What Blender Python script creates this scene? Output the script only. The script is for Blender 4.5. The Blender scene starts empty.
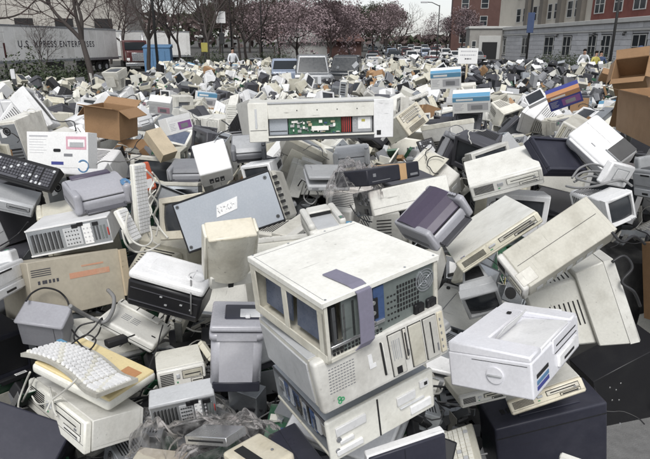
import bpy, bmesh, math, random
from mathutils import Vector, Matrix, Euler
import numpy as np
R = math.radians
scene = bpy.context.scene
C = scene.collection
# ------------------------------------------------------------------ camera, light, exposure
cam_d = bpy.data.cameras.new('camera'); cam = bpy.data.objects.new('camera', cam_d); C.objects.link(cam)
cam.location = (0, 0, 2.6); cam.rotation_euler = (R(90 - 18.3), 0, 0)
cam_d.sensor_width = 36; cam_d.lens = 560 / 650 * 36; cam_d.clip_start = .05; cam_d.clip_end = 3000
scene.camera = cam
SUN_EL, SUN_AZ = R(54), R(183)      # azimuth measured from +Y towards +X
world = bpy.data.worlds.new("World"); scene.world = world; world.use_nodes = True
nt = world.node_tree; nt.nodes.clear()
sky = nt.nodes.new('ShaderNodeTexSky'); sky.sky_type = 'NISHITA'; sky.sun_disc = False
sky.sun_elevation = SUN_EL; sky.sun_rotation = SUN_AZ; sky.dust_density = 1.2; sky.air_density = 1.0; sky.altitude = 50
hs = nt.nodes.new('ShaderNodeHueSaturation'); hs.inputs['Saturation'].default_value = .22
bg = nt.nodes.new('ShaderNodeBackground'); bg.inputs['Strength'].default_value = .112
wo = nt.nodes.new('ShaderNodeOutputWorld')
nt.links.new(sky.outputs[0], hs.inputs['Color']); nt.links.new(hs.outputs[0], bg.inputs[0]); nt.links.new(bg.outputs[0], wo.inputs[0])
sun_d = bpy.data.lights.new('sun', 'SUN'); sun_d.energy = 1.75; sun_d.angle = R(22); sun_d.color = (1, .98, .955)
sun = bpy.data.objects.new('sun', sun_d); C.objects.link(sun)
sdir = Vector((math.sin(SUN_AZ) * math.cos(SUN_EL), math.cos(SUN_AZ) * math.cos(SUN_EL), math.sin(SUN_EL)))
sun.rotation_euler = sdir.to_track_quat('Z', 'Y').to_euler(); sun.location = (0, 0, 30)
scene.view_settings.view_transform = 'Standard'; scene.view_settings.look = 'None'
scene.view_settings.exposure = 0.5; scene.view_settings.gamma = 1

# ------------------------------------------------------------------ materials
M = {}
def mat(name, col, rough=.5, metal=0.0, var=.0, dirt=.25, dscale=7, dcol=None, bump=.0, bscale=90, hue=.0, spec=.5, fine=.12, coat=0):
    m = bpy.data.materials.new(name); m.use_nodes = True; t = m.node_tree; N = t.nodes; L = t.links
    b = N['Principled BSDF']; b.inputs['Metallic'].default_value = metal; b.inputs['Specular IOR Level'].default_value = spec
    b.inputs['Coat Weight'].default_value = coat
    tc = N.new('ShaderNodeTexCoord'); oi = N.new('ShaderNodeObjectInfo')
    ad = N.new('ShaderNodeVectorMath'); ad.operation = 'ADD'
    sc = N.new('ShaderNodeVectorMath'); sc.operation = 'SCALE'; sc.inputs['Scale'].default_value = 37
    cmb = N.new('ShaderNodeCombineXYZ')
    for i in range(3): L.new(oi.outputs['Random'], cmb.inputs[i])
    L.new(cmb.outputs[0], sc.inputs[0]); L.new(tc.outputs['Object'], ad.inputs[0]); L.new(sc.outputs[0], ad.inputs[1])
    n1 = N.new('ShaderNodeTexNoise'); n1.inputs['Scale'].default_value = dscale; n1.inputs['Detail'].default_value = 6; n1.inputs['Roughness'].default_value = .65
    L.new(ad.outputs[0], n1.inputs['Vector'])
    r1 = N.new('ShaderNodeValToRGB'); r1.color_ramp.elements[0].position = .47; r1.color_ramp.elements[1].position = .72
    L.new(n1.outputs[0], r1.inputs[0])
    mx = N.new('ShaderNodeMix'); mx.data_type = 'RGBA'
    mx.inputs['A'].default_value = (*col, 1)
    dc = dcol or tuple(c * .45 for c in col); mx.inputs['B'].default_value = (*dc, 1)
    mm = N.new('ShaderNodeMath'); mm.operation = 'MULTIPLY'; mm.inputs[1].default_value = dirt
    L.new(r1.outputs[0], mm.inputs[0]); L.new(mm.outputs[0], mx.inputs['Factor'])
    out = mx
    if dirt >= .3 and dscale == 7:
        mp = N.new('ShaderNodeMapping'); mp.inputs['Scale'].default_value = (5, 70, 30); mp.inputs['Rotation'].default_value = (.3, .5, .6); L.new(ad.outputs[0], mp.inputs[0])
        ns = N.new('ShaderNodeTexNoise'); ns.inputs['Scale'].default_value = 1.6; ns.inputs['Detail'].default_value = 2; L.new(mp.outputs[0], ns.inputs['Vector'])
        rs = N.new('ShaderNodeMapRange'); rs.inputs['From Min'].default_value = .70; rs.inputs['From Max'].default_value = .78; rs.inputs['To Max'].default_value = .5; L.new(ns.outputs[0], rs.inputs[0])
        vo = N.new('ShaderNodeTexVoronoi'); vo.inputs['Scale'].default_value = 26; L.new(ad.outputs[0], vo.inputs['Vector'])
        rv = N.new('ShaderNodeMapRange'); rv.inputs['From Min'].default_value = .13; rv.inputs['From Max'].default_value = .06; rv.inputs['To Max'].default_value = .55; L.new(vo.outputs['Distance'], rv.inputs[0])
        gate = N.new('ShaderNodeMath'); gate.operation = 'MULTIPLY'; L.new(rv.outputs[0], gate.inputs[0]); L.new(r1.outputs[0], gate.inputs[1])
        mxx = N.new('ShaderNodeMath'); mxx.operation = 'MAXIMUM'; L.new(rs.outputs[0], mxx.inputs[0]); L.new(gate.outputs[0], mxx.inputs[1])
        m2 = N.new('ShaderNodeMix'); m2.data_type = 'RGBA'; L.new(mxx.outputs[0], m2.inputs['Factor']); L.new(mx.outputs['Result'], m2.inputs['A']); m2.inputs['B'].default_value = (*[c * .35 for c in dc], 1); out = m2
    mx = out
    n2 = N.new('ShaderNodeTexNoise'); n2.inputs['Scale'].default_value = dscale * 14; n2.inputs['Detail'].default_value = 3
    L.new(ad.outputs[0], n2.inputs['Vector'])
    mr = N.new('ShaderNodeMapRange'); mr.inputs['To Min'].default_value = 1 - fine; mr.inputs['To Max'].default_value = 1 + fine
    L.new(n2.outputs[0], mr.inputs[0])
    h = N.new('ShaderNodeHueSaturation')
    vr = N.new('ShaderNodeMapRange'); vr.inputs['To Min'].default_value = 1 - var; vr.inputs['To Max'].default_value = 1 + var * .55
    L.new(oi.outputs['Random'], vr.inputs[0])
    mv = N.new('ShaderNodeMath'); mv.operation = 'MULTIPLY'; L.new(vr.outputs[0], mv.inputs[0]); L.new(mr.outputs[0], mv.inputs[1])
    L.new(mv.outputs[0], h.inputs['Value']); L.new(mx.outputs['Result'], h.inputs['Color'])
    if hue:
        w = N.new('ShaderNodeMath'); w.operation = 'MULTIPLY'; w.inputs[1].default_value = 7.31; f = N.new('ShaderNodeMath'); f.operation = 'FRACT'
        L.new(oi.outputs['Random'], w.inputs[0]); L.new(w.outputs[0], f.inputs[0])
        sr = N.new('ShaderNodeMapRange'); sr.inputs['To Min'].default_value = max(0, 1 - hue * 4); sr.inputs['To Max'].default_value = 1 + hue * 4
        L.new(f.outputs[0], sr.inputs[0]); L.new(sr.outputs[0], h.inputs['Saturation'])
    L.new(h.outputs[0], b.inputs['Base Color'])
    rr = N.new('ShaderNodeMapRange'); rr.inputs['To Min'].default_value = max(.03, rough - .1); rr.inputs['To Max'].default_value = min(1, rough + .15)
    L.new(n1.outputs[0], rr.inputs[0]); ra = N.new('ShaderNodeMath'); ra.operation = 'MULTIPLY_ADD'; L.new(oi.outputs['Random'], ra.inputs[0]); ra.inputs[1].default_value = -.22 if var else 0; L.new(rr.outputs[0], ra.inputs[2]); L.new(ra.outputs[0], b.inputs['Roughness'])
    if not bump and dirt >= .3 and dscale == 7: bump, bscale = .12, 9
    if bump:
        n3 = N.new('ShaderNodeTexNoise'); n3.inputs['Scale'].default_value = bscale; n3.inputs['Detail'].default_value = 3
        L.new(ad.outputs[0], n3.inputs['Vector'])
        bp = N.new('ShaderNodeBump'); bp.inputs['Strength'].default_value = bump; bp.inputs['Distance'].default_value = .01
        L.new(n3.outputs[0], bp.inputs['Height']); L.new(bp.outputs[0], b.inputs['Normal'])
    M[name] = m; return m
mat('beige', (.66, .64, .56), .5, var=.34, dirt=.5, hue=.13, dcol=(.30, .27, .21))
mat('beige_warm', (.65, .61, .51), .5, var=.15, dirt=.45, hue=.1, dcol=(.32, .27, .18))
mat('cream', (.77, .76, .70), .45, var=.18, dirt=.38, hue=.06, dcol=(.38, .36, .30))
mat('white', (.80, .80, .80), .42, var=.12, dirt=.35, hue=.05, dcol=(.42, .42, .41))
mat('lilac_white', (.75, .75, .785), .4, var=.05, dirt=.15)
mat('light_grey', (.47, .48, .49), .5, var=.32, dirt=.3)
mat('mid_grey', (.24, .245, .26), .5, var=.25, dirt=.3)
mat('lilac_grey', (.37, .37, .40), .42, var=.1, dirt=.2)
mat('purple_strip', (.20, .19, .25), .5, dirt=.2)
mat('purple_dark', (.075, .06, .095), .4, var=.1, dirt=.2)
mat('dark_grey', (.07, .07, .08), .5, var=.3, dirt=.2, dcol=(.14, .14, .14))
mat('black', (.014, .014, .016), .5, var=.3, dirt=.2, dcol=(.04, .04, .04), spec=.35)
mat('navy', (.032, .033, .048), .5, spec=.3, var=.1, dirt=.3, dcol=(.08, .08, .1))
mat('navy_dark', (.02, .021, .03), .5, spec=.3, var=.1, dirt=.3, dcol=(.05, .05, .06))
mat('slot', (.012, .012, .013), .7, dirt=0)
mat('glass_screen', (.03, .034, .04), .12, dirt=.15, dcol=(.12, .12, .12), spec=.6)
mat('glass_blue', (.10, .12, .17), .25, dirt=.4, dcol=(.25, .27, .33))
mat('steel', (.40, .42, .44), .38, metal=.55, var=.15, dirt=.35)
mat('steel_blue', (.40, .43, .47), .45, metal=.2, var=.05, dirt=.35, dcol=(.5, .52, .55), dscale=9)
mat('steel_green', (.21, .24, .23), .45, metal=.35, var=.05, dirt=.4)
mat('steel_dark', (.12, .125, .13), .45, metal=.5, var=.2, dirt=.4)
mat('pcb', (.03, .11, .06), .45, var=.3, dirt=.6, dcol=(.12, .2, .13), dscale=50)
mat('pcb_blue', (.05, .09, .2), .45, var=.2, dirt=.5, dscale=40)
mat('chrome', (.7, .7, .7), .25, metal=.9, dirt=.3)
mat('kraft', (.31, .185, .095), .8, var=.15, dirt=.3, bump=.15, bscale=40)
mat('kraft_pale', (.50, .42, .30), .8, var=.1, dirt=.35, bump=.1, bscale=40)
mat('tan_board', (.43, .39, .31), .8, var=.05, dirt=.4, dscale=4)
mat('tape', (.52, .33, .17), .45, dirt=.2)
mat('orange_tape', (.55, .29, .19), .6, dirt=.6, dcol=(.5, .4, .3))
mat('paper', (.80, .80, .79), .6, dirt=.12)
mat('print_dark', (.05, .05, .06), .6, dirt=.1)
mat('print_grey', (.45, .45, .47), .6, dirt=.2)
mat('print_pink', (.62, .36, .42), .6, dirt=.3)
mat('print_blue', (.12, .30, .46), .5, dirt=.2)
mat('print_navy', (.05, .06, .25), .5, dirt=.2)
mat('print_purple', (.24, .09, .27), .5, dirt=.2)
mat('print_orange', (.48, .24, .11), .5, dirt=.2)
mat('red', (.45, .05, .04), .45, dirt=.25)
mat('red_orange', (.62, .13, .06), .5, dirt=.25)
mat('green', (.05, .30, .13), .5, dirt=.25)
mat('yellow', (.45, .40, .10), .5, dirt=.25)
mat('yellowed', (.72, .60, .33), .5, dirt=.35, dcol=(.6, .5, .3))
mat('cord_black', (.02, .02, .022), .45, dirt=.2, dcol=(.07, .07, .07))
mat('cord_grey', (.22, .22, .22), .45, dirt=.2)
mat('cord_white', (.60, .59, .54), .45, var=.15, dirt=.25)
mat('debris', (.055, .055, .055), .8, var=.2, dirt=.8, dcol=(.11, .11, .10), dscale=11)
mat('debris_pale', (.30, .30, .28), .7, var=.2, dirt=.8, dcol=(.1, .1, .1), dscale=9)
mat('rubber', (.02, .02, .02), .8, dirt=.4, dcol=(.06, .055, .05))
mat('bark', (.06, .05, .045), .9, var=.1, dirt=.5, dscale=14, bump=.5, bscale=30)
mat('twig', (.085, .06, .055), .9, var=.2, dirt=.3)
mat('blossom', (.27, .205, .215), .8, var=.2, dirt=.7, dcol=(.15, .11, .115), dscale=1.2)
mat('leaf_dark', (.035, .05, .02), .8, var=.2, dirt=.6, dscale=1.5)
mat('asphalt', (.17, .17, .168), .9, dirt=.5, dscale=1.2, dcol=(.11, .11, .11), bump=.5, bscale=160, fine=.35)
mat('lot_ground', (.075, .073, .068), .95, dirt=.6, dscale=.4, bump=.3, bscale=40, fine=.3)
mat('concrete', (.30, .29, .27), .9, dirt=.4, dscale=1.5)
mat('trailer_white', (.80, .80, .78), .5, dirt=.5, dscale=.8, dcol=(.42, .41, .37))
mat('warehouse', (.46, .44, .40), .85, dirt=.4, dscale=.3)
mat('stone', (.56, .565, .58), .8, var=.12, dirt=.35, dscale=.9)
mat('stone_trim', (.50, .50, .48), .8, var=.05, dirt=.3, dscale=.8)
mat('render_beige', (.50, .47, .41), .85, dirt=.3, dscale=.5)
mat('render_dark', (.16, .145, .125), .85, dirt=.3, dscale=.5)
mat('brick_red', (.20, .065, .05), .85, var=.2, dirt=.4, dscale=2)
mat('brick_brown', (.115, .06, .05), .85, var=.2, dirt=.4, dscale=1)
mat('window_glass', (.025, .03, .035), .14, dirt=0, spec=.3, fine=0)
mat('frame_white', (.50, .50, .48), .5, dirt=.2)
mat('car_white', (.62, .62, .62), .25, dirt=.2, coat=.5)
mat('car_blue', (.28, .33, .42), .25, dirt=.2, coat=.5)
mat('car_dark', (.03, .035, .04), .22, dirt=.2, coat=.5)
mat('car_red', (.09, .025, .025), .3, dirt=.3, coat=.4)
mat('car_silver', (.32, .33, .34), .25, metal=.3, dirt=.2, coat=.5)
mat('bin_blue', (.10, .21, .36), .5, dirt=.3)
mat('skin', (.42, .26, .19), .6, dirt=.1)
mat('cloth_white', (.68, .70, .72), .8, dirt=.2)
mat('cloth_blue', (.05, .075, .15), .8, dirt=.2)
mat('cloth_dark', (.04, .04, .045), .8, dirt=.2)
mat('hair_dark', (.02, .015, .012), .7, dirt=.1)
mat('pole_dark', (.035, .035, .035), .5, dirt=.3)
# translucent plastic bag
def bag_mat():
    m = bpy.data.materials.new('plastic_bag'); m.use_nodes = True; t = m.node_tree; N = t.nodes; L = t.links
    N.clear(); o = N.new('ShaderNodeOutputMaterial'); mx = N.new('ShaderNodeMixShader'); tr = N.new('ShaderNodeBsdfTransparent')
    g = N.new('ShaderNodeBsdfPrincipled'); g.inputs['Base Color'].default_value = (.80, .79, .78, 1); g.inputs['Roughness'].default_value = .10
    tr.inputs[0].default_value = (.92, .9, .9, 1)
    fr = N.new('ShaderNodeFresnel'); fr.inputs[0].default_value = 1.3
    tc = N.new('ShaderNodeTexCoord'); n = N.new('ShaderNodeTexNoise'); n.inputs['Scale'].default_value = 28; n.inputs['Detail'].default_value = 4
    L.new(tc.outputs['Object'], n.inputs[0])
    mr = N.new('ShaderNodeMapRange'); mr.inputs['From Min'].default_value = .42; mr.inputs['From Max'].default_value = .68; mr.inputs['To Min'].default_value = .01; mr.inputs['To Max'].default_value = .11
    L.new(n.outputs[0], mr.inputs[0]); a = N.new('ShaderNodeMath'); a.operation = 'ADD'; a.use_clamp = True
    L.new(fr.outputs[0], a.inputs[0]); L.new(mr.outputs[0], a.inputs[1]); L.new(a.outputs[0], mx.inputs[0])
    L.new(tr.outputs[0], mx.inputs[1]); L.new(g.outputs[0], mx.inputs[2]); L.new(mx.outputs[0], o.inputs[0])
    M['plastic_bag'] = m
bag_mat()

# ------------------------------------------------------------------ mesh builder
HF = [(0, -1), (0, 1), (1, -1), (1, 1), (2, -1), (2, 1)]
class MB:
    def __init__(s): s.v = []; s.f = []; s.m = []; s.s = []; s.mats = []
    def mi(s, n):
        if n not in s.mats: s.mats.append(n)
        return s.mats.index(n)
    def face(s, idx, m, smooth=False): s.f.append(tuple(idx)); s.m.append(s.mi(m)); s.s.append(smooth)
    def hexa(s, P, m, c=.003, skip=()):
        """P[(sx,sy,sz)] -> Vector ; chamfered hexahedron"""
        P = {k: Vector(p) for k, p in P.items()}
        ctr = sum(P.values(), Vector()) / 8
        if c <= 0:
            b = len(s.v); ks = list(P); 
            for k in ks: s.v.append(P[k][:])
            ix = {k: b + i for i, k in enumerate(ks)}
            for a, sg in HF:
                if (a, sg) in skip: continue
                o = [i for i in range(3) if i != a]; q = []
                for u, w in ((-1, -1), (1, -1), (1, 1), (-1, 1)):
                    k = [0, 0, 0]; k[a] = sg; k[o[0]] = u; k[o[1]] = w; q.append(ix[tuple(k)])
                s._of(q, m, ctr, False)
            return s
        ix = {}
        for k, p in P.items():
            for a in range(3):
                q = p.copy()
                for o in range(3):
                    if o == a: continue
                    k2 = list(k); k2[o] = -k2[o]; e = P[tuple(k2)] - p; l = e.length
                    if l > 1e-9: q += e / l * min(c, l * .45)
                ix[(k, a)] = len(s.v); s.v.append(q[:])
        for a, sg in HF:
            o = [i for i in range(3) if i != a]; q = []
            for u, w in ((-1, -1), (1, -1), (1, 1), (-1, 1)):
                k = [0, 0, 0]; k[a] = sg; k[o[0]] = u; k[o[1]] = w; q.append(ix[(tuple(k), a)])
            s._of(q, m, ctr, False)
        for a in range(3):
            b, d = [i for i in range(3) if i != a]
            for u in (-1, 1):
                for w in (-1, 1):
                    k1 = [0, 0, 0]; k1[b] = u; k1[d] = w; k2 = list(k1); k1[a] = -1; k2[a] = 1; k1 = tuple(k1); k2 = tuple(k2)
                    s._of([ix[(k1, b)], ix[(k2, b)], ix[(k2, d)], ix[(k1, d)]], m, ctr, True)
        for k in P: s._of([ix[(k, 0)], ix[(k, 1)], ix[(k, 2)]], m, ctr, True)
        return s
    def _of(s, q, m, ctr, sm):
        a, b, c = (Vector(s.v[i]) for i in q[:3]); n = (b - a).cross(c - a)
        mid = sum((Vector(s.v[i]) for i in q), Vector()) / len(q)
        if n.dot(mid - ctr) < 0: q = q[::-1]
        s.face(q, m, sm)
    def box(s, x0, x1, y0, y1, z0, z1, m, c=.003):
        return s.hexa({(i, j, k): (x1 if i > 0 else x0, y1 if j > 0 else y0, z1 if k > 0 else z0) for i in (-1, 1) for j in (-1, 1) for k in (-1, 1)}, m, c)
    def fr(s, a, b, m, c=.004):
        """loft between rects a,b = (x0,x1,z0,z1,y)"""
        P = {}
        for j, r in ((-1, a), (1, b)):
            for i in (-1, 1):
                for k in (-1, 1): P[(i, j, k)] = (r[1] if i > 0 else r[0], r[4], r[3] if k > 0 else r[2])
        return s.hexa(P, m, c)
    def frz(s, a, b, m, c=.004):
        """loft between rects a,b = (x0,x1,y0,y1,z)"""
        P = {}
        for k, r in ((-1, a), (1, b)):
            for i in (-1, 1):
                for j in (-1, 1): P[(i, j, k)] = (r[1] if i > 0 else r[0], r[3] if j > 0 else r[2], r[4])
        return s.hexa(P, m, c)
    def rbox(s, x0, x1, y0, y1, z0, z1, m, r=.02, seg=3, axes='xyz', taper=None):
        bm = bmesh.new(); bmesh.ops.create_cube(bm, size=1)
        for v in bm.verts:
            X = x0 + (v.co.x + .5) * (x1 - x0); Y = y0 + (v.co.y + .5) * (y1 - y0); Z = z0 + (v.co.z + .5) * (z1 - z0)
            if taper and v.co.z > 0: X *= taper[0]; Y *= taper[1]
            v.co = (X, Y, Z)
        es = [e for e in bm.edges if any(abs((e.verts[0].co - e.verts[1].co).normalized()['xyz'.index(a)]) > .8 for a in axes)]
        bmesh.ops.bevel(bm, geom=es, offset=r, segments=seg, profile=.6, affect='EDGES', clamp_overlap=True)
        big = sorted((f.calc_area() for f in bm.faces), reverse=True)[min(5, len(bm.faces) - 1)] * .9
        s.addbm(bm, m, lambda f: f.calc_area() < big); bm.free(); return s
    def addbm(s, bm, m, smooth=lambda f: True):
        b = len(s.v); bm.verts.index_update()
        for v in bm.verts: s.v.append(v.co[:])
        for f in bm.faces: s.face([b + v.index for v in f.verts], m, smooth(f))
    def tube(s, pts, r, m, n=6, r1=None, cap=True):
        pts = [Vector(p) for p in pts]; b = len(s.v); up = Vector((0, 0, 1)); K = len(pts)
        pv = None
        for i, p in enumerate(pts):
            t = (pts[min(i + 1, K - 1)] - pts[max(i - 1, 0)])
            t = t.normalized() if t.length > 1e-9 else up
            if pv is None: a = t.orthogonal().normalized()
            else:
                a = pv - t * pv.dot(t); a = a.normalized() if a.length > 1e-6 else t.orthogonal().normalized()
            pv = a; c = t.cross(a); rr = r if r1 is None else r + (r1 - r) * i / (K - 1)
            for j in range(n):
                th = 2 * math.pi * j / n; s.v.append((p + a * math.cos(th) * rr + c * math.sin(th) * rr)[:])
        for i in range(K - 1):
            for j in range(n): s.face((b + i * n + j, b + i * n + (j + 1) % n, b + (i + 1) * n + (j + 1) % n, b + (i + 1) * n + j), m, True)
        if cap:
            s.face([b + j for j in range(n)][::-1], m); s.face([b + (K - 1) * n + j for j in range(n)], m)
        return s
    def disc(s, c, ax, r, h, m, n=20):
        c = Vector(c); ax = Vector(ax).normalized(); return s.tube([c, c + ax * h], r, m, n)
    def ring(s, c, ax, r0, r1, h, m, n=24):
        c = Vector(c); ax = Vector(ax).normalized(); a = ax.orthogonal().normalized(); d = ax.cross(a); b = len(s.v)
        for rr, hh in ((r0, 0), (r0, h), (r1, h), (r1, 0)):
            for j in range(n):
                th = 2 * math.pi * j / n; s.v.append((c + ax * hh + a * math.cos(th) * rr + d * math.sin(th) * rr)[:])
        for q in range(4):
            for j in range(n):
                s.face((b + q * n + j, b + ((q + 1) % 4) * n + j, b + ((q + 1) % 4) * n + (j + 1) % n, b + q * n + (j + 1) % n), m)
        return s
    def grid(s, nx, ny, fn, m, smooth=True):
        b = len(s.v)
        for j in range(ny + 1):
            for i in range(nx + 1): s.v.append(tuple(fn(i / nx, j / ny)))
        for j in range(ny):
            for i in range(nx): q = b + j * (nx + 1) + i; s.face((q, q + 1, q + nx + 2, q + nx + 1), m, smooth)
        return s
    def merge(s, o, mtx=None):
        b = len(s.v)
        for v in o.v: s.v.append((mtx @ Vector(v))[:] if mtx else v)
        for f, mi, sm in zip(o.f, o.m, o.s): s.f.append(tuple(b + i for i in f)); s.m.append(s.mi(o.mats[mi])); s.s.append(sm)
        return s
    def mesh(s, name):
        me = bpy.data.meshes.new(name); me.from_pydata(s.v, [], s.f)
        for n in s.mats: me.materials.append(M[n])
        me.polygons.foreach_set('material_index', s.m); me.polygons.foreach_set('use_smooth', s.s); me.update(); return me
    def build(s, name, parent=None):
        o = bpy.data.objects.new(name, s.mesh(name)); C.objects.link(o)
        if parent: o.parent = parent
        return o
def tag(o, label=None, cat=None, group=None, kind=None):
    if label: o['label'] = label
    if cat: o['category'] = cat
    if group: o['group'] = group
    if kind: o['kind'] = kind
    return o
def empty(name, loc=(0, 0, 0), rot=(0, 0, 0)):
    o = bpy.data.objects.new(name, None); C.objects.link(o); o.location = loc; o.rotation_euler = rot; o.empty_display_size = .1; return o

# ------------------------------------------------------------------ kinds of junk. Each returns a list of (part name, MB, index of parent part or None)
# local frame: x right, y back (front faces -y), z up, origin at the centre of the base
def vents(mb, x0, x1, y, z0, z1, n, m='slot', horiz=True, t=.0012):
    """dark louvre slots in a front (-y) face at depth y"""
    for i in range(n):
        if horiz:
            z = z0 + (z1 - z0) * (i + .5) / n; hh = (z1 - z0) / n * .28; mb.box(x0, x1, y - t, y + .002, z - hh, z + hh, m, 0)
        else:
            x = x0 + (x1 - x0) * (i + .5) / n; hh = (x1 - x0) / n * .28; mb.box(x - hh, x + hh, y - t, y + .002, z0, z1, m, 0)
def bay(w, x0, x1, z0, z1, y, m, slot=True, vert=False):
    g = MB(); g.box(x0, x1, y - .0012, y + .002, z0, z1, 'slot', 0)
    g.box(x0 + .0022, x1 - .0022, y - .005, y + .001, z0 + .0022, z1 - .0022, m, .0012)
    if slot:
        if vert: xm = (x0 + x1) / 2; g.box(xm - .002, xm + .002, y - .0062, y - .004, z0 + (z1 - z0) * .12, z1 - (z1 - z0) * .12, 'slot', 0)
        else: zm = (z0 + z1) / 2; g.box(x0 + (x1 - x0) * .12, x1 - (x1 - x0) * .12, y - .0062, y - .004, zm - .002, zm + .002, 'slot', 0)
        g.box(x1 - (x1 - x0) * .18, x1 - (x1 - x0) * .1, y - .0072, y - .004, z0 + (z1 - z0) * .14, z0 + (z1 - z0) * .32, 'mid_grey', 0)
    w.append(('drive_bay', g, 1))
def k_case(w, d, h, m='beige', mb_='beige', style=0, fm=None):
    """computer case lying as a desktop (style 0) or standing tower (style 1)"""
    fm = fm or m; P = []; b = MB(); x, y = w / 2, d / 2
    b.box(-x, x, -y + .03, y, .008, h - .002, mb_, .0025)
    b.box(-x - .0015, x + .0015, -y + .032, y - .012, h * .16, h, mb_, .003)       # wrap-around cover, a little proud
    for sx in (-1, 1):
        b.box(sx * x * .5 - .002, sx * x * .5 + .002, -y * .6, y * .8, .0066, .0085, 'mid_grey', 0)
        for sy in (-1, 1): b.disc((sx * x * .8, sy * y * .75, 0), (0, 0, 1), .012, .01, 'rubber', 8)
    P.append(('body', b, None))
    f = MB(); f.box(-x - .002, x + .002, -y, -y + .031, .003, h + .002, fm, .007); P.append(('front_bezel', f, None))
    if style == 0:
        f.box(-x * .98, x * .98, -y - .0008, -y + .01, h * .3, h * .31, 'slot', 0)
        bay(P, x * .02, x * .9, h * .56, h * .9, -y, fm); bay(P, x * .35, x * .9, h * .34, h * .52, -y, fm)
        v = MB(); vents(v, -x * .9, -x * .35, -y, h * .4, h * .88, 7); P.append(('vent_slots', v, 1))
        p = MB(); p.rbox(-x * .24, -x * .08, -y - .006, -y + .002, h * .62, h * .8, 'light_grey', .004, 2); P.append(('power_button', p, 1))
        q = MB(); q.box(-x * .24, -x * .18, -y - .003, -y, h * .44, h * .49, 'green', 0); P.append(('indicator_light', q, 1))
    else:
        for i in range(3): bay(P, -x * .82, x * .82, h * (.86 - .125 * i), h * (.965 - .125 * i), -y, fm)
        bay(P, -x * .6, x * .6, h * .5, h * .57, -y, fm)
        p = MB(); p.disc((x * .5, -y - .006, h * .42), (0, 1, 0), .014, .01, 'light_grey', 14); P.append(('power_button', p, 1))
        v = MB(); vents(v, -x * .7, x * .7, -y, h * .06, h * .3, 9); P.append(('vent_slots', v, 1))
        f.box(-x * .95, x * .95, -y - .0008, -y + .01, h * .36, h * .365, 'slot', 0)
    # rear: steel panel, card slots, supply fan, sockets
    r = MB(); r.box(-x * .96, x * .96, y - .001, y + .0025, h * .06, h * .94, 'steel', .001)
    if style == 0:
        for i in range(5): r.box(x * (.1 - .2 * i) - x * .07, x * (.1 - .2 * i) + x * .07, y + .001, y + .0036, h * .14, h * .84, 'slot' if i % 3 == 1 else 'steel_dark', 0)
        r.ring((x * .62, y + .0015, h * .55), (0, 1, 0), .022, .026, .003, 'slot', 16); r.ring((x * .62, y + .0015, h * .55), (0, 1, 0), .03, .034, .003, 'slot', 16)
        r.disc((x * .62, y + .0015, h * .55), (0, 1, 0), .014, .003, 'slot', 12)
    else:
        for i in range(5): r.box(-x * .8, x * .4, y + .001, y + .0036, h * (.1 + .07 * i), h * (.14 + .07 * i), 'slot' if i % 3 == 1 else 'steel_dark', 0)
        r.disc((0, y + .0015, h * .8), (0, 1, 0), .035, .003, 'slot', 16); r.ring((0, y + .002, h * .8), (0, 1, 0), .02, .024, .004, 'steel', 16)
    P.append(('rear_panel', r, None))
    q = MB(); q.box(x * .15, x * .62, y - .0 + .001, y + .0042, h * .68, h * .86, 'paper', 0); P.append(('rating_label', q, len(P) - 1))
    return P
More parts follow.
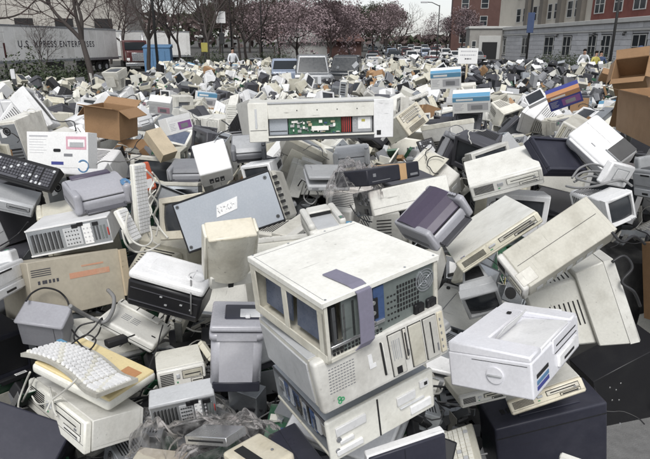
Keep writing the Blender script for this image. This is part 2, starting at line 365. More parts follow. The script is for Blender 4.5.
def k_crt(w, d, h, m='beige', scr='glass_screen', stand=True, tail=.46):
    P = []; x, y = w / 2, d / 2; z0 = h * .12 if stand else 0; H = h - z0; b = MB(); t = w * .085
    for a in ((-x, x, z0, z0 + t * 1.5), (-x, x, h - t, h), (-x, -x + t, z0 + t * 1.5, h - t), (x - t, x, z0 + t * 1.5, h - t)): pass
    # bezel ring with inward slope
    o = [(-x, z0), (x, z0), (x, h), (-x, h)]; i_ = [(-x + t, z0 + t * 1.5), (x - t, z0 + t * 1.5), (x - t, h - t), (-x + t, h - t)]
    bb = len(b.v); yf = -y; c = .006
    for (px, pz), (qx, qz) in zip(o, i_):
        sx = 1 if px > 0 else -1; sz = 1 if pz > z0 + .001 else -1
        b.v += [(px, yf + .045, pz), (px, yf + c, pz), (px - sx * c, yf, pz - sz * c), (qx, yf + .002, qz), (qx - sx * .004, yf + .022, qz - sz * .004)]
    for k in range(4):
        n = (k + 1) % 4
        for q in range(4): b.face((bb + k * 5 + q, bb + n * 5 + q, bb + n * 5 + q + 1, bb + k * 5 + q + 1), m, q == 1)
    for j in range(3): b.box(x * .55 + j * x * .12, x * .61 + j * x * .12, yf - .002, yf + .003, z0 + t * .5, z0 + t * .85, 'mid_grey', 0)
    P.append(('screen_bezel', b, None))
    g = MB(); sx0, sx1, sz0, sz1 = -x + t - .003, x - t + .003, z0 + t * 1.5 - .003, h - t + .003
    g.grid(8, 6, lambda u, v: (sx0 + u * (sx1 - sx0), yf + .02 - .016 * (1 - (2 * u - 1) ** 2 * .5 - (2 * v - 1) ** 2 * .5), sz0 + v * (sz1 - sz0)), scr)
    P.append(('screen', g, None))
    s = MB(); y1 = yf + .045; y2 = -y + d * .42
    s.fr((-x, x, z0, h, y1 - .002), (-x * .9, x * .9, z0 + H * .04, h - H * .05, y2), m, .006)
    s.fr((-x * .78, x * .78, z0 + H * .05, h - H * .13, y2 - .004), (-x * tail, x * tail, z0 + H * .14, h - H * (.3 if tail < .6 else .14), y), m, .012)
    P.append(('rear_shell', s, None))
    v = MB()
    for i in range(9):
        yy = y2 + .02 + i * (y - y2 - .05) / 9; f = (yy - y2) / (y - y2); zz = h - H * (.13 + (.17 if tail < .6 else .01) * f); xx = x * (.78 - (.78 - tail) * f) * .72
        v.box(-xx, xx, yy, yy + .006, zz - .004, zz + .0014, 'slot', 0)
        for sd in (-1, 1):
            xs = sd * x * (.78 - (.78 - tail) * f); v.box(min(xs - sd * .003, xs + sd * .0014), max(xs - sd * .003, xs + sd * .0014), yy, yy + .006, z0 + H * .32, z0 + H * .62, 'slot', 0)
    P.append(('vent_slots', v, 2))
    q = MB(); q.box(-x * .2, x * .16, y - .001, y + .0012, z0 + H * .3, z0 + H * .42, 'paper', 0); P.append(('rating_label', q, 2))
    if stand:
        e = MB(); e.frz((-x * .62, x * .62, -y * .6, y * .45, 0), (-x * .56, x * .56, -y * .52, y * .4, .018), m, .004)
        e.tube([(0, -y * .1, .016), (0, -y * .1, z0 + .03)], w * .2, m, 14, w * .15); P.append(('swivel_base', e, None))
    return P
def k_laser(w, d, h, m='white', dk='mid_grey'):
    P = []; x, y = w / 2, d / 2; b = MB()
    b.rbox(-x, x, -y, y, 0, h * .72, m, .018, 3); b.rbox(-x * .99, -x * .62, -y * .9, y, h * .66, h, m, .016, 3)
    b.rbox(x * .62, x * .99, -y * .9, y, h * .66, h, m, .016, 3); b.rbox(-x * .64, x * .64, y * .35, y, h * .6, h * .99, m, .014, 3)
    b.box(-x - .001, x + .001, -y + .05, y - .02, h * .36, h * .368, 'slot', 0)
    P.append(('body', b, None))
    t = MB(); t.frz((-x * .6, x * .6, -y * .96, y * .42, h * .70), (-x * .56, x * .56, -y * .82, y * .32, h * .74), dk, .003)
    t.box(-x * .58, x * .58, y * .30, y * .36, h * .76, h * .9, 'slot', .0); P.append(('output_tray', t, None))
    f = MB(); f.box(-x * .82, x * .82, -y - .006, -y + .01, h * .3, h * .62, m, .005); f.box(-x * .3, x * .3, -y - .008, -y, h * .56, h * .6, 'slot', 0); P.append(('front_cover', f, None))
    p = MB(); p.box(-x * .8, x * .8, -y - .012, -y + .02, h * .05, h * .24, m, .004); p.box(-x * .2, x * .2, -y - .0135, -y, h * .1, h * .15, 'slot', 0); P.append(('paper_drawer', p, None))
    c = MB(); c.box(x * .68, x * .92, -y * .86, -y * .6, h * .99, h * 1.012, 'mid_grey', .002)
    c.box(x * .72, x * .8, -y * .8, -y * .7, h * 1.01, h * 1.02, 'green', 0); P.append(('control_panel', c, None))
    return P
def k_inkjet(w, d, h, m='light_grey', lid='mid_grey', dk='dark_grey', sup=False):
    P = []; x, y = w / 2, d / 2; b = MB()
    b.rbox(-x, x, -y * .9, y, 0, h * .5, m, .02, 3); b.rbox(-x, -x * .72, -y, y * .95, h * .04, h * .88, m, .03, 4); b.rbox(x * .72, x, -y, y * .95, h * .04, h * .88, m, .03, 4)
    b.fr((-x * .74, x * .74, h * .1, h * .8, -y * .05), (-x * .74, x * .74, h * .1, h * .9, y * .9), m, .01); P.append(('body', b, None))
    l = MB(); n = 8
    prof = [(-y * .78, h * .56), (-y * .6, h * .74), (-y * .3, h * .88), (0, h * .95), (y * .35, h * .98), (y * .7, h * .94), (y * .9, h * .8)]
    for i in range(len(prof) - 1):
        (ya, za), (yb, zb) = prof[i], prof[i + 1]
        l.hexa({(sx, sy, sz): (sx * x * .9, (ya if sy < 0 else yb), (za if sy < 0 else zb) + (0 if sz > 0 else -.012)) for sx in (-1, 1) for sy in (-1, 1) for sz in (-1, 1)}, lid, 0)
    P.append(('lid', l, None))
    s = MB(); s.box(-x * .72, x * .72, -y * .82, -y * .1, h * .16, h * .52, 'slot', 0); P.append(('paper_slot', s, None))
    t = MB(); t.frz((-x * .68, x * .68, -y * 1.22, -y * .5, h * .08), (-x * .68, x * .68, -y * 1.18, -y * .5, h * .15), dk, .003)
    t.box(-x * .7, -x * .64, -y * 1.15, -y * .5, h * .1, h * .2, dk, .002); t.box(x * .64, x * .7, -y * 1.15, -y * .5, h * .1, h * .2, dk, .002); P.append(('output_tray', t, None))
    r = MB(); r.hexa({(sx, sy, sz): (sx * x * .62, y * .72 + sz * .004 * 1 + (sy * .004) + (h * .35 if sz > 0 else 0), (h * .85 if sz < 0 else h * 1.45)) for sx in (-1, 1) for sy in (-1, 1) for sz in (-1, 1)}, dk, .002); 
    if sup: P.append(('paper_support', r, None))
    c = MB(); c.box(x * .76, x * .95, -y * .75, -y * .35, h * .88, h * .9, dk, .002)
    for i in range(3): c.disc((x * .855, -y * (.68 - i * .12), h * .895), (0, 0, 1), .007, .006, m, 10)
    P.append(('control_panel', c, None)); return P
def k_keyboard(w, d, h, m='beige', km='cream'):
    P = []; x, y = w / 2, d / 2; b = MB()
    b.hexa({(i, j, k): (i * x, j * y, 0 if k < 0 else (h * .6 if j < 0 else h)) for i in (-1, 1) for j in (-1, 1) for k in (-1, 1)}, m, .004); P.append(('base', b, None))
    k = MB(); rows = 6; 
    for r in range(rows):
        yy = -y * .78 + r * (1.5 * y) / rows; zz = h * .6 + (yy + y) / d * h * .4
        for (xa, xb, n) in ((-x * .94, x * .32, 14), (x * .37, x * .58, 3), (x * .63, x * .94, 4)):
            if r == 0 and n == 14: spans = [(0, .12), (.13, .24), (.26, .72), (.74, .86), (.87, 1)]
            else: spans = [(i / n + .004, (i + 1) / n - .006) for i in range(n)]
            for a, c_ in spans: k.box(xa + a * (xb - xa) + .0008, xa + c_ * (xb - xa) - .0008, yy, yy + 1.5 * y / rows * .86, zz - .004, zz + .007, km if (r * 7 + int(a * 14)) % 9 else 'light_grey', 0)
    P.append(('keys', k, None)); return P
def k_scanner(w, d, h, m='light_grey', lid='white'):
    P = []; x, y = w / 2, d / 2; b = MB(); b.rbox(-x, x, -y, y, 0, h * .6, m, .012, 2); b.box(-x * .8, -x * .5, -y - .002, -y + .01, h * .2, h * .4, 'mid_grey', .001); P.append(('base', b, None))
    l = MB(); l.hexa({(i, j, k): (i * x * .97, j * y * .97, (h * .62 if k < 0 else h) + (.035 if j < 0 else 0)) for i in (-1, 1) for j in (-1, 1) for k in (-1, 1)}, lid, .008)
    l.box(-x * .7, x * .7, -y * .5, y * .6, h * .8, h * 1.0 + .017, lid, .005); P.append(('lid', l, None)); return P
def k_cover(w, d, h, m='beige'):
    """loose sheet steel case cover: a U of thin sheet"""
    P = []; x, y = w / 2, d / 2; t = .002; b = MB()
    b.box(-x, x, -y, y, h - t * 2, h, m, .0008); b.box(-x, -x + t, -y, y, 0, h - t, m, 0); b.box(x - t, x, -y, y, 0, h - t, m, 0)
    b.box(-x + t, x - t, -y, -y + t, h * .82, h - t, m, 0); P.append(('steel_sheet', b, None))
    f = MB(); f.box(-x + t, -x + .018, -y + .003, y - .003, .0, .003, 'steel', 0); P.append(('folded_lip', f, None)); f = MB(); f.box(x - .018, x - t, -y + .003, y - .003, 0, .003, 'steel', 0); P.append(('folded_lip', f, None)); return P
def k_chassis(w, d, h, m='steel', seed=1):
    """case with its cover off"""
    rnd = random.Random(seed); P = []; x, y = w / 2, d / 2; t = .003; b = MB()
    b.box(-x, x, -y, y, 0, t, m, 0); b.box(-x, -x + t, -y, y, t, h, m, 0); b.box(x - t, x, -y, y, t, h * .9, m, 0); b.box(-x + t, x - t, y - t, y, t, h, m, 0)
    b.box(-x + t, x - t, -y, -y + t, t, h, m, 0); b.box(-x + t, x - t, -y, -y + .02, h - .004, h, m, .001); P.append(('chassis_frame', b, None))
    f = MB(); f.box(-x - .002, x + .002, -y - .03, -y - .0005, 0, h + .003, 'beige', .006); vents(f, -x * .8, -x * .2, -y - .03, h * .2, h * .7, 6); P.append(('front_bezel', f, None))
    g = MB(); g.box(-x * .8, x * .35, -y * .1, y * .92, .012, .016, 'pcb', 0)
    for i in range(16):
        a = rnd.uniform(-x * .75, x * .25); c = rnd.uniform(0, y * .85); s = rnd.uniform(.006, .025); g.box(a, a + s, c, c + s * rnd.uniform(.6, 2), .016, .016 + rnd.uniform(.004, .03), rnd.choice(['black', 'light_grey', 'steel_dark', 'pcb_blue', 'cream']), 0)
    for i in range(3): g.box(-x * .7 + i * .035, -x * .7 + i * .035 + .002, y * .1, y * .9, .016, h * .6, 'pcb', 0)
    P.append(('circuit_board', g, None))
    p = MB(); p.box(x * .42, x * .96, y * .3, y * .97, .005, h * .85, 'steel', .002); p.disc((x * .7, y * .5, h * .85), (0, 0, 1), .035, .002, 'slot', 16); P.append(('power_supply', p, None))
    q = MB(); q.box(x * .2, x * .96, -y * .9, y * .1, .01, h * .7, 'steel_dark', .002); q.box(x * .25, x * .9, -y * .85, 0, h * .7, h * .71, 'steel', 0); P.append(('drive_cage', q, None))
    c = MB()
    for i in range(6):
        p0 = Vector((x * .5, y * .3, h * .6)); p3 = Vector((rnd.uniform(-x * .6, x * .3), rnd.uniform(-y * .8, y * .5), .03)); pts = []
        m1 = p0 + Vector((rnd.uniform(-.1, .05), rnd.uniform(-.15, .05), rnd.uniform(.02, .08))); 
        for u in range(7): u /= 6; pts.append(p0 * (1 - u) ** 2 + m1 * 2 * u * (1 - u) + p3 * u * u)
        c.tube(pts, .003, rnd.choice(['red', 'yellow', 'cord_black', 'cord_grey', 'cord_white']), 4, cap=False)
    P.append(('internal_wires', c, None)); return P
def k_carton(w, d, h, m='kraft', open_=True, tape=True):
    P = []; x, y = w / 2, d / 2; t = .006; b = MB()
    b.box(-x, x, -y, y, 0, t, m, 0); b.box(-x, -x + t, -y, y, t, h, m, 0); b.box(x - t, x, -y, y, t, h, m, 0); b.box(-x + t, x - t, -y, -y + t, t, h, m, 0); b.box(-x + t, x - t, y - t, y, t, h, m, 0)
    P.append(('carton_walls', b, None))
    if open_:
        for k, (ax, s, l) in enumerate((('x', -1, d), ('x', 1, d), ('y', -1, w), ('y', 1, w))):
            f = MB(); a = (-.9, -.5, .3, .6)[k]; L_ = (w if ax == 'x' else d) * .33; ca, sa = math.cos(a), math.sin(a)
            def pt(i, j, kk):
                u = L_ * (j > 0); th = t * .5 * kk
                if ax == 'x': return (s * (x + ca * u * (1 if k else -1) * (1 if s > 0 else -1) * (1) - 0) + 0, i * y * .98, h + sa * u + th) if False else (s * x + s * ca * u, i * y * .98, h + sa * u + th)
                return (i * x * .98, s * y + s * ca * u, h + sa * u + th)
            f.hexa({(i, j, kk): pt(i, j, kk) for i in (-1, 1) for j in (-1, 1) for kk in (-1, 1)}, m, 0); P.append(('flap', f, None))
    else:
        f = MB(); f.box(-x, x, -y, -.001, h, h + t, m, 0); P.append(('flap', f, None)); f = MB(); f.box(-x, x, .001, y, h, h + t, m, 0); P.append(('flap', f, None))
        if tape:
            g = MB(); g.box(-x - .001, x + .001, -.025, .025, h + t, h + t + .001, 'tape', 0); g.box(-x - .0015, -x, -.025, .025, h * .75, h + t, 'tape', 0); g.box(x, x + .0015, -.025, .025, h * .75, h + t, 'tape', 0); P.append(('packing_tape', g, None))
    return P
def k_retail(w, d, h, a='print_blue', b_='print_grey', m='paper'):
    P = []; x, y = w / 2, d / 2; b = MB(); b.box(-x, x, -y, y, 0, h, m, .002); P.append(('box_body', b, None))
    g = MB(); y0 = -y - .001
    g.box(-x * .99, x * .99, y0, -y + .001, h * .72, h * .985, a, 0); g.box(-x * .8, x * .1, y0 - .0005, -y, h * .78, h * .9, 'paper', 0)
    g.box(-x * .2, x * .9, y0, -y + .001, h * .15, h * .6, b_, 0); g.box(0, x * .6, y0 - .0006, -y, h * .22, h * .48, 'mid_grey', 0)
    for i in range(5): g.box(-x * .9, -x * (.4 + .08 * (i % 3)), y0, -y + .001, h * (.56 - .09 * i), h * (.585 - .09 * i), 'print_grey', 0)
    g.box(-x * .99, x * .99, -y * .99, y * .0, h, h + .001, a, 0); P.append(('printed_panel', g, None)); return P
def k_psu(w, d, h, m='steel'):
    P = []; x, y = w / 2, d / 2; b = MB(); b.box(-x, x, -y, y, 0, h, m, .002); P.append(('housing', b, None))
    f = MB(); f.disc((0, -y - .001, h / 2), (0, 1, 0), h * .38, .003, 'slot', 20)
    for r in (.1, .2, .3): f.ring((0, -y - .003, h / 2), (0, 1, 0), h * r, h * (r + .025), .002, 'chrome', 20)
    P.append(('fan_grille', f, None)); v = MB(); 
    for i in range(8): v.box(-x * .7, x * .7, -y * .7 + i * d * .09, -y * .7 + i * d * .09 + .005, h - .001, h + .001, 'slot', 0)
    P.append(('vent_slots', v, None)); return P
def k_lcd(w, d, h, m='dark_grey', scr='glass_screen'):
    P = []; x, y = w / 2, d / 2; b = MB(); t = .018
    b.box(-x, x, -y * .3, y, 0, h, m, .006); P.append(('back_shell', b, None))
    f = MB(); f.box(-x, x, -y, -y * .3, 0, t * 1.3, m, .003); f.box(-x, x, -y, -y * .3, h - t, h, m, .003); f.box(-x, -x + t, -y, -y * .3, t * 1.3, h - t, m, .003); f.box(x - t, x, -y, -y * .3, t * 1.3, h - t, m, .003); P.append(('screen_bezel', f, None))
    s = MB(); s.box(-x + t, x - t, -y * .6, -y * .3, t * 1.3, h - t, scr, 0); P.append(('screen', s, None)); return P
def k_fax(w, d, h, m='mid_grey'):
    P = []; x, y = w / 2, d / 2; b = MB(); b.hexa({(i, j, k): (i * x, j * y, 0 if k < 0 else (h * .4 if j < 0 else h)) for i in (-1, 1) for j in (-1, 1) for k in (-1, 1)}, m, .012); P.append(('body', b, None))
    g = MB(); g.rbox(-x * .92, -x * .6, -y * .8, y * .8, h * .8, h * 1.05, 'dark_grey', .015, 2); P.append(('handset', g, None))
    k = MB()
    for r in range(4):
        for c in range(3): yy = -y * .55 + r * .035; zz = h * .4 + (yy + y) / d * h * .6; k.box(-x * .3 + c * .035, -x * .3 + c * .035 + .024, yy, yy + .024, zz - .004, zz + .01, 'light_grey', 0)
    P.append(('keypad', k, None)); t = MB(); t.hexa({(i, j, k_): (i * x * .5 + x * .25, y * .6 + j * .004 + (k_ > 0) * .08, h * .9 + (k_ > 0) * h * .8) for i in (-1, 1) for j in (-1, 1) for k_ in (-1, 1)}, m, .002); P.append(('paper_guide', t, None)); return P
def coil_pts(rnd, r=.12, turns=3, hgt=.04, n=16, wob=.25):
    pts = []; ph = rnd.uniform(0, 6); ex = rnd.uniform(.6, 1)
    for i in range(int(turns * n)):
        a = i / n * 2 * math.pi; rr = r * (1 + wob * math.sin(a * .37 + ph) + rnd.uniform(-.06, .06))
        pts.append((rr * math.cos(a), rr * math.sin(a) * ex, .01 + hgt * abs(math.sin(a * .61 + ph)) + rnd.uniform(0, .008)))
    return pts
def k_coil(w, d, h, m='cord_black', seed=3):
    rnd = random.Random(seed); b = MB(); b.tube(coil_pts(rnd, w * .4, 4, h * .8), .0045, m, 6)
    b.box(w * .38, w * .5, -.012, .012, .0, .02, m, .004); return [('loops', b, None)]

def k_board(w, d, h):
    rr = random.Random(9); x, y = w / 2, d / 2; b = MB(); b.box(-x, x, -y, y, 0, .002, 'pcb', 0); q = MB()
    for i in range(22): a = rr.uniform(-x * .9, x * .75); c = rr.uniform(-y * .9, y * .75); q.box(a, a + rr.uniform(.008, .035), c, c + rr.uniform(.008, .035), .002, .002 + rr.uniform(.003, h), rr.choice(['black', 'black', 'cream', 'steel', 'pcb_blue', 'light_grey']), 0)
    e = MB(); e.box(x, x + .001, -y, y, -.01, h, 'chrome', 0); return [('board', b, None), ('chips', q, 0), ('end_bracket', e, 0)]
def k_drive(w, d, h):
    x, y = w / 2, d / 2; b = MB(); b.box(-x, x, -y + .006, y, 0, h, 'steel', .002); b.box(-x * .7, x * .7, -y * .5, y * .7, h, h + .001, 'paper', 0); f = MB(); f.box(-x, x, -y, -y + .006, 0, h, 'beige', .002); f.box(-x * .8, x * .8, -y - .001, -y, h * .45, h * .55, 'slot', 0); return [('housing', b, None), ('front_plate', f, None)]
def k_mouse(w, d, h):
    x, y = w / 2, d / 2; b = MB(); b.rbox(-x, x, -y, y, 0, h, 'beige', .014, 4); q = MB(); q.tube([(0, -y, .01), (.01, -y - .05, .006), (.05, -y - .09, .006), (.09, -y - .07, .01), (.12, -y - .12, .006)], .0025, 'cord_white', 5); s_ = MB(); s_.box(-.001, .001, -y * .9, -y * .1, h - .001, h + .0006, 'slot', 0); return [('shell', b, None), ('tail', q, 0), ('button_gap', s_, 0)]
def k_bezel(w, d, h):
    x, y = w / 2, d / 2; b = MB(); b.box(-x, x, -y, y, 0, .018, 'beige', .004); b.box(-x, x, -y, y, h - .018, h, 'beige', .004); b.box(-x, -x * .5, -y, y, .018, h - .018, 'beige', .002); b.box(-x * .1, x * .02, -y, y, .018, h - .018, 'beige', .002); b.box(x * .8, x, -y, y, .018, h - .018, 'beige', .002); return [('frame', b, None)]
def k_bracket(w, d, h):
    x, y = w / 2, d / 2; b = MB(); b.box(-x, x, -y, y, 0, .0015, 'steel', 0); b.box(-x, x, y - .0015, y, .0015, h, 'steel', 0); b.box(-x, -x + .0015, -y, y - .0015, .0015, h * .7, 'steel', 0); q = MB()
    for i in range(5): q.box(-x * .8 + i * w * .17, -x * .8 + i * w * .17 + .014, -y * .6, y * .6, .0012, .0022, 'slot', 0)
    return [('sheet', b, None), ('vent_slots', q, 0)]
def k_fan(w, d, h):
    b = MB(); b.ring((0, 0, 0), (0, 0, 1), w * .44, w * .5, h, 'black', 20)
    for sx in (-1, 1):
        for sy in (-1, 1): b.box(sx * w * .42 - .008, sx * w * .42 + .008, sy * w * .42 - .008, sy * w * .42 + .008, 0, h, 'black', .001)
    q = MB(); q.disc((0, 0, .002), (0, 0, 1), w * .16, h * .9, 'dark_grey', 14); P = [('fan_frame', b, None), ('hub', q, 0)]
    for i in range(7):
        a = i * .897; f = MB(); c, s = math.cos(a), math.sin(a); c2, s2 = math.cos(a + .5), math.sin(a + .5)
        f.v += [(c * w * .14, s * w * .14, .004), (c * w * .42, s * w * .42, .004), (c2 * w * .42, s2 * w * .42, h * .8), (c2 * w * .14, s2 * w * .14, h * .8)]; f.v += [(v[0], v[1], v[2] + .0015) for v in f.v[:4]]
        f.face((3, 2, 1, 0), 'dark_grey'); f.face((4, 5, 6, 7), 'dark_grey'); [f.face((k, (k + 1) % 4, 4 + (k + 1) % 4, 4 + k), 'dark_grey') for k in range(4)]; P.append(('blade', f, 0))
    return P
def k_adapter(w, d, h):
    b = MB(); b.rbox(-w / 2, w / 2, -d / 2, d / 2, 0, h, 'black', .008, 3); q = MB(); q.tube([(w / 2, 0, h / 2), (w * .8, .01, h / 3), (w * 1.1, .05, .006), (w * 1.2, .11, .008), (w * .8, .15, .006)], .003, 'cord_black', 6); return [('housing', b, None), ('lead', q, 0)]
def k_modem(w, d, h):
    b = MB(); b.rbox(-w / 2, w / 2, -d / 2, d / 2, 0, h, 'light_grey', .006, 2); P = [('shell', b, None)]; f = MB(); f.box(-w * .4, w * .4, -d / 2 - .001, -d / 2, h * .3, h * .7, 'black', 0); P.append(('light_window', f, 0)); return P
FINE = {'keys', 'keypad', 'vent_slots', 'vent_holes', 'screws', 'handwriting', 'speaker_grille', 'front_details', 'panel_details', 'internal_wires', 'slot_brackets', 'faded_print', 'side_vents', 'writing', 'exposed_side', 'printed_panel', 'connector_bar', 'chips'}
def part_tree(spec, root):
    objs = []
    for nm, mb, par in spec:
        o = mb.build(nm, root if par is None else objs[par]); objs.append(o)
        if nm in FINE: o['kind'] = 'stuff'
    return objs
def place(name, spec, loc, rot, label, cat, group=None):
    r = empty(name, loc, rot); tag(r, label, cat, group); part_tree(spec, r); return r
def copy_tree(o, parent=None):
    c = o.copy(); C.objects.link(c)
    if parent: c.parent = parent
    for ch in o.children: copy_tree(ch, c)
    return c
def merged(spec):
    b = MB()
    for _, mb, _p in spec: b.merge(mb)
    return b

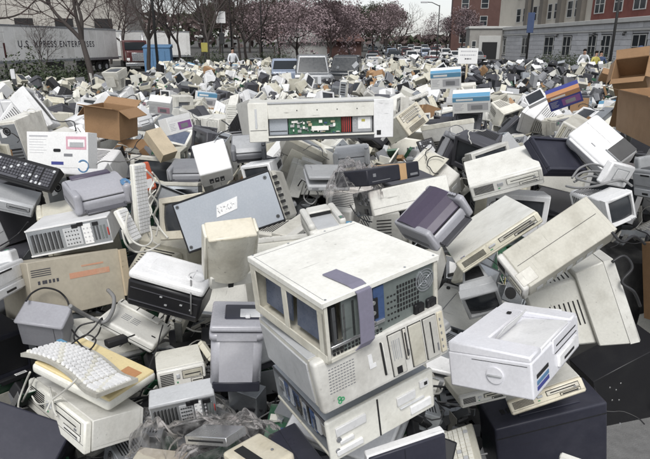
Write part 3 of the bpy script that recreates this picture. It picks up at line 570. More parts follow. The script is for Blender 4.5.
# fitted positions, rotations (radians) and sizes (metres) of the objects in the foreground
FIT = {
 'top_case': {'loc': [0.058, 1.514, 1.843], 'rot': [-0.002, -0.099, 0.61], 'dims': [0.394, 0.384, 0.181]},
 'mid_case': {'loc': [0.091, 1.513, 1.689], 'rot': [-0.1, -0.165, 0.505], 'dims': [0.425, 0.391, 0.156]},
 'low_case': {'loc': [0.094, 1.583, 1.479], 'rot': [-0.003, -0.147, 0.533], 'dims': [0.378, 0.364, 0.131]},
 'laser': {'loc': [0.744, 1.882, 1.429], 'rot': [-0.205, 0.063, 0.892], 'dims': [0.531, 0.302, 0.164]},
 'crt_right': {'loc': [1.3, 2.493, 1.2], 'rot': [-0.397, 0.172, 1.332], 'dims': [0.418, 0.414, 0.404]},
 'beige_tower': {'loc': [1.01, 2.324, 1.712], 'rot': [0.778, 0.628, -0.919], 'dims': [0.183, 0.45, 0.183]},
 'white_shell': {'loc': [1.413, 2.761, 1.767], 'rot': [-0.043, -0.346, 0.216], 'dims': [0.147, 0.366, 0.147]},
 'badge_case': {'loc': [0.813, 2.617, 1.701], 'rot': [-0.159, -0.629, 0.021], 'dims': [0.413, 0.577, 0.059]},
 'purple_inkjet': {'loc': [0.526, 2.467, 1.799], 'rot': [-0.03, -0.657, 0.52], 'dims': [0.256, 0.253, 0.14]},
 'logo_slab': {'loc': [0.436, 3.004, 1.728], 'rot': [-0.282, -0.131, 0.309], 'dims': [0.453, 0.292, 0.138]},
 'taped_black': {'loc': [0.295, 3.01, 1.881], 'rot': [-0.216, 0.02, 0.733], 'dims': [0.417, 0.249, 0.084]},
 'board_chassis': {'loc': [-0.043, 4.15, 1.953], 'rot': [-0.045, -0.021, 0.114], 'dims': [1.014, 0.449, 0.267]},
 'blue_panel_case': {'loc': [-0.351, 2.281, 1.82], 'rot': [-0.241, -0.354, -0.057], 'dims': [0.444, 0.196, 0.22]},
 'beige_cover': {'loc': [-0.349, 1.889, 1.81], 'rot': [0.52, -0.019, 0.345], 'dims': [0.185, 0.1, 0.23]},
 'grey_inkjet': {'loc': [-1.304, 3.123, 1.732], 'rot': [0.096, -0.082, 0.617], 'dims': [0.316, 0.297, 0.141]},
 'rear_case': {'loc': [-1.384, 2.984, 1.545], 'rot': [-0.091, -0.128, 0.244], 'dims': [0.414, 0.394, 0.146]},
 'tan_carton': {'loc': [-1.379, 2.707, 1.257], 'rot': [-0.271, 0.113, 0.84], 'dims': [0.467, 0.395, 0.285]},
 'black_laser': {'loc': [-0.769, 2.514, 1.389], 'rot': [0.089, 0.265, -0.081], 'dims': [0.359, 0.23, 0.193]},
 'long_case': {'loc': [-0.968, 2.528, 1.231], 'rot': [-0.126, 0.481, -0.129], 'dims': [0.299, 0.257, 0.05]},
 'keyboard_ergo': {'loc': [-0.968, 1.947, 1.345], 'rot': [-0.132, -0.031, -0.634], 'dims': [0.547, 0.173, 0.03]},
 'yellow_scanner': {'loc': [-0.951, 2.004, 1.297], 'rot': [-0.038, 0.122, -0.471], 'dims': [0.429, 0.257, 0.053]},
 'white_tower_low': {'loc': [-1.009, 1.961, 1.107], 'rot': [-0.218, -0.109, -0.751], 'dims': [0.556, 0.236, 0.128]},
 'navy_box': {'loc': [-1.445, 2.134, 0.652], 'rot': [0.526, 0.392, -0.015], 'dims': [0.452, 0.198, 0.685]},
 'black_left': {'loc': [-1.665, 2.393, 1.058], 'rot': [-0.021, 0.048, 0.917], 'dims': [0.301, 0.305, 0.243]},
 'lilac_box': {'loc': [-1.325, 2.395, 1.264], 'rot': [0.412, 0.19, 0.038], 'dims': [0.202, 0.125, 0.184]},
 'white_left': {'loc': [-1.586, 2.316, 1.476], 'rot': [-0.201, 0.206, 1.713], 'dims': [0.515, 0.3, 0.197]},
 'grey_bin': {'loc': [-0.37, 2.029, 1.32], 'rot': [-0.03, 0.077, 0.13], 'dims': [0.2, 0.25, 0.264]},
 'dark_bottom': {'loc': [1.067, 2.216, 0.622], 'rot': [0.036, -0.187, 0.124], 'dims': [0.524, 0.198, 0.428]},
 'beige_flat': {'loc': [0.957, 2.108, 1.143], 'rot': [-0.353, -0.44, -0.061], 'dims': [0.31, 0.321, 0.063]},
 'beige_flat_b': {'loc': [0.653, 2.09, 1.159], 'rot': [-0.209, -0.184, 0.124], 'dims': [0.194, 0.235, 0.052]},
 'black_ups': {'loc': [2.264, 3.569, -0.035], 'rot': [0.116, -0.41, 0.219], 'dims': [0.565, 0.255, 0.659]},
 'white_retail': {'loc': [-1.834, 3.852, 1.782], 'rot': [-0.206, -0.024, -0.249], 'dims': [0.491, 0.1, 0.243]},
 'carton_mid': {'loc': [-1.805, 4.757, 1.865], 'rot': [0.012, 0.095, -0.256], 'dims': [0.326, 0.262, 0.242]},
 'grey_fax': {'loc': [-1.05, 4.283, 1.622], 'rot': [0.072, -0.008, 0.028], 'dims': [0.287, 0.326, 0.118]},
 'dark_inkjet': {'loc': [-0.62, 4.569, 1.746], 'rot': [0.236, -0.059, 0.107], 'dims': [0.28, 0.324, 0.125]},
 'white_crt_mid': {'loc': [-0.422, 4.139, 1.644], 'rot': [0.092, -0.184, -0.294], 'dims': [0.231, 0.387, 0.155]},
 'drive_case': {'loc': [0.846, 5.552, 1.766], 'rot': [-0.45, -0.465, 0.62], 'dims': [0.289, 0.352, 0.225]},
 'crt_shell': {'loc': [1.195, 4.104, 1.666], 'rot': [-0.162, -0.258, 0.285], 'dims': [0.3, 0.34, 0.221]},
 'slab_behind': {'loc': [1.219, 3.724, 1.725], 'rot': [0.377, -0.331, -0.205], 'dims': [0.458, 0.319, 0.125]},
 'purple_lcd': {'loc': [1.575, 3.596, 1.798], 'rot': [-0.833, 0.121, 0.529], 'dims': [0.381, 0.08, 0.273]},
 'big_white': {'loc': [1.852, 3.785, 1.894], 'rot': [0.724, 0.603, -0.851], 'dims': [0.367, 0.252, 0.168]},
 'carton_right': {'loc': [2.604, 4.228, 1.92], 'rot': [0.083, -0.016, -1.805], 'dims': [1.353, 0.439, 0.339]},
 'white_fax': {'loc': [0.233, 4.62, 1.651], 'rot': [-0.011, -0.131, -0.073], 'dims': [0.295, 0.34, 0.148]},
 'edge_carton': {'loc': [2.667, 3.599, 0.714], 'rot': [0.03, -0.24, -1.357], 'dims': [0.495, 0.451, 0.569]},
 'crt_small_a': {'loc': [0.761, 2.48, 1.436], 'rot': [0.591, -0.372, -0.163], 'dims': [0.169, 0.217, 0.201]},
 'white_edge_box': {'loc': [0.266, 1.431, 1.272], 'rot': [-0.018, -0.116, 0.313], 'dims': [0.262, 0.041, 0.172]},
 'purple_panel': {'loc': [-0.082, 1.633, 1.147], 'rot': [-0.236, -0.225, 0.413], 'dims': [0.116, 0.329, 0.1]},
 'beige_bracket': {'loc': [-0.204, 1.431, 1.357], 'rot': [-0.203, -0.037, 0.711], 'dims': [0.145, 0.199, 0.04]},
 'bag_panel': {'loc': [-0.557, 1.894, 1.196], 'rot': [0.159, -0.076, 0.265], 'dims': [0.247, 0.1, 0.12]},
 'metal_strip': {'loc': [-0.377, 1.614, 1.3], 'rot': [-0.165, -0.321, -0.5], 'dims': [0.196, 0.1, 0.031]},
 'yellow_slab': {'loc': [-0.601, 1.618, 1.123], 'rot': [-0.321, 0.176, 0.043], 'dims': [0.189, 0.207, 0.07]},
 'black_slab': {'loc': [-1.778, 3.273, 1.858], 'rot': [0.736, 0.17, -0.293], 'dims': [0.451, 0.145, 0.06]},
 'grey_slab': {'loc': [-1.924, 3.298, 1.669], 'rot': [0.3, 0.323, 0.236], 'dims': [0.289, 0.188, 0.08]},
 'white_strip': {'loc': [-0.947, 2.765, 1.663], 'rot': [-0.032, 0.057, 1.088], 'dims': [0.09, 0.03, 0.366]},
 'white_strip_b': {'loc': [-0.954, 2.664, 1.654], 'rot': [-0.466, 0.05, 1.296], 'dims': [0.08, 0.03, 0.181]},
 'orange_bag': {'loc': [-1.069, 3.286, 1.758], 'rot': [-0.286, 0.039, 1.262], 'dims': [0.121, 0.06, 0.172]},
 'crt_left': {'loc': [-0.661, 2.922, 1.582], 'rot': [-0.239, -0.249, -0.64], 'dims': [0.362, 0.336, 0.232]},
 'scanner_mid': {'loc': [0.005, 3.74, 1.706], 'rot': [0.232, 0.035, 0.159], 'dims': [0.284, 0.281, 0.07]},
 'cream_phone': {'loc': [-0.001, 2.599, 1.725], 'rot': [0.0, -0.154, 0.2], 'dims': [0.183, 0.299, 0.1]},
 'lid_right': {'loc': [1.45, 2.779, 1.921], 'rot': [0.273, 0.247, 0.611], 'dims': [0.238, 0.04, 0.12]},
 'metal_shell': {'loc': [2.062, 3.221, 1.753], 'rot': [0.167, -0.146, -1.55], 'dims': [0.293, 0.3, 0.24]},
 'retail_a': {'loc': [1.663, 7.92, 2.055], 'rot': [0.433, -0.079, -0.241], 'dims': [0.403, 0.16, 0.238]},
 'retail_b': {'loc': [1.594, 6.188, 1.933], 'rot': [0.468, -0.083, -0.296], 'dims': [0.388, 0.16, 0.198]},
 'retail_navy': {'loc': [2.709, 6.42, 1.977], 'rot': [0.604, -0.404, -0.378], 'dims': [0.345, 0.14, 0.202]},
 'lcd_white': {'loc': [2.498, 6.698, 1.942], 'rot': [-0.95, -0.531, -0.255], 'dims': [0.216, 0.05, 0.2]},
 'carton_back': {'loc': [3.535, 6.6, 2.16], 'rot': [0.801, -0.14, -0.691], 'dims': [0.342, 0.3, 0.283]},
 'retail_pink': {'loc': [-2.019, 7.006, 1.817], 'rot': [0.489, 0.132, 0.106], 'dims': [0.257, 0.14, 0.18]},
 'retail_purple': {'loc': [-1.425, 5.474, 1.782], 'rot': [-0.243, -0.075, 1.019], 'dims': [0.306, 0.12, 0.162]},
 'pale_flap_box': {'loc': [-1.251, 4.449, 1.743], 'rot': [-0.799, -0.146, 0.834], 'dims': [0.133, 0.1, 0.249]},
 'printed_white': {'loc': [-0.695, 3.458, 1.853], 'rot': [0.967, -0.2, 0.267], 'dims': [0.196, 0.2, 0.203]},
 'pit_case_a': {'loc': [-1.177, 2.499, 1.105], 'rot': [0.629, 0.41, 1.373], 'dims': [0.327, 0.301, 0.12]},
 'pit_case_b': {'loc': [-0.683, 2.31, 1.079], 'rot': [-0.153, -0.04, 0.341], 'dims': [0.208, 0.271, 0.116]},
}
# settled heap: kind index, position in cm, rotation quaternion in 1/99
PILE = [(7,116,130,105,19,-67,19,68),(31,45,174,113,53,22,35,-72),(14,54,178,101,66,13,-13,-71),(31,32,181,126,97,2,16,-14),(25,-48,182,103,81,-45,-11,32),(31,33,183,115,66,-21,45,-55),
(22,-81,187,97,89,-10,6,-43),(16,10,189,116,82,16,-21,48),(27,-75,195,99,15,44,2,-87),(25,-16,201,101,73,15,-16,63),(31,41,205,107,72,-15,33,-57),(23,5,206,121,6,8,85,-50),
(22,-77,207,95,68,3,9,-71),(31,-28,207,95,71,-44,-36,-39),(26,-55,207,95,78,4,2,-61),(22,41,208,103,71,8,10,68),(18,4,208,119,26,-92,24,-4),(25,-123,211,114,35,9,-36,-85),
(15,-65,213,102,1,-23,-96,-6),(22,-37,214,106,14,16,64,73),(31,-50,219,113,90,-3,-2,-41),(31,-37,219,95,65,40,-11,-63),(26,-53,220,100,5,-19,-15,-96),(31,-138,220,108,74,54,2,-38),
(31,-44,230,100,89,-26,-20,-29),(17,32,231,126,42,46,-74,22),(29,63,233,96,70,1,-24,65),(11,-20,234,129,17,20,-63,-72),(31,-86,240,110,48,27,15,81),(18,-27,250,103,14,1,6,-98),
(16,53,252,104,84,5,-3,52),(22,60,253,111,92,6,2,-35),(28,-50,255,102,57,1,-52,-63),(31,-61,257,115,74,11,22,-61),(16,40,261,126,11,-93,-18,-26),(26,-80,266,101,65,-16,-8,-73),
(24,-179,281,138,11,-93,19,24),(26,-129,282,112,56,-15,-13,-79),(9,-199,284,146,98,0,-12,4),(4,79,284,120,6,-95,29,2),(30,-65,284,107,87,3,-1,-47),(7,2,293,138,24,-49,-48,67),
(17,-57,294,132,27,-59,71,24),(26,-68,295,106,96,-3,-24,1),(14,-80,299,117,39,41,12,-80),(30,-141,311,106,36,18,15,89),(18,102,313,133,50,22,46,-69),(0,-98,314,112,19,1,-6,97),
(8,-211,325,123,55,-43,-49,-50),(6,-152,336,128,84,8,3,-52),(4,57,338,112,17,-17,-5,96),(20,9,342,115,73,5,-4,66),(0,-28,350,116,85,5,-3,50),(1,111,352,116,62,4,-5,77),
(4,-115,353,153,42,-40,-49,64),(8,-204,354,138,46,1,-11,87),(26,88,354,112,3,15,-26,94),(18,-144,357,117,93,6,2,-33),(0,56,362,138,50,57,-42,-48),(22,82,381,127,65,74,6,7),
(18,-122,389,145,66,49,-32,45),(1,118,399,144,69,12,70,-4),(18,-112,404,141,1,0,-62,77),(0,-235,405,183,66,68,-21,-17),(0,16,406,123,15,1,-6,98),(8,59,408,125,91,8,8,-38),
(29,241,412,119,24,-4,6,96),(23,192,413,142,25,36,-55,-70),(14,261,415,126,96,2,-21,9),(19,-251,418,160,69,-15,-66,-23),(10,-152,419,143,38,-34,64,-56),(6,-222,427,126,52,3,5,-84),
(0,84,436,170,17,-88,-35,-21),(15,134,438,168,94,2,1,-29),(9,288,438,127,2,0,6,-99),(31,262,440,124,81,49,22,18),(9,-326,440,185,57,41,-61,34),(1,239,441,171,6,-28,-94,-7),
(6,142,442,128,72,2,-2,68),(22,-18,446,137,6,-98,10,1),(3,-9,447,170,9,-69,-69,13),(13,194,449,186,5,-21,94,-24),(16,-41,450,133,98,2,-13,11),(1,-168,451,157,66,12,-68,-27),
(23,186,452,132,0,0,74,-65),(17,194,452,165,0,-47,87,7),(16,-320,463,175,36,-89,16,-17),(0,-23,465,162,70,-65,12,22),(4,-85,471,160,22,49,-41,-72),(0,-145,472,134,99,-4,5,2),
(10,-220,483,183,16,-75,-62,5),(2,135,484,159,90,22,6,-33),(9,299,485,148,92,9,13,-32),(12,101,495,168,53,9,79,-27),(6,-261,497,161,5,-7,-5,99),(17,-12,500,153,38,-67,52,-34),
(3,234,504,164,28,77,-22,51),(5,162,507,159,64,22,36,62),(0,-152,513,132,68,0,3,72),(10,-98,513,128,80,2,7,58),(16,-324,516,148,33,-51,-68,-38),(2,-102,516,150,87,-5,5,-47),
(15,100,516,156,73,34,32,-48),(19,-245,518,148,65,73,-12,-3),(0,28,519,127,71,0,1,-69),(5,197,523,153,66,-28,-6,-68),(12,316,529,138,86,18,-4,-45),(20,-45,530,140,88,-12,38,24),
(5,264,532,159,10,42,89,2),(6,267,537,167,78,-14,-52,-30),(0,135,544,171,24,-39,-59,65),(4,2,546,145,13,68,9,-70),(16,-442,547,146,48,2,-2,86),(23,230,547,156,9,-55,51,64),
(12,-436,549,166,66,70,18,18),(18,22,551,144,46,-56,46,49),(14,-117,551,155,37,-40,-82,-9),(14,-76,552,164,76,1,-11,-62),(1,346,555,154,11,-77,0,-61),(8,323,555,133,94,7,6,31),
(6,-37,563,148,65,62,-36,-21),(4,-67,565,188,60,59,-44,-28),(14,-304,566,156,97,-9,-5,19),(0,150,567,148,41,-59,51,44),(6,188,568,131,18,5,-11,-97),(19,-199,570,147,14,68,-4,70),
(13,244,572,151,25,-35,-60,66),(17,400,573,158,89,-13,38,-13),(1,-301,576,187,27,38,-51,71),(12,-100,578,157,25,7,-23,-93),(9,109,580,154,8,74,-66,-2),(1,-218,582,184,31,34,-56,67),
(19,-366,582,158,82,49,-7,24),(1,-254,583,158,70,53,27,-36),(18,303,583,161,70,-61,-33,7),(7,4,588,163,1,-92,-13,-35),(0,-9,589,174,65,43,-60,-12),(7,-473,590,156,64,-67,30,-19),
(18,-316,594,161,14,-4,6,-98),(22,324,600,141,54,-3,-10,82),(10,86,602,146,40,-50,60,45),(13,-319,604,190,35,45,56,58),(6,-18,604,164,5,8,-90,-39),(2,233,605,130,98,-9,-6,-6),
(17,337,605,168,23,-37,-83,31),(2,65,607,158,16,42,9,-88),(6,-70,607,157,43,-68,39,43),(21,-262,610,156,52,49,-44,52),(17,35,612,136,58,22,35,69),(14,150,614,154,48,-83,-7,-24),
(14,59,616,132,15,-69,-58,38),(0,-125,617,159,16,70,68,9),(0,274,617,169,7,-21,96,-10),(1,-488,619,141,61,-72,-15,26),(3,-158,620,164,11,2,-86,47),(0,408,626,171,6,-24,-94,18),
(17,108,631,151,41,-41,-21,-77),(2,181,634,166,71,-24,-65,-1),(17,-238,634,144,76,-32,-53,12),(8,-87,635,167,76,30,41,-38),(0,5,638,138,44,-53,-57,-42),(18,310,640,166,20,49,-47,69),
(12,428,642,145,0,94,-9,29),(17,353,646,140,37,-7,8,91),(2,-409,657,142,70,66,9,22),(1,77,662,113,93,-21,8,23),(2,-162,662,156,8,-53,61,57),(16,300,662,150,3,-84,52,-6),
(2,253,663,123,11,5,-10,-98),(2,136,665,172,43,47,-74,18),(10,29,665,138,64,-1,73,21),(3,-94,668,164,2,63,-76,7),(0,-36,668,151,14,98,2,-6),(0,147,674,139,3,26,95,-12),
(19,174,677,137,68,-26,33,-59),(2,-430,678,150,63,6,4,-76),(4,42,684,166,65,27,26,65),(1,415,686,146,10,77,-12,60),(5,-52,694,154,49,21,-12,-83),(1,-381,696,158,8,-21,97,1),
(10,282,696,157,21,-11,65,-71),(19,346,698,162,22,31,-89,-22),(14,289,698,140,4,-74,66,-7),(12,398,699,145,15,78,58,8),(18,-212,699,137,20,83,-41,-28),(0,150,702,158,19,72,-28,-59),
(0,-3,704,160,25,-8,48,-82),(1,-395,707,197,5,57,80,6),(3,-544,708,142,14,-51,23,-80),(14,32,708,143,30,52,9,-78),(7,87,712,144,58,35,38,-61),(0,250,716,148,24,59,76,-3),
(5,-458,718,135,64,67,-24,-24),(7,-235,720,107,34,-3,10,92),(9,49,727,134,68,52,-26,-43),(7,191,727,153,5,92,-12,-33),(24,103,736,142,84,32,41,-12),(1,294,738,181,1,-75,-48,44),
(0,483,739,148,60,77,-16,1),(5,21,740,137,53,-53,24,60),(2,-141,742,139,75,7,-63,8),(10,-578,744,134,61,0,0,-78),(1,-288,745,165,20,78,28,-50),(4,441,746,136,87,0,13,46),
(8,-553,746,148,85,-1,45,-23),(11,-249,746,162,31,91,14,17),(17,539,749,134,70,-9,1,69),(1,278,753,107,67,-3,-17,-70),(0,-402,754,170,34,-47,35,72),(24,321,756,129,39,72,-54,12),
(2,19,759,131,81,-48,-30,-8),(9,440,762,147,96,-8,10,-19),(1,-77,764,164,28,-26,91,-12),(18,213,767,133,34,14,-92,-4),(21,-326,767,129,58,-18,77,8),(7,-119,770,135,98,-8,1,-12),
(6,-212,771,121,15,40,-26,-85),(1,157,773,133,42,1,90,-4),(1,340,773,142,89,17,-36,-19),(17,-378,777,127,14,89,-38,16),(13,-376,777,127,20,5,-20,-95),(0,136,778,137,87,33,30,-16),
(5,-440,780,167,2,-91,35,18),(10,562,783,148,85,1,-1,50),(1,108,787,122,62,-19,34,67),(7,-599,787,135,89,-8,41,13),(10,-542,788,135,49,-48,52,50),(1,-333,797,145,96,7,14,16),
(11,42,798,152,15,89,1,-40),(4,559,801,149,0,-43,-89,-1),(10,-384,803,147,43,-4,-3,-89),(18,-215,804,154,28,-68,-65,15),(2,497,804,137,83,25,-48,-6),(2,281,806,134,89,11,-41,-3),
(2,-298,806,124,81,-26,22,-45),(2,-80,807,130,86,-42,-14,-19),(7,-171,808,154,67,20,67,-19),(17,-127,810,123,43,55,40,-58),(17,-5,810,124,53,-19,7,81),(11,233,811,124,9,-4,98,-5),
(18,-444,811,139,64,-70,-16,24),(5,-496,818,147,98,-14,3,-7),(24,332,820,130,43,-16,-2,-88),(5,228,821,122,70,-10,-3,69),(3,116,825,124,28,-81,-46,-19),(18,338,833,138,19,12,11,96),
(12,290,835,141,74,-40,-3,-52),(17,527,840,136,84,7,3,-52),(4,447,844,134,10,5,4,-98),(17,-407,845,138,61,59,-22,-46),(17,-321,846,129,64,67,32,15),(9,626,853,153,63,-4,-77,2),
(17,276,853,120,61,-42,-56,-33),(6,-260,855,136,86,-22,-44,7),(11,-36,858,141,3,-4,-75,65),(3,558,860,126,63,9,76,2),(3,-222,860,139,88,-1,-3,-44),(18,-388,860,137,93,-10,-6,31),
(2,-665,861,131,41,-49,43,-62),(0,-339,863,130,24,-67,-16,-67),(5,-584,866,127,11,74,63,-19),(10,333,879,146,74,2,-65,11),(1,422,882,134,69,-63,-28,-16),(4,-676,886,131,57,-46,12,66),
(3,200,890,154,63,17,-74,3),(4,545,892,122,36,63,-37,57),(0,273,894,144,91,29,-4,24),(19,-500,894,141,16,64,-5,73),(1,610,896,148,18,-85,47,10),(6,516,899,120,46,35,59,54),
(5,469,900,133,84,-13,20,-47),(3,-234,901,130,1,26,1,96),(13,676,901,126,22,4,-94,-20),(18,-84,902,147,0,37,-92,3),(6,-179,905,144,35,-89,26,2),(6,-369,906,149,28,-74,33,49),
(9,285,910,124,70,24,-16,63),(13,500,911,124,27,-66,59,36),(1,18,912,151,40,59,29,-62),(7,530,913,141,69,-2,-8,-70),(5,-18,914,116,24,-46,10,84),(19,585,918,127,9,24,-49,-82),
(7,340,919,162,46,80,-5,34),(24,-513,925,125,10,69,-70,9),(9,-560,925,125,64,14,68,-31),(5,-244,928,113,55,-48,50,44),(6,497,929,162,7,5,-88,-45),(1,744,938,118,62,-77,5,-10),
(2,-425,939,136,0,-16,-52,83),(10,455,939,112,64,-37,60,30),(4,163,940,122,1,33,-20,91),(24,237,947,125,18,-25,-87,37),(3,273,949,164,3,-89,42,0),(4,93,950,126,98,-3,-7,-13),
(1,-20,952,125,78,-28,54,7),(1,336,952,122,4,-51,49,-69),(10,443,952,134,93,-5,-3,34),(23,570,953,120,42,8,-65,-61),(0,-420,954,129,7,77,61,6),(9,-274,955,119,51,40,-45,-59),
(23,417,956,129,56,48,46,48),(16,-447,957,119,65,19,-28,-66),(19,-100,959,149,52,-62,35,-45),(16,57,959,128,35,70,57,23),(7,-326,959,127,15,-22,64,-71),(18,97,960,152,2,-57,80,-7),
(7,148,962,132,43,78,-37,24),(1,-663,962,115,98,-11,-3,8),(7,622,964,115,93,-2,34,-4),(1,-402,968,133,93,-4,7,33),(3,-126,968,124,8,1,9,98),(7,676,969,127,51,45,-53,48),
(7,491,970,133,34,39,-74,-40),(1,-177,970,123,71,-40,-26,-50),(20,328,972,113,89,25,-10,35),(2,-229,972,124,44,24,-2,85),(5,560,973,117,19,-20,-94,16),(10,-697,975,131,45,40,-71,-33),
(18,-335,989,134,17,25,94,-2),(2,366,991,123,93,0,-3,-34),(20,580,994,130,44,44,-30,-71),(12,320,994,109,26,-75,56,-19),(0,-358,996,108,34,-63,-24,64),(3,-444,997,114,68,-5,23,-68),
(24,-250,998,110,9,-93,-15,28),(14,-316,999,122,90,-12,-13,38),(4,125,999,112,50,38,-60,47),(24,-486,999,109,38,27,-56,67),(9,420,1003,119,65,-2,5,74),(10,24,1004,146,3,50,85,-10),
(0,607,1006,128,9,-1,-4,-98),(4,-228,1006,134,14,10,91,35),(16,213,1006,116,83,22,-32,-38),(0,-100,1007,136,7,-72,5,67),(3,169,1007,114,99,0,-4,5),(7,485,1010,113,63,39,-54,-37),
(1,17,1012,122,9,72,-68,5),(20,-555,1013,112,33,-89,-2,-28),(8,390,1015,111,84,-52,-4,-8),(0,669,1017,118,55,41,-63,-32),(16,704,1020,104,12,-18,54,-80),(0,564,1020,113,79,4,-41,-43),
(15,-236,1028,106,16,83,4,51),(19,-217,1034,105,51,68,-12,49),(12,-453,1035,141,5,71,-67,-16),(0,-172,1035,133,69,17,-21,66),(0,318,1035,144,80,17,-13,-54),(1,608,1036,147,41,-59,-52,-44),
(9,-333,1043,122,66,38,-15,-62),(4,-160,1043,104,35,-13,-10,-91),(8,248,1044,103,45,-40,-61,-49),(2,268,1045,123,74,10,-32,56),(1,350,1046,115,81,19,-15,-52),(4,40,1046,176,5,-67,5,73),
(10,72,1048,111,56,-10,-4,81),(24,-266,1048,103,49,33,-58,-54),(3,-416,1049,134,48,59,40,-49),(4,-573,1050,133,10,-94,30,-1),(4,-462,1050,117,95,10,13,20),(0,784,1050,119,8,93,11,32),
(23,-496,1051,103,46,54,-44,-54),(9,69,1055,133,23,9,-5,-96),(8,-300,1055,131,1,-48,85,14),(22,680,1056,123,53,-5,-3,-83),(14,125,1056,124,9,-21,96,-10),(18,700,1058,128,97,-4,16,-10),
(11,-202,1059,117,20,22,9,-94),(16,644,1061,105,0,34,-93,8),(1,37,1062,134,72,9,-66,8),(0,100,1063,138,25,7,71,64),(5,-655,1064,109,89,25,23,-27),(17,-373,1065,110,69,-69,-3,-15),
(6,513,1068,103,46,49,-50,-52),(3,409,1075,124,78,34,-11,49),(18,-262,1078,148,1,-36,92,-10),(8,-188,1078,130,50,-44,-55,-49),(1,162,1082,107,50,-51,-56,-39),(16,-354,1082,115,5,-6,-71,69),
(9,-428,1083,120,19,6,12,-96),(16,-241,1084,133,12,70,68,-6),(1,321,1085,121,81,11,-51,22),(22,390,1091,124,93,7,-5,33),(6,192,1093,104,62,-76,-5,5),(23,199,1093,113,33,77,19,-49),
(11,93,1094,111,2,87,-46,9),(17,-153,1095,111,84,-4,-4,52),(1,-754,1097,123,6,-73,66,-8),(0,631,1098,155,55,-7,-77,-29),(0,661,1098,108,70,-28,28,-57),(0,161,1101,125,72,-8,-5,-67),
(17,-547,1102,130,37,33,-28,-81),(1,-305,1102,113,3,74,-5,66),(11,-183,1107,140,99,0,-5,6),(0,-423,1107,104,72,24,64,-5),(4,646,1107,115,67,8,-72,3),(16,-516,1108,112,23,86,24,37),
(10,-284,1112,150,63,68,28,22),(19,479,1112,141,67,14,69,-18),(24,-359,1113,105,5,-39,-90,-9),(4,-238,1113,118,94,28,-1,-10),(1,349,1113,115,98,12,7,-2),(1,569,1115,114,47,-2,1,-87),
(11,105,1115,120,53,-68,-17,45),(1,759,1116,106,63,-5,76,-7),(3,-524,1119,125,55,62,-55,6),(1,-75,1121,124,48,49,57,-43),(9,-654,1121,114,36,-32,56,66),(1,-324,1121,127,50,55,-54,37),
(12,-162,1123,119,47,-46,-50,-55),(0,-758,1128,128,5,-12,-15,97),(18,-560,1129,105,72,-22,-54,-35),(11,-718,1131,108,20,-34,-7,91),(16,-591,1136,110,30,-51,66,-44),(7,162,1137,126,50,-44,9,73),
(1,28,1137,121,59,-19,34,-69),(2,292,1138,133,12,-74,-7,-64),(0,782,1138,144,36,-53,71,25),(24,681,1144,114,81,-5,4,-57),(1,-199,1145,103,75,-5,-64,-8),(10,-382,1150,110,59,16,-71,30),
(0,-241,1151,139,8,-76,6,63),(3,472,1152,112,13,54,-82,3),(16,670,1153,127,83,2,6,53),(14,-490,1154,116,23,57,27,-73),(19,210,1155,109,96,-9,14,17),(21,111,1156,126,27,-20,-51,78),
(17,262,1158,115,90,40,-4,-3),(0,603,1158,113,14,62,-19,73),(14,515,1161,104,32,1,-10,-93),(7,-370,1161,92,94,-7,-11,28),(5,-582,1162,106,71,-65,14,-19),(0,-432,1164,186,78,-59,10,-15),
(8,-21,1164,105,19,-11,-71,65),(0,-118,1165,105,85,-46,0,-24),(8,-206,1166,135,39,52,-23,71),(4,-127,1166,108,42,87,11,-18),(0,316,1168,125,53,-50,41,53),(0,364,1168,105,72,-20,56,32),
(0,16,1172,105,41,58,46,-51),(16,-505,1173,107,39,-46,77,19),(17,-29,1176,104,5,14,-72,-66),(0,-791,1177,105,55,56,32,50),(9,-627,1178,106,50,48,41,-58),(1,-405,1182,152,23,-71,4,66),
(7,-683,1182,152,17,64,-55,49),(0,181,1183,134,51,33,-72,-29),(0,295,1184,145,1,-4,-8,99),(0,-296,1189,124,58,-60,-38,-38),(1,-556,1190,109,22,-69,20,64),(3,-362,1190,121,59,-47,30,57),
(20,-251,1193,136,95,5,8,24),(17,-510,1195,107,43,-59,-50,-45),(19,-252,1198,106,99,3,9,1),(18,-465,1199,108,66,2,-1,-74),(13,-722,1200,114,41,-1,-84,-33),(16,510,1201,112,3,-82,-55,5),
(3,56,1204,121,90,-3,12,39),(3,-66,1204,121,7,86,49,-2),(4,692,1206,140,4,-98,-11,-3),(16,859,1208,142,83,-8,3,-53),(4,-661,1210,123,82,-13,17,-51),(7,454,1211,109,85,2,50,-10),
(10,858,1211,119,43,-9,-1,-89),(1,-393,1212,117,33,-32,-71,51),(0,-843,1213,119,61,74,-19,-13),(4,-615,1213,125,87,3,6,46),(5,198,1214,108,83,3,10,54),(23,-259,1215,147,81,38,-42,-3),
(9,-212,1221,124,45,-58,50,-45),(4,-125,1223,112,46,-38,76,20),(1,-7,1224,121,89,-14,2,42),(5,-64,1224,116,87,-34,1,-34),(14,-505,1226,109,21,7,-21,94),(8,72,1229,126,50,-53,-49,-46),
(6,296,1229,125,9,66,37,63),(6,383,1230,119,55,43,-60,-35),(14,528,1234,108,20,7,0,-97),(22,-305,1236,106,2,-70,70,-2),(3,858,1238,103,55,-51,-47,-44),(22,-357,1241,125,68,-23,64,24),
(16,140,1242,110,13,-72,-63,21),(5,-546,1248,105,1,74,2,66),(6,518,1250,105,57,-21,0,78),(4,-562,1250,105,5,72,2,68),(8,560,1251,112,40,3,-1,-91),(13,-698,1253,107,4,-97,19,-2),
(17,603,1253,112,96,-11,2,24),(4,-506,1254,115,1,-8,98,7),(0,252,1254,92,92,24,-19,18),(19,411,1256,109,57,-40,-2,71),(8,-752,1257,107,70,38,55,-19),(12,-43,1258,128,52,-48,-57,-40),
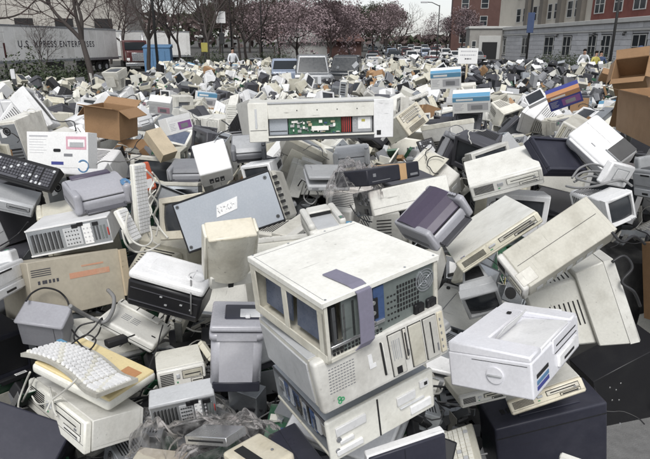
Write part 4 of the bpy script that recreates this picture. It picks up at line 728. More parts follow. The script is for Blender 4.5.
(14,-108,1259,127,7,70,70,-4),(0,-605,1260,110,33,-21,28,-87),(0,340,1262,103,47,-48,57,-45),(18,-596,1264,104,31,-39,-85,-12),(3,679,1270,106,35,-68,20,60),(20,644,1270,120,38,-28,-39,78),
(17,169,1272,112,19,22,-94,-9),(3,-834,1272,140,8,-98,-10,1),(9,-149,1272,116,50,-8,-10,-85),(1,306,1274,130,24,-31,29,-86),(0,-289,1280,116,42,48,49,-58),(9,-838,1282,110,8,-99,2,2),
(1,686,1283,142,52,37,55,52),(2,702,1284,103,13,66,3,72),(1,575,1286,135,2,62,51,58),(5,-431,1288,104,60,-21,-74,-16),(10,219,1289,112,88,24,38,5),(8,-902,1290,106,29,-34,63,62),
(4,-386,1291,107,71,6,-9,-68),(10,-516,1293,126,43,-48,-59,48),(13,472,1296,107,76,-27,45,-37),(0,917,1297,113,62,7,2,-77),(16,373,1298,110,56,50,-18,-62),(10,-476,1298,120,38,32,13,-85),
(8,18,1298,169,3,74,-15,64),(0,34,1298,119,94,8,9,-29),(0,-33,1300,114,70,12,-7,-69),(10,-74,1300,103,10,12,-4,-98),(19,-244,1301,106,76,-10,-62,-1),(15,714,1301,118,89,-9,-8,-43),
(6,-45,1303,111,10,50,84,10),(19,-188,1304,104,69,67,0,-22),(14,213,1304,147,10,-21,-22,94),(10,127,1304,103,8,87,-17,43),(3,-437,1309,122,10,9,-7,-98),(11,419,1310,113,71,2,-29,-63),
(2,296,1313,111,38,47,-61,49),(6,762,1313,116,54,49,55,-39),(4,-687,1316,107,45,-70,-19,-50),(2,-259,1316,147,11,76,-3,62),(18,218,1317,132,24,-47,-3,-84),(1,296,1319,146,26,21,59,72),
(16,499,1328,107,90,-38,15,1),(23,44,1329,127,24,37,56,69),(0,203,1331,138,8,72,-48,-49),(1,717,1332,112,15,-65,-6,-73),(1,-855,1333,106,17,32,20,-90),(4,-627,1333,120,39,-61,-60,31),
(24,-315,1336,119,12,-22,-96,0),(22,-829,1336,137,0,-87,-45,-10),(0,-114,1336,103,11,-70,-2,-69),(6,253,1337,129,1,-25,79,55),(16,140,1337,126,11,-86,-47,-4),(21,-658,1338,103,3,1,-99,-3),
(8,115,1339,137,68,11,71,6),(0,26,1341,110,64,20,73,-3),(18,-327,1342,111,11,27,-95,-6),(12,-663,1344,103,93,3,2,34),(0,660,1344,121,79,-9,59,-7),(19,288,1345,92,99,8,5,4),
(14,293,1346,123,78,3,9,-60),(5,547,1347,107,15,-18,-28,92),(13,-371,1351,118,2,60,-79,3),(11,784,1354,114,2,82,-55,1),(10,770,1356,133,9,-69,-12,-69),(0,-819,1356,112,59,47,54,-35),
(20,517,1357,112,22,-69,-57,-36),(18,425,1358,120,56,-3,8,-81),(1,465,1358,107,19,25,-4,94),(2,-458,1362,117,99,-5,-3,8),(18,-562,1363,103,14,-40,85,-28),(23,-495,1363,104,75,65,-4,-4),
(1,-267,1374,119,67,48,-53,18),(24,-765,1375,105,57,16,-18,78),(3,-353,1377,112,39,-69,8,-59),(1,581,1380,112,76,-9,62,14),(1,-86,1381,112,51,-50,49,48),(7,62,1381,114,5,13,61,77),
(17,-634,1387,120,99,6,-2,2),(17,457,1387,127,72,-67,10,-4),(0,321,1389,150,31,26,-65,-63),(8,-507,1390,105,5,-24,1,96),(14,-914,1392,138,4,-1,-4,99),(10,390,1397,108,52,38,62,-43),
(16,-640,1398,142,1,74,66,0),(5,161,1399,131,98,8,6,-7),(17,350,1400,127,71,2,-69,0),(6,-638,1403,122,4,-89,-43,-4),(17,271,1403,117,21,69,11,-67),(3,-305,1404,123,3,-20,97,-2),
(9,-680,1404,114,67,8,7,72),(4,203,1405,108,5,-7,-75,64),(9,20,1409,110,12,59,-11,78),(9,-154,1409,114,9,96,21,-13),(14,-454,1410,104,18,95,5,-21),(9,246,1410,112,20,75,11,-61),
(1,-897,1413,121,4,-66,73,3),(7,204,1413,149,30,45,60,-57),(0,112,1414,142,57,72,-33,17),(6,140,1418,116,28,-30,71,-56),(6,-887,1418,131,37,60,41,-56),(7,-731,1430,122,62,57,37,-37)]
# ------------------------------------------------------------------ setting: ground and heap
from mathutils import noise
def ground_z(x, y): return 0.0 if y < 60 else (y - 60) * .016
def base_z(x, y):
    n = noise.noise(Vector((x * .45, y * .45, 3))) * .32 + noise.noise(Vector((x * 1.3, y * 1.3, 8))) * .10
    if y < 1.6: b = .92
    elif y < 4.6: b = .92 + (y - 1.6) / 3 * .38
    else: b = 1.3
    if x > 1.35 + max(0, (y - 2.6)) * .9 and y < 4.2: b = min(b, .6)
    if (x > 1.45 and y < 3.4) or (1.45 < x < 2.45 and y < 3.95): b = 0
    if y > 4.6: b += n - min(.5, (y - 4.6) * .085)
    return max(b, 0)
def far_lim(y):
    """left and right edge of the heap at distance y"""
    if y < 19: return -13.5, 14.5
    if y < 23: return -13.5 + (y - 19) * 1.3, 14.5
    if y < 46: return -8.3 - (y - 23) * .2, 14.5 + (y - 23) * .1
    return -.05 * y, .27 * y
def heap_z(x, y):
    if y < 14: b = base_z(x, y)
    else: b = .8 + noise.noise(Vector((x * .45, y * .45, 3))) * .32 + noise.noise(Vector((x * 1.3, y * 1.3, 8))) * .10
    b += min(.3, max(0, y - 16) * .03) - min(.35, max(0, y - 30) * .03)
    if 19 < y < 31 and -.1 * y < x < .075 * y: b -= (.6 if -.065 * y < x < .03 * y else .3) * min(1, (y - 19) / 4)
    l, r = far_lim(y); e = min(x - l, r - x, 76 - y if y > 20 else 9)
    return b * max(0, min(1, e / 1.3))
g = MB()
def gpt(u, v):
    y = -6 + 900 * v ** 2.2; x = (u * 2 - 1) * (40 + y * 1.3); return (x, y, ground_z(x, y))
g.grid(40, 60, gpt, 'lot_ground', True)
tag(g.build('ground'), kind='structure')
g = MB(); g.box(-3, 14, -3, 14, -.1, .006, 'asphalt', 0); tag(g.build('pavement'), kind='structure')

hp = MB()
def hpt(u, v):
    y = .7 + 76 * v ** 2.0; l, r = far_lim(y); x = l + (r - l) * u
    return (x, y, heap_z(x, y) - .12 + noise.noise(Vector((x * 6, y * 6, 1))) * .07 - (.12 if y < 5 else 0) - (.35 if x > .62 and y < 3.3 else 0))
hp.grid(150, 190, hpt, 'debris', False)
rnd = random.Random(11)
def rot_box(mb, c, s, e, m):
    Rm = Euler(e).to_matrix(); c = Vector(c)
    mb.hexa({(i, j, k): c + Rm @ Vector((i * s[0] / 2, j * s[1] / 2, k * s[2] / 2)) for i in (-1, 1) for j in (-1, 1) for k in (-1, 1)}, m, 0)
for i in range(5200):
    y = 1.0 + 14 * rnd.random() ** 1.1; x = rnd.uniform(-.66, .66) * y + rnd.uniform(-.6, .6)
    if x > 1.35 and y < 3.9: continue
    z = heap_z(x, y) - .1 + rnd.uniform(0, .14) - (.35 if x > .62 and y < 3.3 else 0)
    s = (rnd.uniform(.03, .16), rnd.uniform(.02, .10), rnd.uniform(.002, .014))
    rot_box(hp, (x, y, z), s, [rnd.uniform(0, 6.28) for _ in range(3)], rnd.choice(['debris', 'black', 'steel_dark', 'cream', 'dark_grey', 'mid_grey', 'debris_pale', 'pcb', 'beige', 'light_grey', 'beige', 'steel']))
for i in range(800):
    y = 1.2 + 9 * rnd.random() ** 1.4; x = rnd.uniform(-.6, .6) * y
    if x > 1.3 and y < 4.2: continue
    p = Vector((x, y, heap_z(x, y) + .03 - (.35 if x > .62 and y < 3.3 else 0))); a = rnd.uniform(0, 6.28); pts = []; da = 0; dz = 0
    for k in range(18):
        pts.append(p.copy()); da = da * .6 + rnd.uniform(-.35, .35); dz = dz * .6 + rnd.uniform(-.007, .007); a += da; p += Vector((math.cos(a) * .027, math.sin(a) * .027, dz))
    hp.tube(pts, rnd.uniform(.003, .0055), rnd.choice(['cord_black', 'cord_black', 'cord_grey', 'cord_white']), 4, cap=False)
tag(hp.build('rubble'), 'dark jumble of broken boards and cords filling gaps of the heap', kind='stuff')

# ------------------------------------------------------------------ hero objects, fitted one by one
def hero(key, name, spec, label, cat, group=None):
    f = FIT[key]; r = place(name, spec, f['loc'], f['rot'], label, cat, group); return r
def dims(key): return FIT[key]['dims']
def add(root, name, fn, *a):
    b = MB(); fn(b, *a) if a else fn(b); return b.build(name, root)

# --- the stripped chassis on top of the front stack
w, d, h = dims('top_case'); x, y = w / 2, d / 2
P = []; b = MB(); t = .004
b.box(-x, x, -y + .004, y, 0, t, 'beige', 0); b.box(x - t, x, -y, y, t, h - .004, 'beige', .001); b.box(-x + t, x - t, y - t, y, t, h - .004, 'beige', 0)
for (ya, yb) in ((-y, -y + .03), (-.012, .012), (y - .03, y)): b.box(-x, -x + t, ya, yb, t, h - .004, 'beige', .001)
b.box(-x - .0006, -x + t, -y, y, h - .034, h - .004, 'beige', .001); b.box(-x - .0006, -x + t, -y, y, t, .028, 'beige', .001); P.append(('chassis_frame', b, None))
c = MB(); c.box(-x - .003, x + .003, -y - .004, y + .003, h - .004, h, 'cream', .0018); c.box(-x - .003, -x - .001, -y - .004, y, h - .016, h - .003, 'cream', 0); c.box(-x, x, -y - .004, -y - .002, h - .014, h - .003, 'cream', 0); P.append(('top_cover', c, None)); TC = len(P) - 1
for sx_ in (-.93, -.3, .4, .94):
    q = MB(); q.disc((x * sx_, y * .985, h), (0, 0, 1), .0035, .0012, 'steel', 8); q.disc((x * sx_, -y * .97, h), (0, 0, 1), .0035, .0012, 'steel', 8); P.append(('screws', q, TC))
q = MB(); q.box(-x * .96, x * .96, y * .9, y * .906, h - .001, h + .0006, 'mid_grey', 0); q.box(-x * .95, -x * .945, -y * .95, y * .9, h - .001, h + .0006, 'mid_grey', 0); P.append(('fold_line', q, TC))
for ya, yb in ((-y + .03, -.012), (.012, y - .03)):
    q = MB(); q.hexa({(i, j, k): (-x + .028 + i * .003 + (k > 0) * .01, yb if j > 0 else ya, h - .036 if k > 0 else .028) for i in (-1, 1) for j in (-1, 1) for k in (-1, 1)}, 'glass_blue', .002); P.append(('side_panel', q, None))
r = MB(); r.box(-x + .15 * w, x - .012, -y + .006, -y + .009, .008, h - .016, 'steel_green', 0); r.box(x - .014, x, -y, -y + .01, 0, h - .004, 'beige', .001); r.box(-x, -x + .014, -y, -y + .01, 0, h - .004, 'beige', .001)
r.box(-x, x, -y, -y + .008, 0, .012, 'beige', .001); P.append(('rear_panel', r, None)); RI = len(P) - 1
s = MB()
s.box(-x + .015, -x + .15 * w, -y + .03, -y + .034, .04, h - .02, 'slot', 0)
for i in range(3):
    xx = -x + .03 + i * .03; s.box(xx, xx + .010, -y + .006, -y + .016, .045, h - .03, 'chrome' if i == 1 else 'steel_dark', .001)
s.box(-x + .018, -x + .44 * w, -y + .004, -y + .02, .034, .043, 'chrome', .001); P.append(('slot_brackets', s, None))
v = MB()
for i in range(8):
    for j in range(6): v.box(x * .24 + i * .0105, x * .24 + i * .0105 + .006, -y + .0045, -y + .0075, .055 + j * .0145, .055 + j * .0145 + .009, 'slot', 0)
for i in range(14):
    for j in range(2): v.box(-x * .88 + i * .012, -x * .88 + i * .012 + .007, -y + .0045, -y + .0075, .014 + j * .011, .014 + j * .011 + .006, 'slot', 0)
for i in range(4):
    for j in range(5): v.box(x * .06 + i * .012, x * .06 + i * .012 + .006, -y + .0045, -y + .0075, .04 + j * .018, .04 + j * .018 + .004, 'slot', 0)
P.append(('vent_holes', v, RI))
fn_ = MB(); fc = (x * .76, -y + .004, h * .66); fn_.disc((fc[0], fc[1] + .003, fc[2]), (0, 1, 0), .033, .002, 'slot', 24)
for rr in (.031, .023, .015, .007): fn_.ring((fc[0], fc[1] - .001, fc[2]), (0, 1, 0), rr, rr + .0035, .003, 'steel', 26)
for k in range(4): a = k * math.pi / 2 + .5; fn_.tube([fc, (fc[0] + .034 * math.cos(a), fc[1], fc[2] + .034 * math.sin(a))], .0018, 'steel', 5)
P.append(('fan_grille', fn_, RI))
for sx in (.62, .86):
    q = MB(); q.rbox(x * sx - .017, x * sx + .017, -y - .004, -y + .008, h * .2 - .016, h * .2 + .02, 'black', .006, 2, 'y'); q.box(x * sx - .006, x * sx + .006, -y - .0055, -y, h * .2 - .006, h * .2 + .008, 'slot', 0); q.box(x * sx - .012, x * sx + .012, -y + .001, -y + .006, h * .2 - .026, h * .2 - .018, 'red_orange', 0); P.append(('power_socket', q, RI))
q = MB(); q.box(-x * .18, x * .0, -y + .002, -y + .01, .05, h - .022, 'pcb_blue', .001); q.box(-x * .26, -x * .12, -y - .001, -y + .008, .07, h - .05, 'black', .001)
for j in range(3): q.disc((-x * .2, -y - .003, .06 + j * .03), (0, 1, 0), .006, .005, 'chrome', 10)
q.box(-x * .3, -x * .02, -y - .003, -y + .008, .052, .062, 'chrome', .001); P.append(('port_block', q, RI))
q = MB(); tpts = [(-x * .45, -y + .12, h + .004), (-x * .4, -y + .02, h + .005), (-x * .38, -y - .012, h - .008), (-x * .40, -y - .02, h * .55), (-x * .43, -y - .026, h * .2), (-x * .5, -y - .02, .02)]
for i in range(len(tpts) - 1):
    a, c_ = Vector(tpts[i]), Vector(tpts[i + 1]); wa = .023
    q.hexa({(u, s_, k): (a if s_ < 0 else c_) + Vector((u * wa, 0, 0)) + (Vector((0, 0, k * .0015)) if i < 2 else Vector((0, k * .0015, 0))) for u in (-1, 1) for s_ in (-1, 1) for k in (-1, 1)}, 'purple_strip', 0)
P.append(('plastic_strip', q, None))
hero('top_case', 'stripped_computer_case', P, 'stripped cream case with fan grille and two black sockets, topmost of the front stack', 'computer case')

# --- tower on its side beneath it
w, d, h = dims('mid_case'); x, y = w / 2, d / 2; P = []
b = MB(); b.box(-x + .004, x - .004, -y + .03, y, .004, h - .004, 'beige', .003); b.box(-x, -x + .02, -y + .05, y - .01, .012, h - .02, 'light_grey', .002)
b.box(-x * .985, -x * .7, -y + .04, y * .92, h - .005, h - .001, 'light_grey', .001); P.append(('body', b, None))
f = MB(); f.rbox(-x, x, -y, -y + .034, 0, h, 'beige', .012, 3); P.append(('front_bezel', f, None))
v = MB()
for i in range(9):
    for j in range(9): v.box(-x * .86 + i * .009 + j * .001, -x * .86 + i * .009 + .006 + j * .001, -y - .0008, -y + .002, h * .34 + j * .0085, h * .34 + j * .0085 + .0022, 'mid_grey', 0)
P.append(('speaker_grille', v, 1))
g = MB(); cx, cz = -x * .74, h * .16
for k in range(3):
    a = k * 2.094; g.ring((cx + .006 * math.cos(a), -y - .0012, cz + .006 * math.sin(a)), (0, 1, 0), .003, .0062, .002, 'green', 10)
P.append(('recycling_emblem', g, 1))
q = MB(); q.box(-x * .06, -x * .035, -y - .004, -y + .002, h * .2, h * .85, 'slot', .001); q.box(-x * .035, -x * .02, -y - .006, -y + .002, h * .22, h * .84, 'cream', .001); P.append(('drive_slot', q, 1))
q = MB(); q.box(-x * .26, -x * .2, -y - .0015, -y, h * .45, h * .72, 'white', 0); q.box(-x * .26, -x * .16, -y - .0017, -y, h * .45, h * .53, 'white', 0); P.append(('sticker_remnant', q, 1))
bay(P, x * .06, x * .28, h * .08, h * .92, -y, 'beige', False); bay(P, x * .29, x * .35, h * .3, h * .92, -y, 'beige_warm', True, True)
bay(P, x * .38, x * .6, h * .08, h * .92, -y, 'beige', False); bay(P, x * .62, x * .84, h * .08, h * .92, -y, 'beige', True, True)
q = MB(); q.box(x * .86, x * .955, -y - .005, -y + .002, h * .1, h * .92, 'beige_warm', .002)
for j in range(5): q.box(x * .88, x * .9, -y - .0062, -y - .004, h * (.2 + j * .14), h * (.25 + j * .14), 'mid_grey', 0)
P.append(('control_strip', q, 1))
q = MB(); q.box(x * .12, x * .2, -y - .0065, -y - .004, h * .12, h * .26, 'black', 0); P.append(('power_button', q, 1))
for i in range(5):
    q = MB(); q.box(x * (.1 + i * .028), x * (.112 + i * .028), -y - .0058, -y - .004, h * (.4 + .03 * (i % 2)), h * .8, 'light_grey', 0)
    P.append(('vent_rib', q, 1))
hero('mid_case', 'tower_case', P, 'beige tower on its side with green recycling emblem, second down in the front stack', 'computer case')

# --- opened case at the bottom of the stack, its bezel seen from inside
w, d, h = dims('low_case'); x, y = w / 2, d / 2; P = []
b = MB(); b.box(-x, x, -y + .02, y, 0, .003, 'steel', 0); b.box(-x, x, -y + .02, y, h - .004, h, 'steel_blue', .001); b.box(x - .003, x, -y + .02, y, .003, h - .004, 'steel', 0); b.box(-x, x, y - .003, y, .003, h - .004, 'steel', 0)
b.box(-x - .002, -x + .004, -y + .02, y, 0, .008, 'beige', .001); b.box(-x - .002, -x + .004, -y + .02, y, h - .008, h, 'dark_grey', .001); P.append(('chassis_frame', b, None))
q = MB(); rr = random.Random(4)
q.box(-x + .03, x * .4, -y + .04, y * .9, .012, .016, 'pcb_blue', 0)
for i in range(26):
    a = rr.uniform(-y + .05, y * .85); s_ = rr.uniform(.01, .045); q.box(-x + .012, -x + .03 + rr.uniform(0, .06), a, a + s_, rr.uniform(.01, .05), rr.uniform(.06, h - .015), rr.choice(['steel_dark', 'steel_blue', 'black', 'light_grey', 'chrome', 'pcb_blue']), .001)
P.append(('drive_cage', q, None))
f = MB(); f.rbox(-x - .006, x + .006, -y, -y + .018, -.008, h + .008, 'cream', .01, 3)
P.append(('front_bezel', f, None))
for (a, c_, z0, z1) in ((-.93, -.45, .1, .24), (-.9, -.35, .62, .84), (-.12, -.09, -.02, 1.02), (.25, .62, .55, .78), (.5, .93, .12, .34), (.72, .9, .72, .9), (.3, .8, .42, .46), (-.85, -.6, .36, .46)):
    q = MB(); q.box(x * a, x * c_, -y - (.0025 if c_ - a < .05 else .007), -y + .002, h * z0, h * z1, 'slot' if c_ - a < .05 else ('light_grey' if z0 == .42 else 'white'), .0015); P.append(('moulded_rib', q, 2))
q = MB(); q.box(x * .8, x * .86, -y - .009, -y, h * .78, h * .86, 'slot', 0); q.disc((-x * .9, -y - .004, h * .22), (0, 1, 0), .008, .005, 'mid_grey', 10); q.disc((-x * .86, -y - .004, h * .5), (0, 1, 0), .008, .005, 'mid_grey', 10); P.append(('screw_boss', q, 2))
hero('low_case', 'opened_computer_case', P, 'opened computer case with bare drive cage and cream bezel, lowest of the front stack', 'computer case')

# --- white laser printer at right of stack
w, d, h = dims('laser'); x, y = w / 2, d / 2; P = []
b = MB(); b.rbox(-x, x, -y, y, 0, h * .80, 'lilac_white', .007, 2)
b.hexa({(i, j, k): (-x + (i > 0) * w * .2, (-y if j < 0 else y) * .99, h * (.78 if k < 0 else (.92 if j < 0 else 1.04))) for i in (-1, 1) for j in (-1, 1) for k in (-1, 1)}, 'lilac_white', .006)
b.hexa({(i, j, k): (x - (i < 0) * w * .16, (-y if j < 0 else y) * .985, h * (.78 if k < 0 else (.86 if j < 0 else 1.0))) for i in (-1, 1) for j in (-1, 1) for k in (-1, 1)}, 'lilac_white', .006)
b.hexa({(i, j, k): (i * x * .66, y * (.25 if j < 0 else .98), h * (.78 if k < 0 else (.98 if j < 0 else 1.02))) for i in (-1, 1) for j in (-1, 1) for k in (-1, 1)}, 'lilac_white', .006); P.append(('body', b, None))
t = MB(); t.hexa({(i, j, k): (i * x * .58, (-y * .97 if j < 0 else y * .2), h * (.74 if k < 0 else (.80 if j > 0 else .87)) + (i > 0) * .004) for i in (-1, 1) for j in (-1, 1) for k in (-1, 1)}, 'white', .004); P.append(('output_tray', t, None))
t = MB(); t.hexa({(i, j, k): (-x * .1 + i * x * .42, y * .22 - (k > 0) * .05 + j * .003, h * (.82 if k < 0 else 1.22)) for i in (-1, 1) for j in (-1, 1) for k in (-1, 1)}, 'white', .002); P.append(('paper_flap', t, None))
t = MB(); t.hexa({(i, j, k): (x * .98 + (k > 0) * .03 + i * .004, j * y * .55, h * (.55 if k < 0 else .86)) for i in (-1, 1) for j in (-1, 1) for k in (-1, 1)}, 'white', .002); P.append(('side_flap', t, None))
t = MB(); t.box(-x - .001, -x + .01, -y * .9, y * .4, h * .7, h * .71, 'slot', 0); t.disc((-x - .006, -y * .15, h * .42), (1, 0, 0), .030, .008, 'lilac_white', 24); t.box(-x - .012, -x - .004, -y * .32, y * .02, h * .4, h * .44, 'light_grey', .002); P.append(('side_knob', t, None))
t = MB(); t.box(-x * .2, x * .85, -y - .004, -y + .003, h * .5, h * .84, 'lilac_white', .003); t.box(-x * .1, x * .8, -y - .0052, -y, h * .64, h * .67, 'slot', 0); t.box(-x * .15, x * .83, -y - .0052, -y, h * .5, h * .515, 'slot', 0); P.append(('front_cover', t, None))
t = MB(); t.box(-x * .05, x * .85, -y - .010, -y + .003, h * .12, h * .4, 'white', .004); t.box(x * .15, x * .6, -y - .0115, -y, h * .2, h * .26, 'slot', 0); P.append(('paper_drawer', t, None))
for k, zz in enumerate((.38, .24, .12)):
    t = MB(); t.box(-x * .86, -x * .42, -y - .0025, -y, h * zz, h * (zz + .09), ('slot', 'bin_blue', 'print_navy')[k], .001); P.append(('model_badge', t, None))
t = MB(); t.box(x * .4, x * .46, y * .4, y * .5, h * 1.0, h * 1.04, 'slot', 0); P.append(('latch', t, 0))
hero('laser', 'laser_printer', P, 'white lilac tinted laser printer with round side knob tipped over the navy cabinet', 'printer')

hero('crt_right', 'crt_monitor', k_crt(*dims('crt_right'), m='cream', stand=False, tail=.74), 'cream tube monitor facing away with dotted vents behind the lilac white printer', 'monitor')
w, d, h = dims('beige_tower'); x, y = w / 2, d / 2; P = k_case(w, d, h, 'beige', 'beige', 0)
q = MB(); q.box(-x * .1, -x * .08, -y * .8, y * .9, h - .0005, h + .0012, 'slot', 0); q.box(x * .2, x * .85, -y * .95, -y * .62, h, h + .004, 'beige', .002); P.append(('cover_seam', q, 0))
q = MB()
for i in range(7): q.box(x + .0018, x + .0035, -y * .7 + i * d * .11, -y * .7 + i * d * .11 + .03, h * .2, h * .5, 'light_grey', 0)
P.append(('side_vents', q, 0))
hero('beige_tower', 'tower_case', P, 'beige tower case pitched steeply on top of the cream tube monitor', 'computer case')
hero('white_shell', 'crt_monitor', k_crt(*dims('white_shell'), m='white', stand=False), 'white monitor shell under the grey cable bundle beside the steep beige tower', 'monitor')
w, d, h = dims('badge_case'); x, y = w / 2, d / 2; P = k_case(w, d, h, 'beige', 'cream', 0)
q = MB(); q.box(-x * .86, -x * .76, -y * .93, -y * .86, h + .0002, h + .0016, 'print_navy', 0); q.box(-x * .84, -x * .78, -y * .92, -y * .87, h + .001, h + .002, 'chrome', 0); P.append(('maker_badge', q, 0))
hero('badge_case', 'desktop_case', P, 'wide beige desktop case with tiny blue badge leaning by the purple grey inkjet', 'computer case')
hero('purple_inkjet', 'inkjet_printer', k_inkjet(*dims('purple_inkjet'), m='lilac_grey', lid='purple_dark', dk='dark_grey'), 'purple and grey inkjet printer sliding off behind the topmost stripped case', 'printer')
w, d, h = dims('logo_slab'); x, y = w / 2, d / 2; P = k_case(w, d, h, 'cream', 'steel_dark', 0)[:2]
q = MB(); q.ring((x * .3, -y - .002, h * .35), (0, 1, 0), .018, .022, .003, 'light_grey', 20); q.tube([(x * .3 - .012, -y - .001, h * .3), (x * .3 + .01, -y - .001, h * .42)], .002, 'light_grey', 5); P.append(('round_emblem', q, 1))
q = MB(); rr = random.Random(3)
for i in range(18): a = rr.uniform(-y * .9, y * .7); z_ = rr.uniform(.01, h * .8); q.box(-x - .006, -x, a, a + rr.uniform(.01, .05), z_, z_ + rr.uniform(.006, .03), rr.choice(['black', 'steel_dark', 'mid_grey']), 0)
P.append(('exposed_side', q, 0))
hero('logo_slab', 'desktop_case', P, 'cream case with round emblem and torn open dark side under the taped black unit', 'computer case')
w, d, h = dims('taped_black'); x, y = w / 2, d / 2; P = []
b = MB(); b.box(-x, x, -y, y, 0, h, 'navy_dark', .006); P.append(('body', b, None)); q = MB(); q.box(x * .2, x * .46, -y - .0015, y + .0015, -.0015, h + .0015, 'tape', .0005); P.append(('brown_tape', q, None))
q = MB(); q.box(-x * .85, -x * .2, -y - .0012, -y, h * .2, h * .24, 'mid_grey', 0); q.box(-x * .8, -x * .7, -y - .0014, -y, h * .5, h * .7, 'mid_grey', 0); q.box(x * .6, x * .9, -y - .0014, -y, h * .15, h * .3, 'mid_grey', 0); P.append(('front_details', q, None))
hero('taped_black', 'black_unit', P, 'black flat unit bound with brown tape beside a crumpled plastic bag', 'computer case')

# --- wide chassis with a green board behind its cut-out
w, d, h = dims('board_chassis'); x, y = w / 2, d / 2; P = []
xl, xr = -x + .135, x - .14; zb, zt = h * .17, h * .58
b = MB(); b.box(-x, xl - .0, -y, -y + .03, 0, h, 'cream', .004); b.box(xr, x, -y, -y + .03, 0, h, 'white', .004); b.box(xl, xr, -y + .002, -y + .03, zt, h - .012, 'cream', .003); b.box(xl, xr, -y + .002, -y + .03, .004, zb, 'steel_dark', .002)
b.box(xl, xr, -y - .004, -y + .02, h - .012, h, 'light_grey', .002); b.box(xl - .004, xr + .004, -y - .008, -y + .002, h * .1, h * .145, 'cream', .002); P.append(('front_frame', b, None))
b = MB(); b.box(-x + .004, x - .004, -y + .03, y, 0, .004, 'steel', 0); b.box(-x + .004, -x + .008, -y + .03, y, .004, h - .004, 'steel', 0); b.box(x - .008, x - .004, -y + .03, y, .004, h - .004, 'steel', 0); b.box(-x + .008, x - .008, y - .004, y, .004, h - .004, 'steel', 0); b.box(-x + .004, x - .004, -y + .03, y, h - .006, h - .002, 'cream', .001); P.append(('chassis_shell', b, None))
q = MB(); q.box(xl + .14, xl + .51, -y + .035, -y + .039, zb - .02, zt, 'pcb', 0); rr = random.Random(8)
for i in range(46):
    a = rr.uniform(xl + .15, xl + .48); z_ = rr.uniform(zb, zt - .03); q.box(a, a + rr.uniform(.006, .03), -y + .026 - rr.uniform(0, .006), -y + .036, z_, z_ + rr.uniform(.004, .02), rr.choice(['black', 'cream', 'steel', 'pcb_blue', 'chrome', 'mid_grey', 'kraft_pale']), 0)
q.box(xl + .30, xl + .42, -y + .02, -y + .034, zb + .02, zb + .05, 'cream', 0); P.append(('circuit_board', q, None))
q = MB(); q.box(xl + .005, xl + .135, -y + .034, -y + .06, zb - .01, zt, 'steel_blue', .003); q.box(xl + .01, xl + .13, -y + .032, -y + .035, zb + .02, zb + .025, 'slot', 0); P.append(('drive_bay', q, None))
q = MB(); q.box(xl + .515, xl + .58, -y + .03, -y + .05, zb, zt, 'red', .002)
for i in range(4): q.box(xl + .52 + i * .015, xl + .527 + i * .015, -y + .026, -y + .032, zb, zt, 'slot', 0)
P.append(('heat_sink', q, None))
q = MB(); q.box(xl + .59, xr - .005, -y + .028, -y + .1, zb - .01, zt, 'light_grey', .003); q.box(xl + .63, xr - .02, -y + .0265, -y + .03, zb + .02, zt - .01, 'paper', 0)
q.box(xl + .655, xl + .68, -y + .0255, -y + .028, zt - .04, zt - .022, 'yellow', 0)
for j in range(4): q.disc((xl + .61, -y + .027, zb + .01 + j * .025), (0, 1, 0), .004, .003, 'chrome', 8)
P.append(('power_supply', q, None))
q = MB(); q.box(-x + .045, -x + .06, -y - .003, -y, h * .35, h * .85, 'light_grey', .001); q.box(-x + .01, xl - .01, -y - .002, -y, h * .3, h * .31, 'slot', 0)
for i in range(4): q.disc((xl + .2 + i * .14, -y, h * .78), (0, 1, 0), .004, .003, 'slot', 8)
q.box(xr + .02, xr + .05, -y - .002, -y, h * .08, h * .2, 'slot', 0); P.append(('panel_details', q, 0))
hero('board_chassis', 'open_equipment_chassis', P, 'very wide cream chassis with a green circuit board showing through its long cut-out', 'computer case')

# --- case with blue grey steel side panel and white label
w, d, h = dims('blue_panel_case'); x, y = w / 2, d / 2; P = []
b = MB(); b.box(-x + .004, x, -y + .006, y, .002, h - .002, 'beige', .01); b.box(x - .02, x + .014, -y + .03, y, .004, h - .004, 'beige', .012); P.append(('body', b, None))
q = MB(); q.box(-x, x * .985, -y, -y + .008, 0, h, 'black', .003); q.box(-x + .008, x * .97, -y - .003, -y + .001, .008, h - .009, 'steel_blue', .002); P.append(('steel_panel', q, None))
q = MB(); q.hexa({(i, j, k): (x * .02 + i * .048 + k * .008, -y - .0042 + j * .0008, h * .6 + k * .024 + i * .004) for i in (-1, 1) for j in (-1, 1) for k in (-1, 1)}, 'paper', 0)
P.append(('paper_label', q, 1))
q = MB(); rr = random.Random(6)
for i in range(11):
    cx_, cz_ = x * .02 - .038 + (i % 6) * .014 + rr.uniform(-.002, .002), h * .6 + (.006 if i < 6 else -.008); pts = [(cx_ + rr.uniform(-.005, .006), -y - .0056, cz_ + rr.uniform(-.007, .007)) for _ in range(rr.choice((3, 4, 5)))]
    q.tube(pts, .0008, 'print_grey', 4)
P.append(('handwriting', q, 1))
q = MB()
for sx, sz in ((-.9, .1), (-.9, .9), (.88, .13), (.88, .88)): q.ring((x * sx, -y - .0045, h * sz), (0, 1, 0), .003, .008, .002, 'steel_dark', 12); q.disc((x * sx, -y - .0045, h * sz), (0, 1, 0), .003, .002, 'slot', 8)
P.append(('screws', q, 1))
q = MB()
for j in range(7): q.box(x + .0, x + .0155, -y + .012, -y + .04, h * (.1 + .12 * j), h * (.15 + .12 * j), 'slot', 0)
P.append(('side_vents', q, 0))
hero('blue_panel_case', 'tower_case', P, 'tower with blue grey steel side, four screws and a scribbled white label', 'computer case')

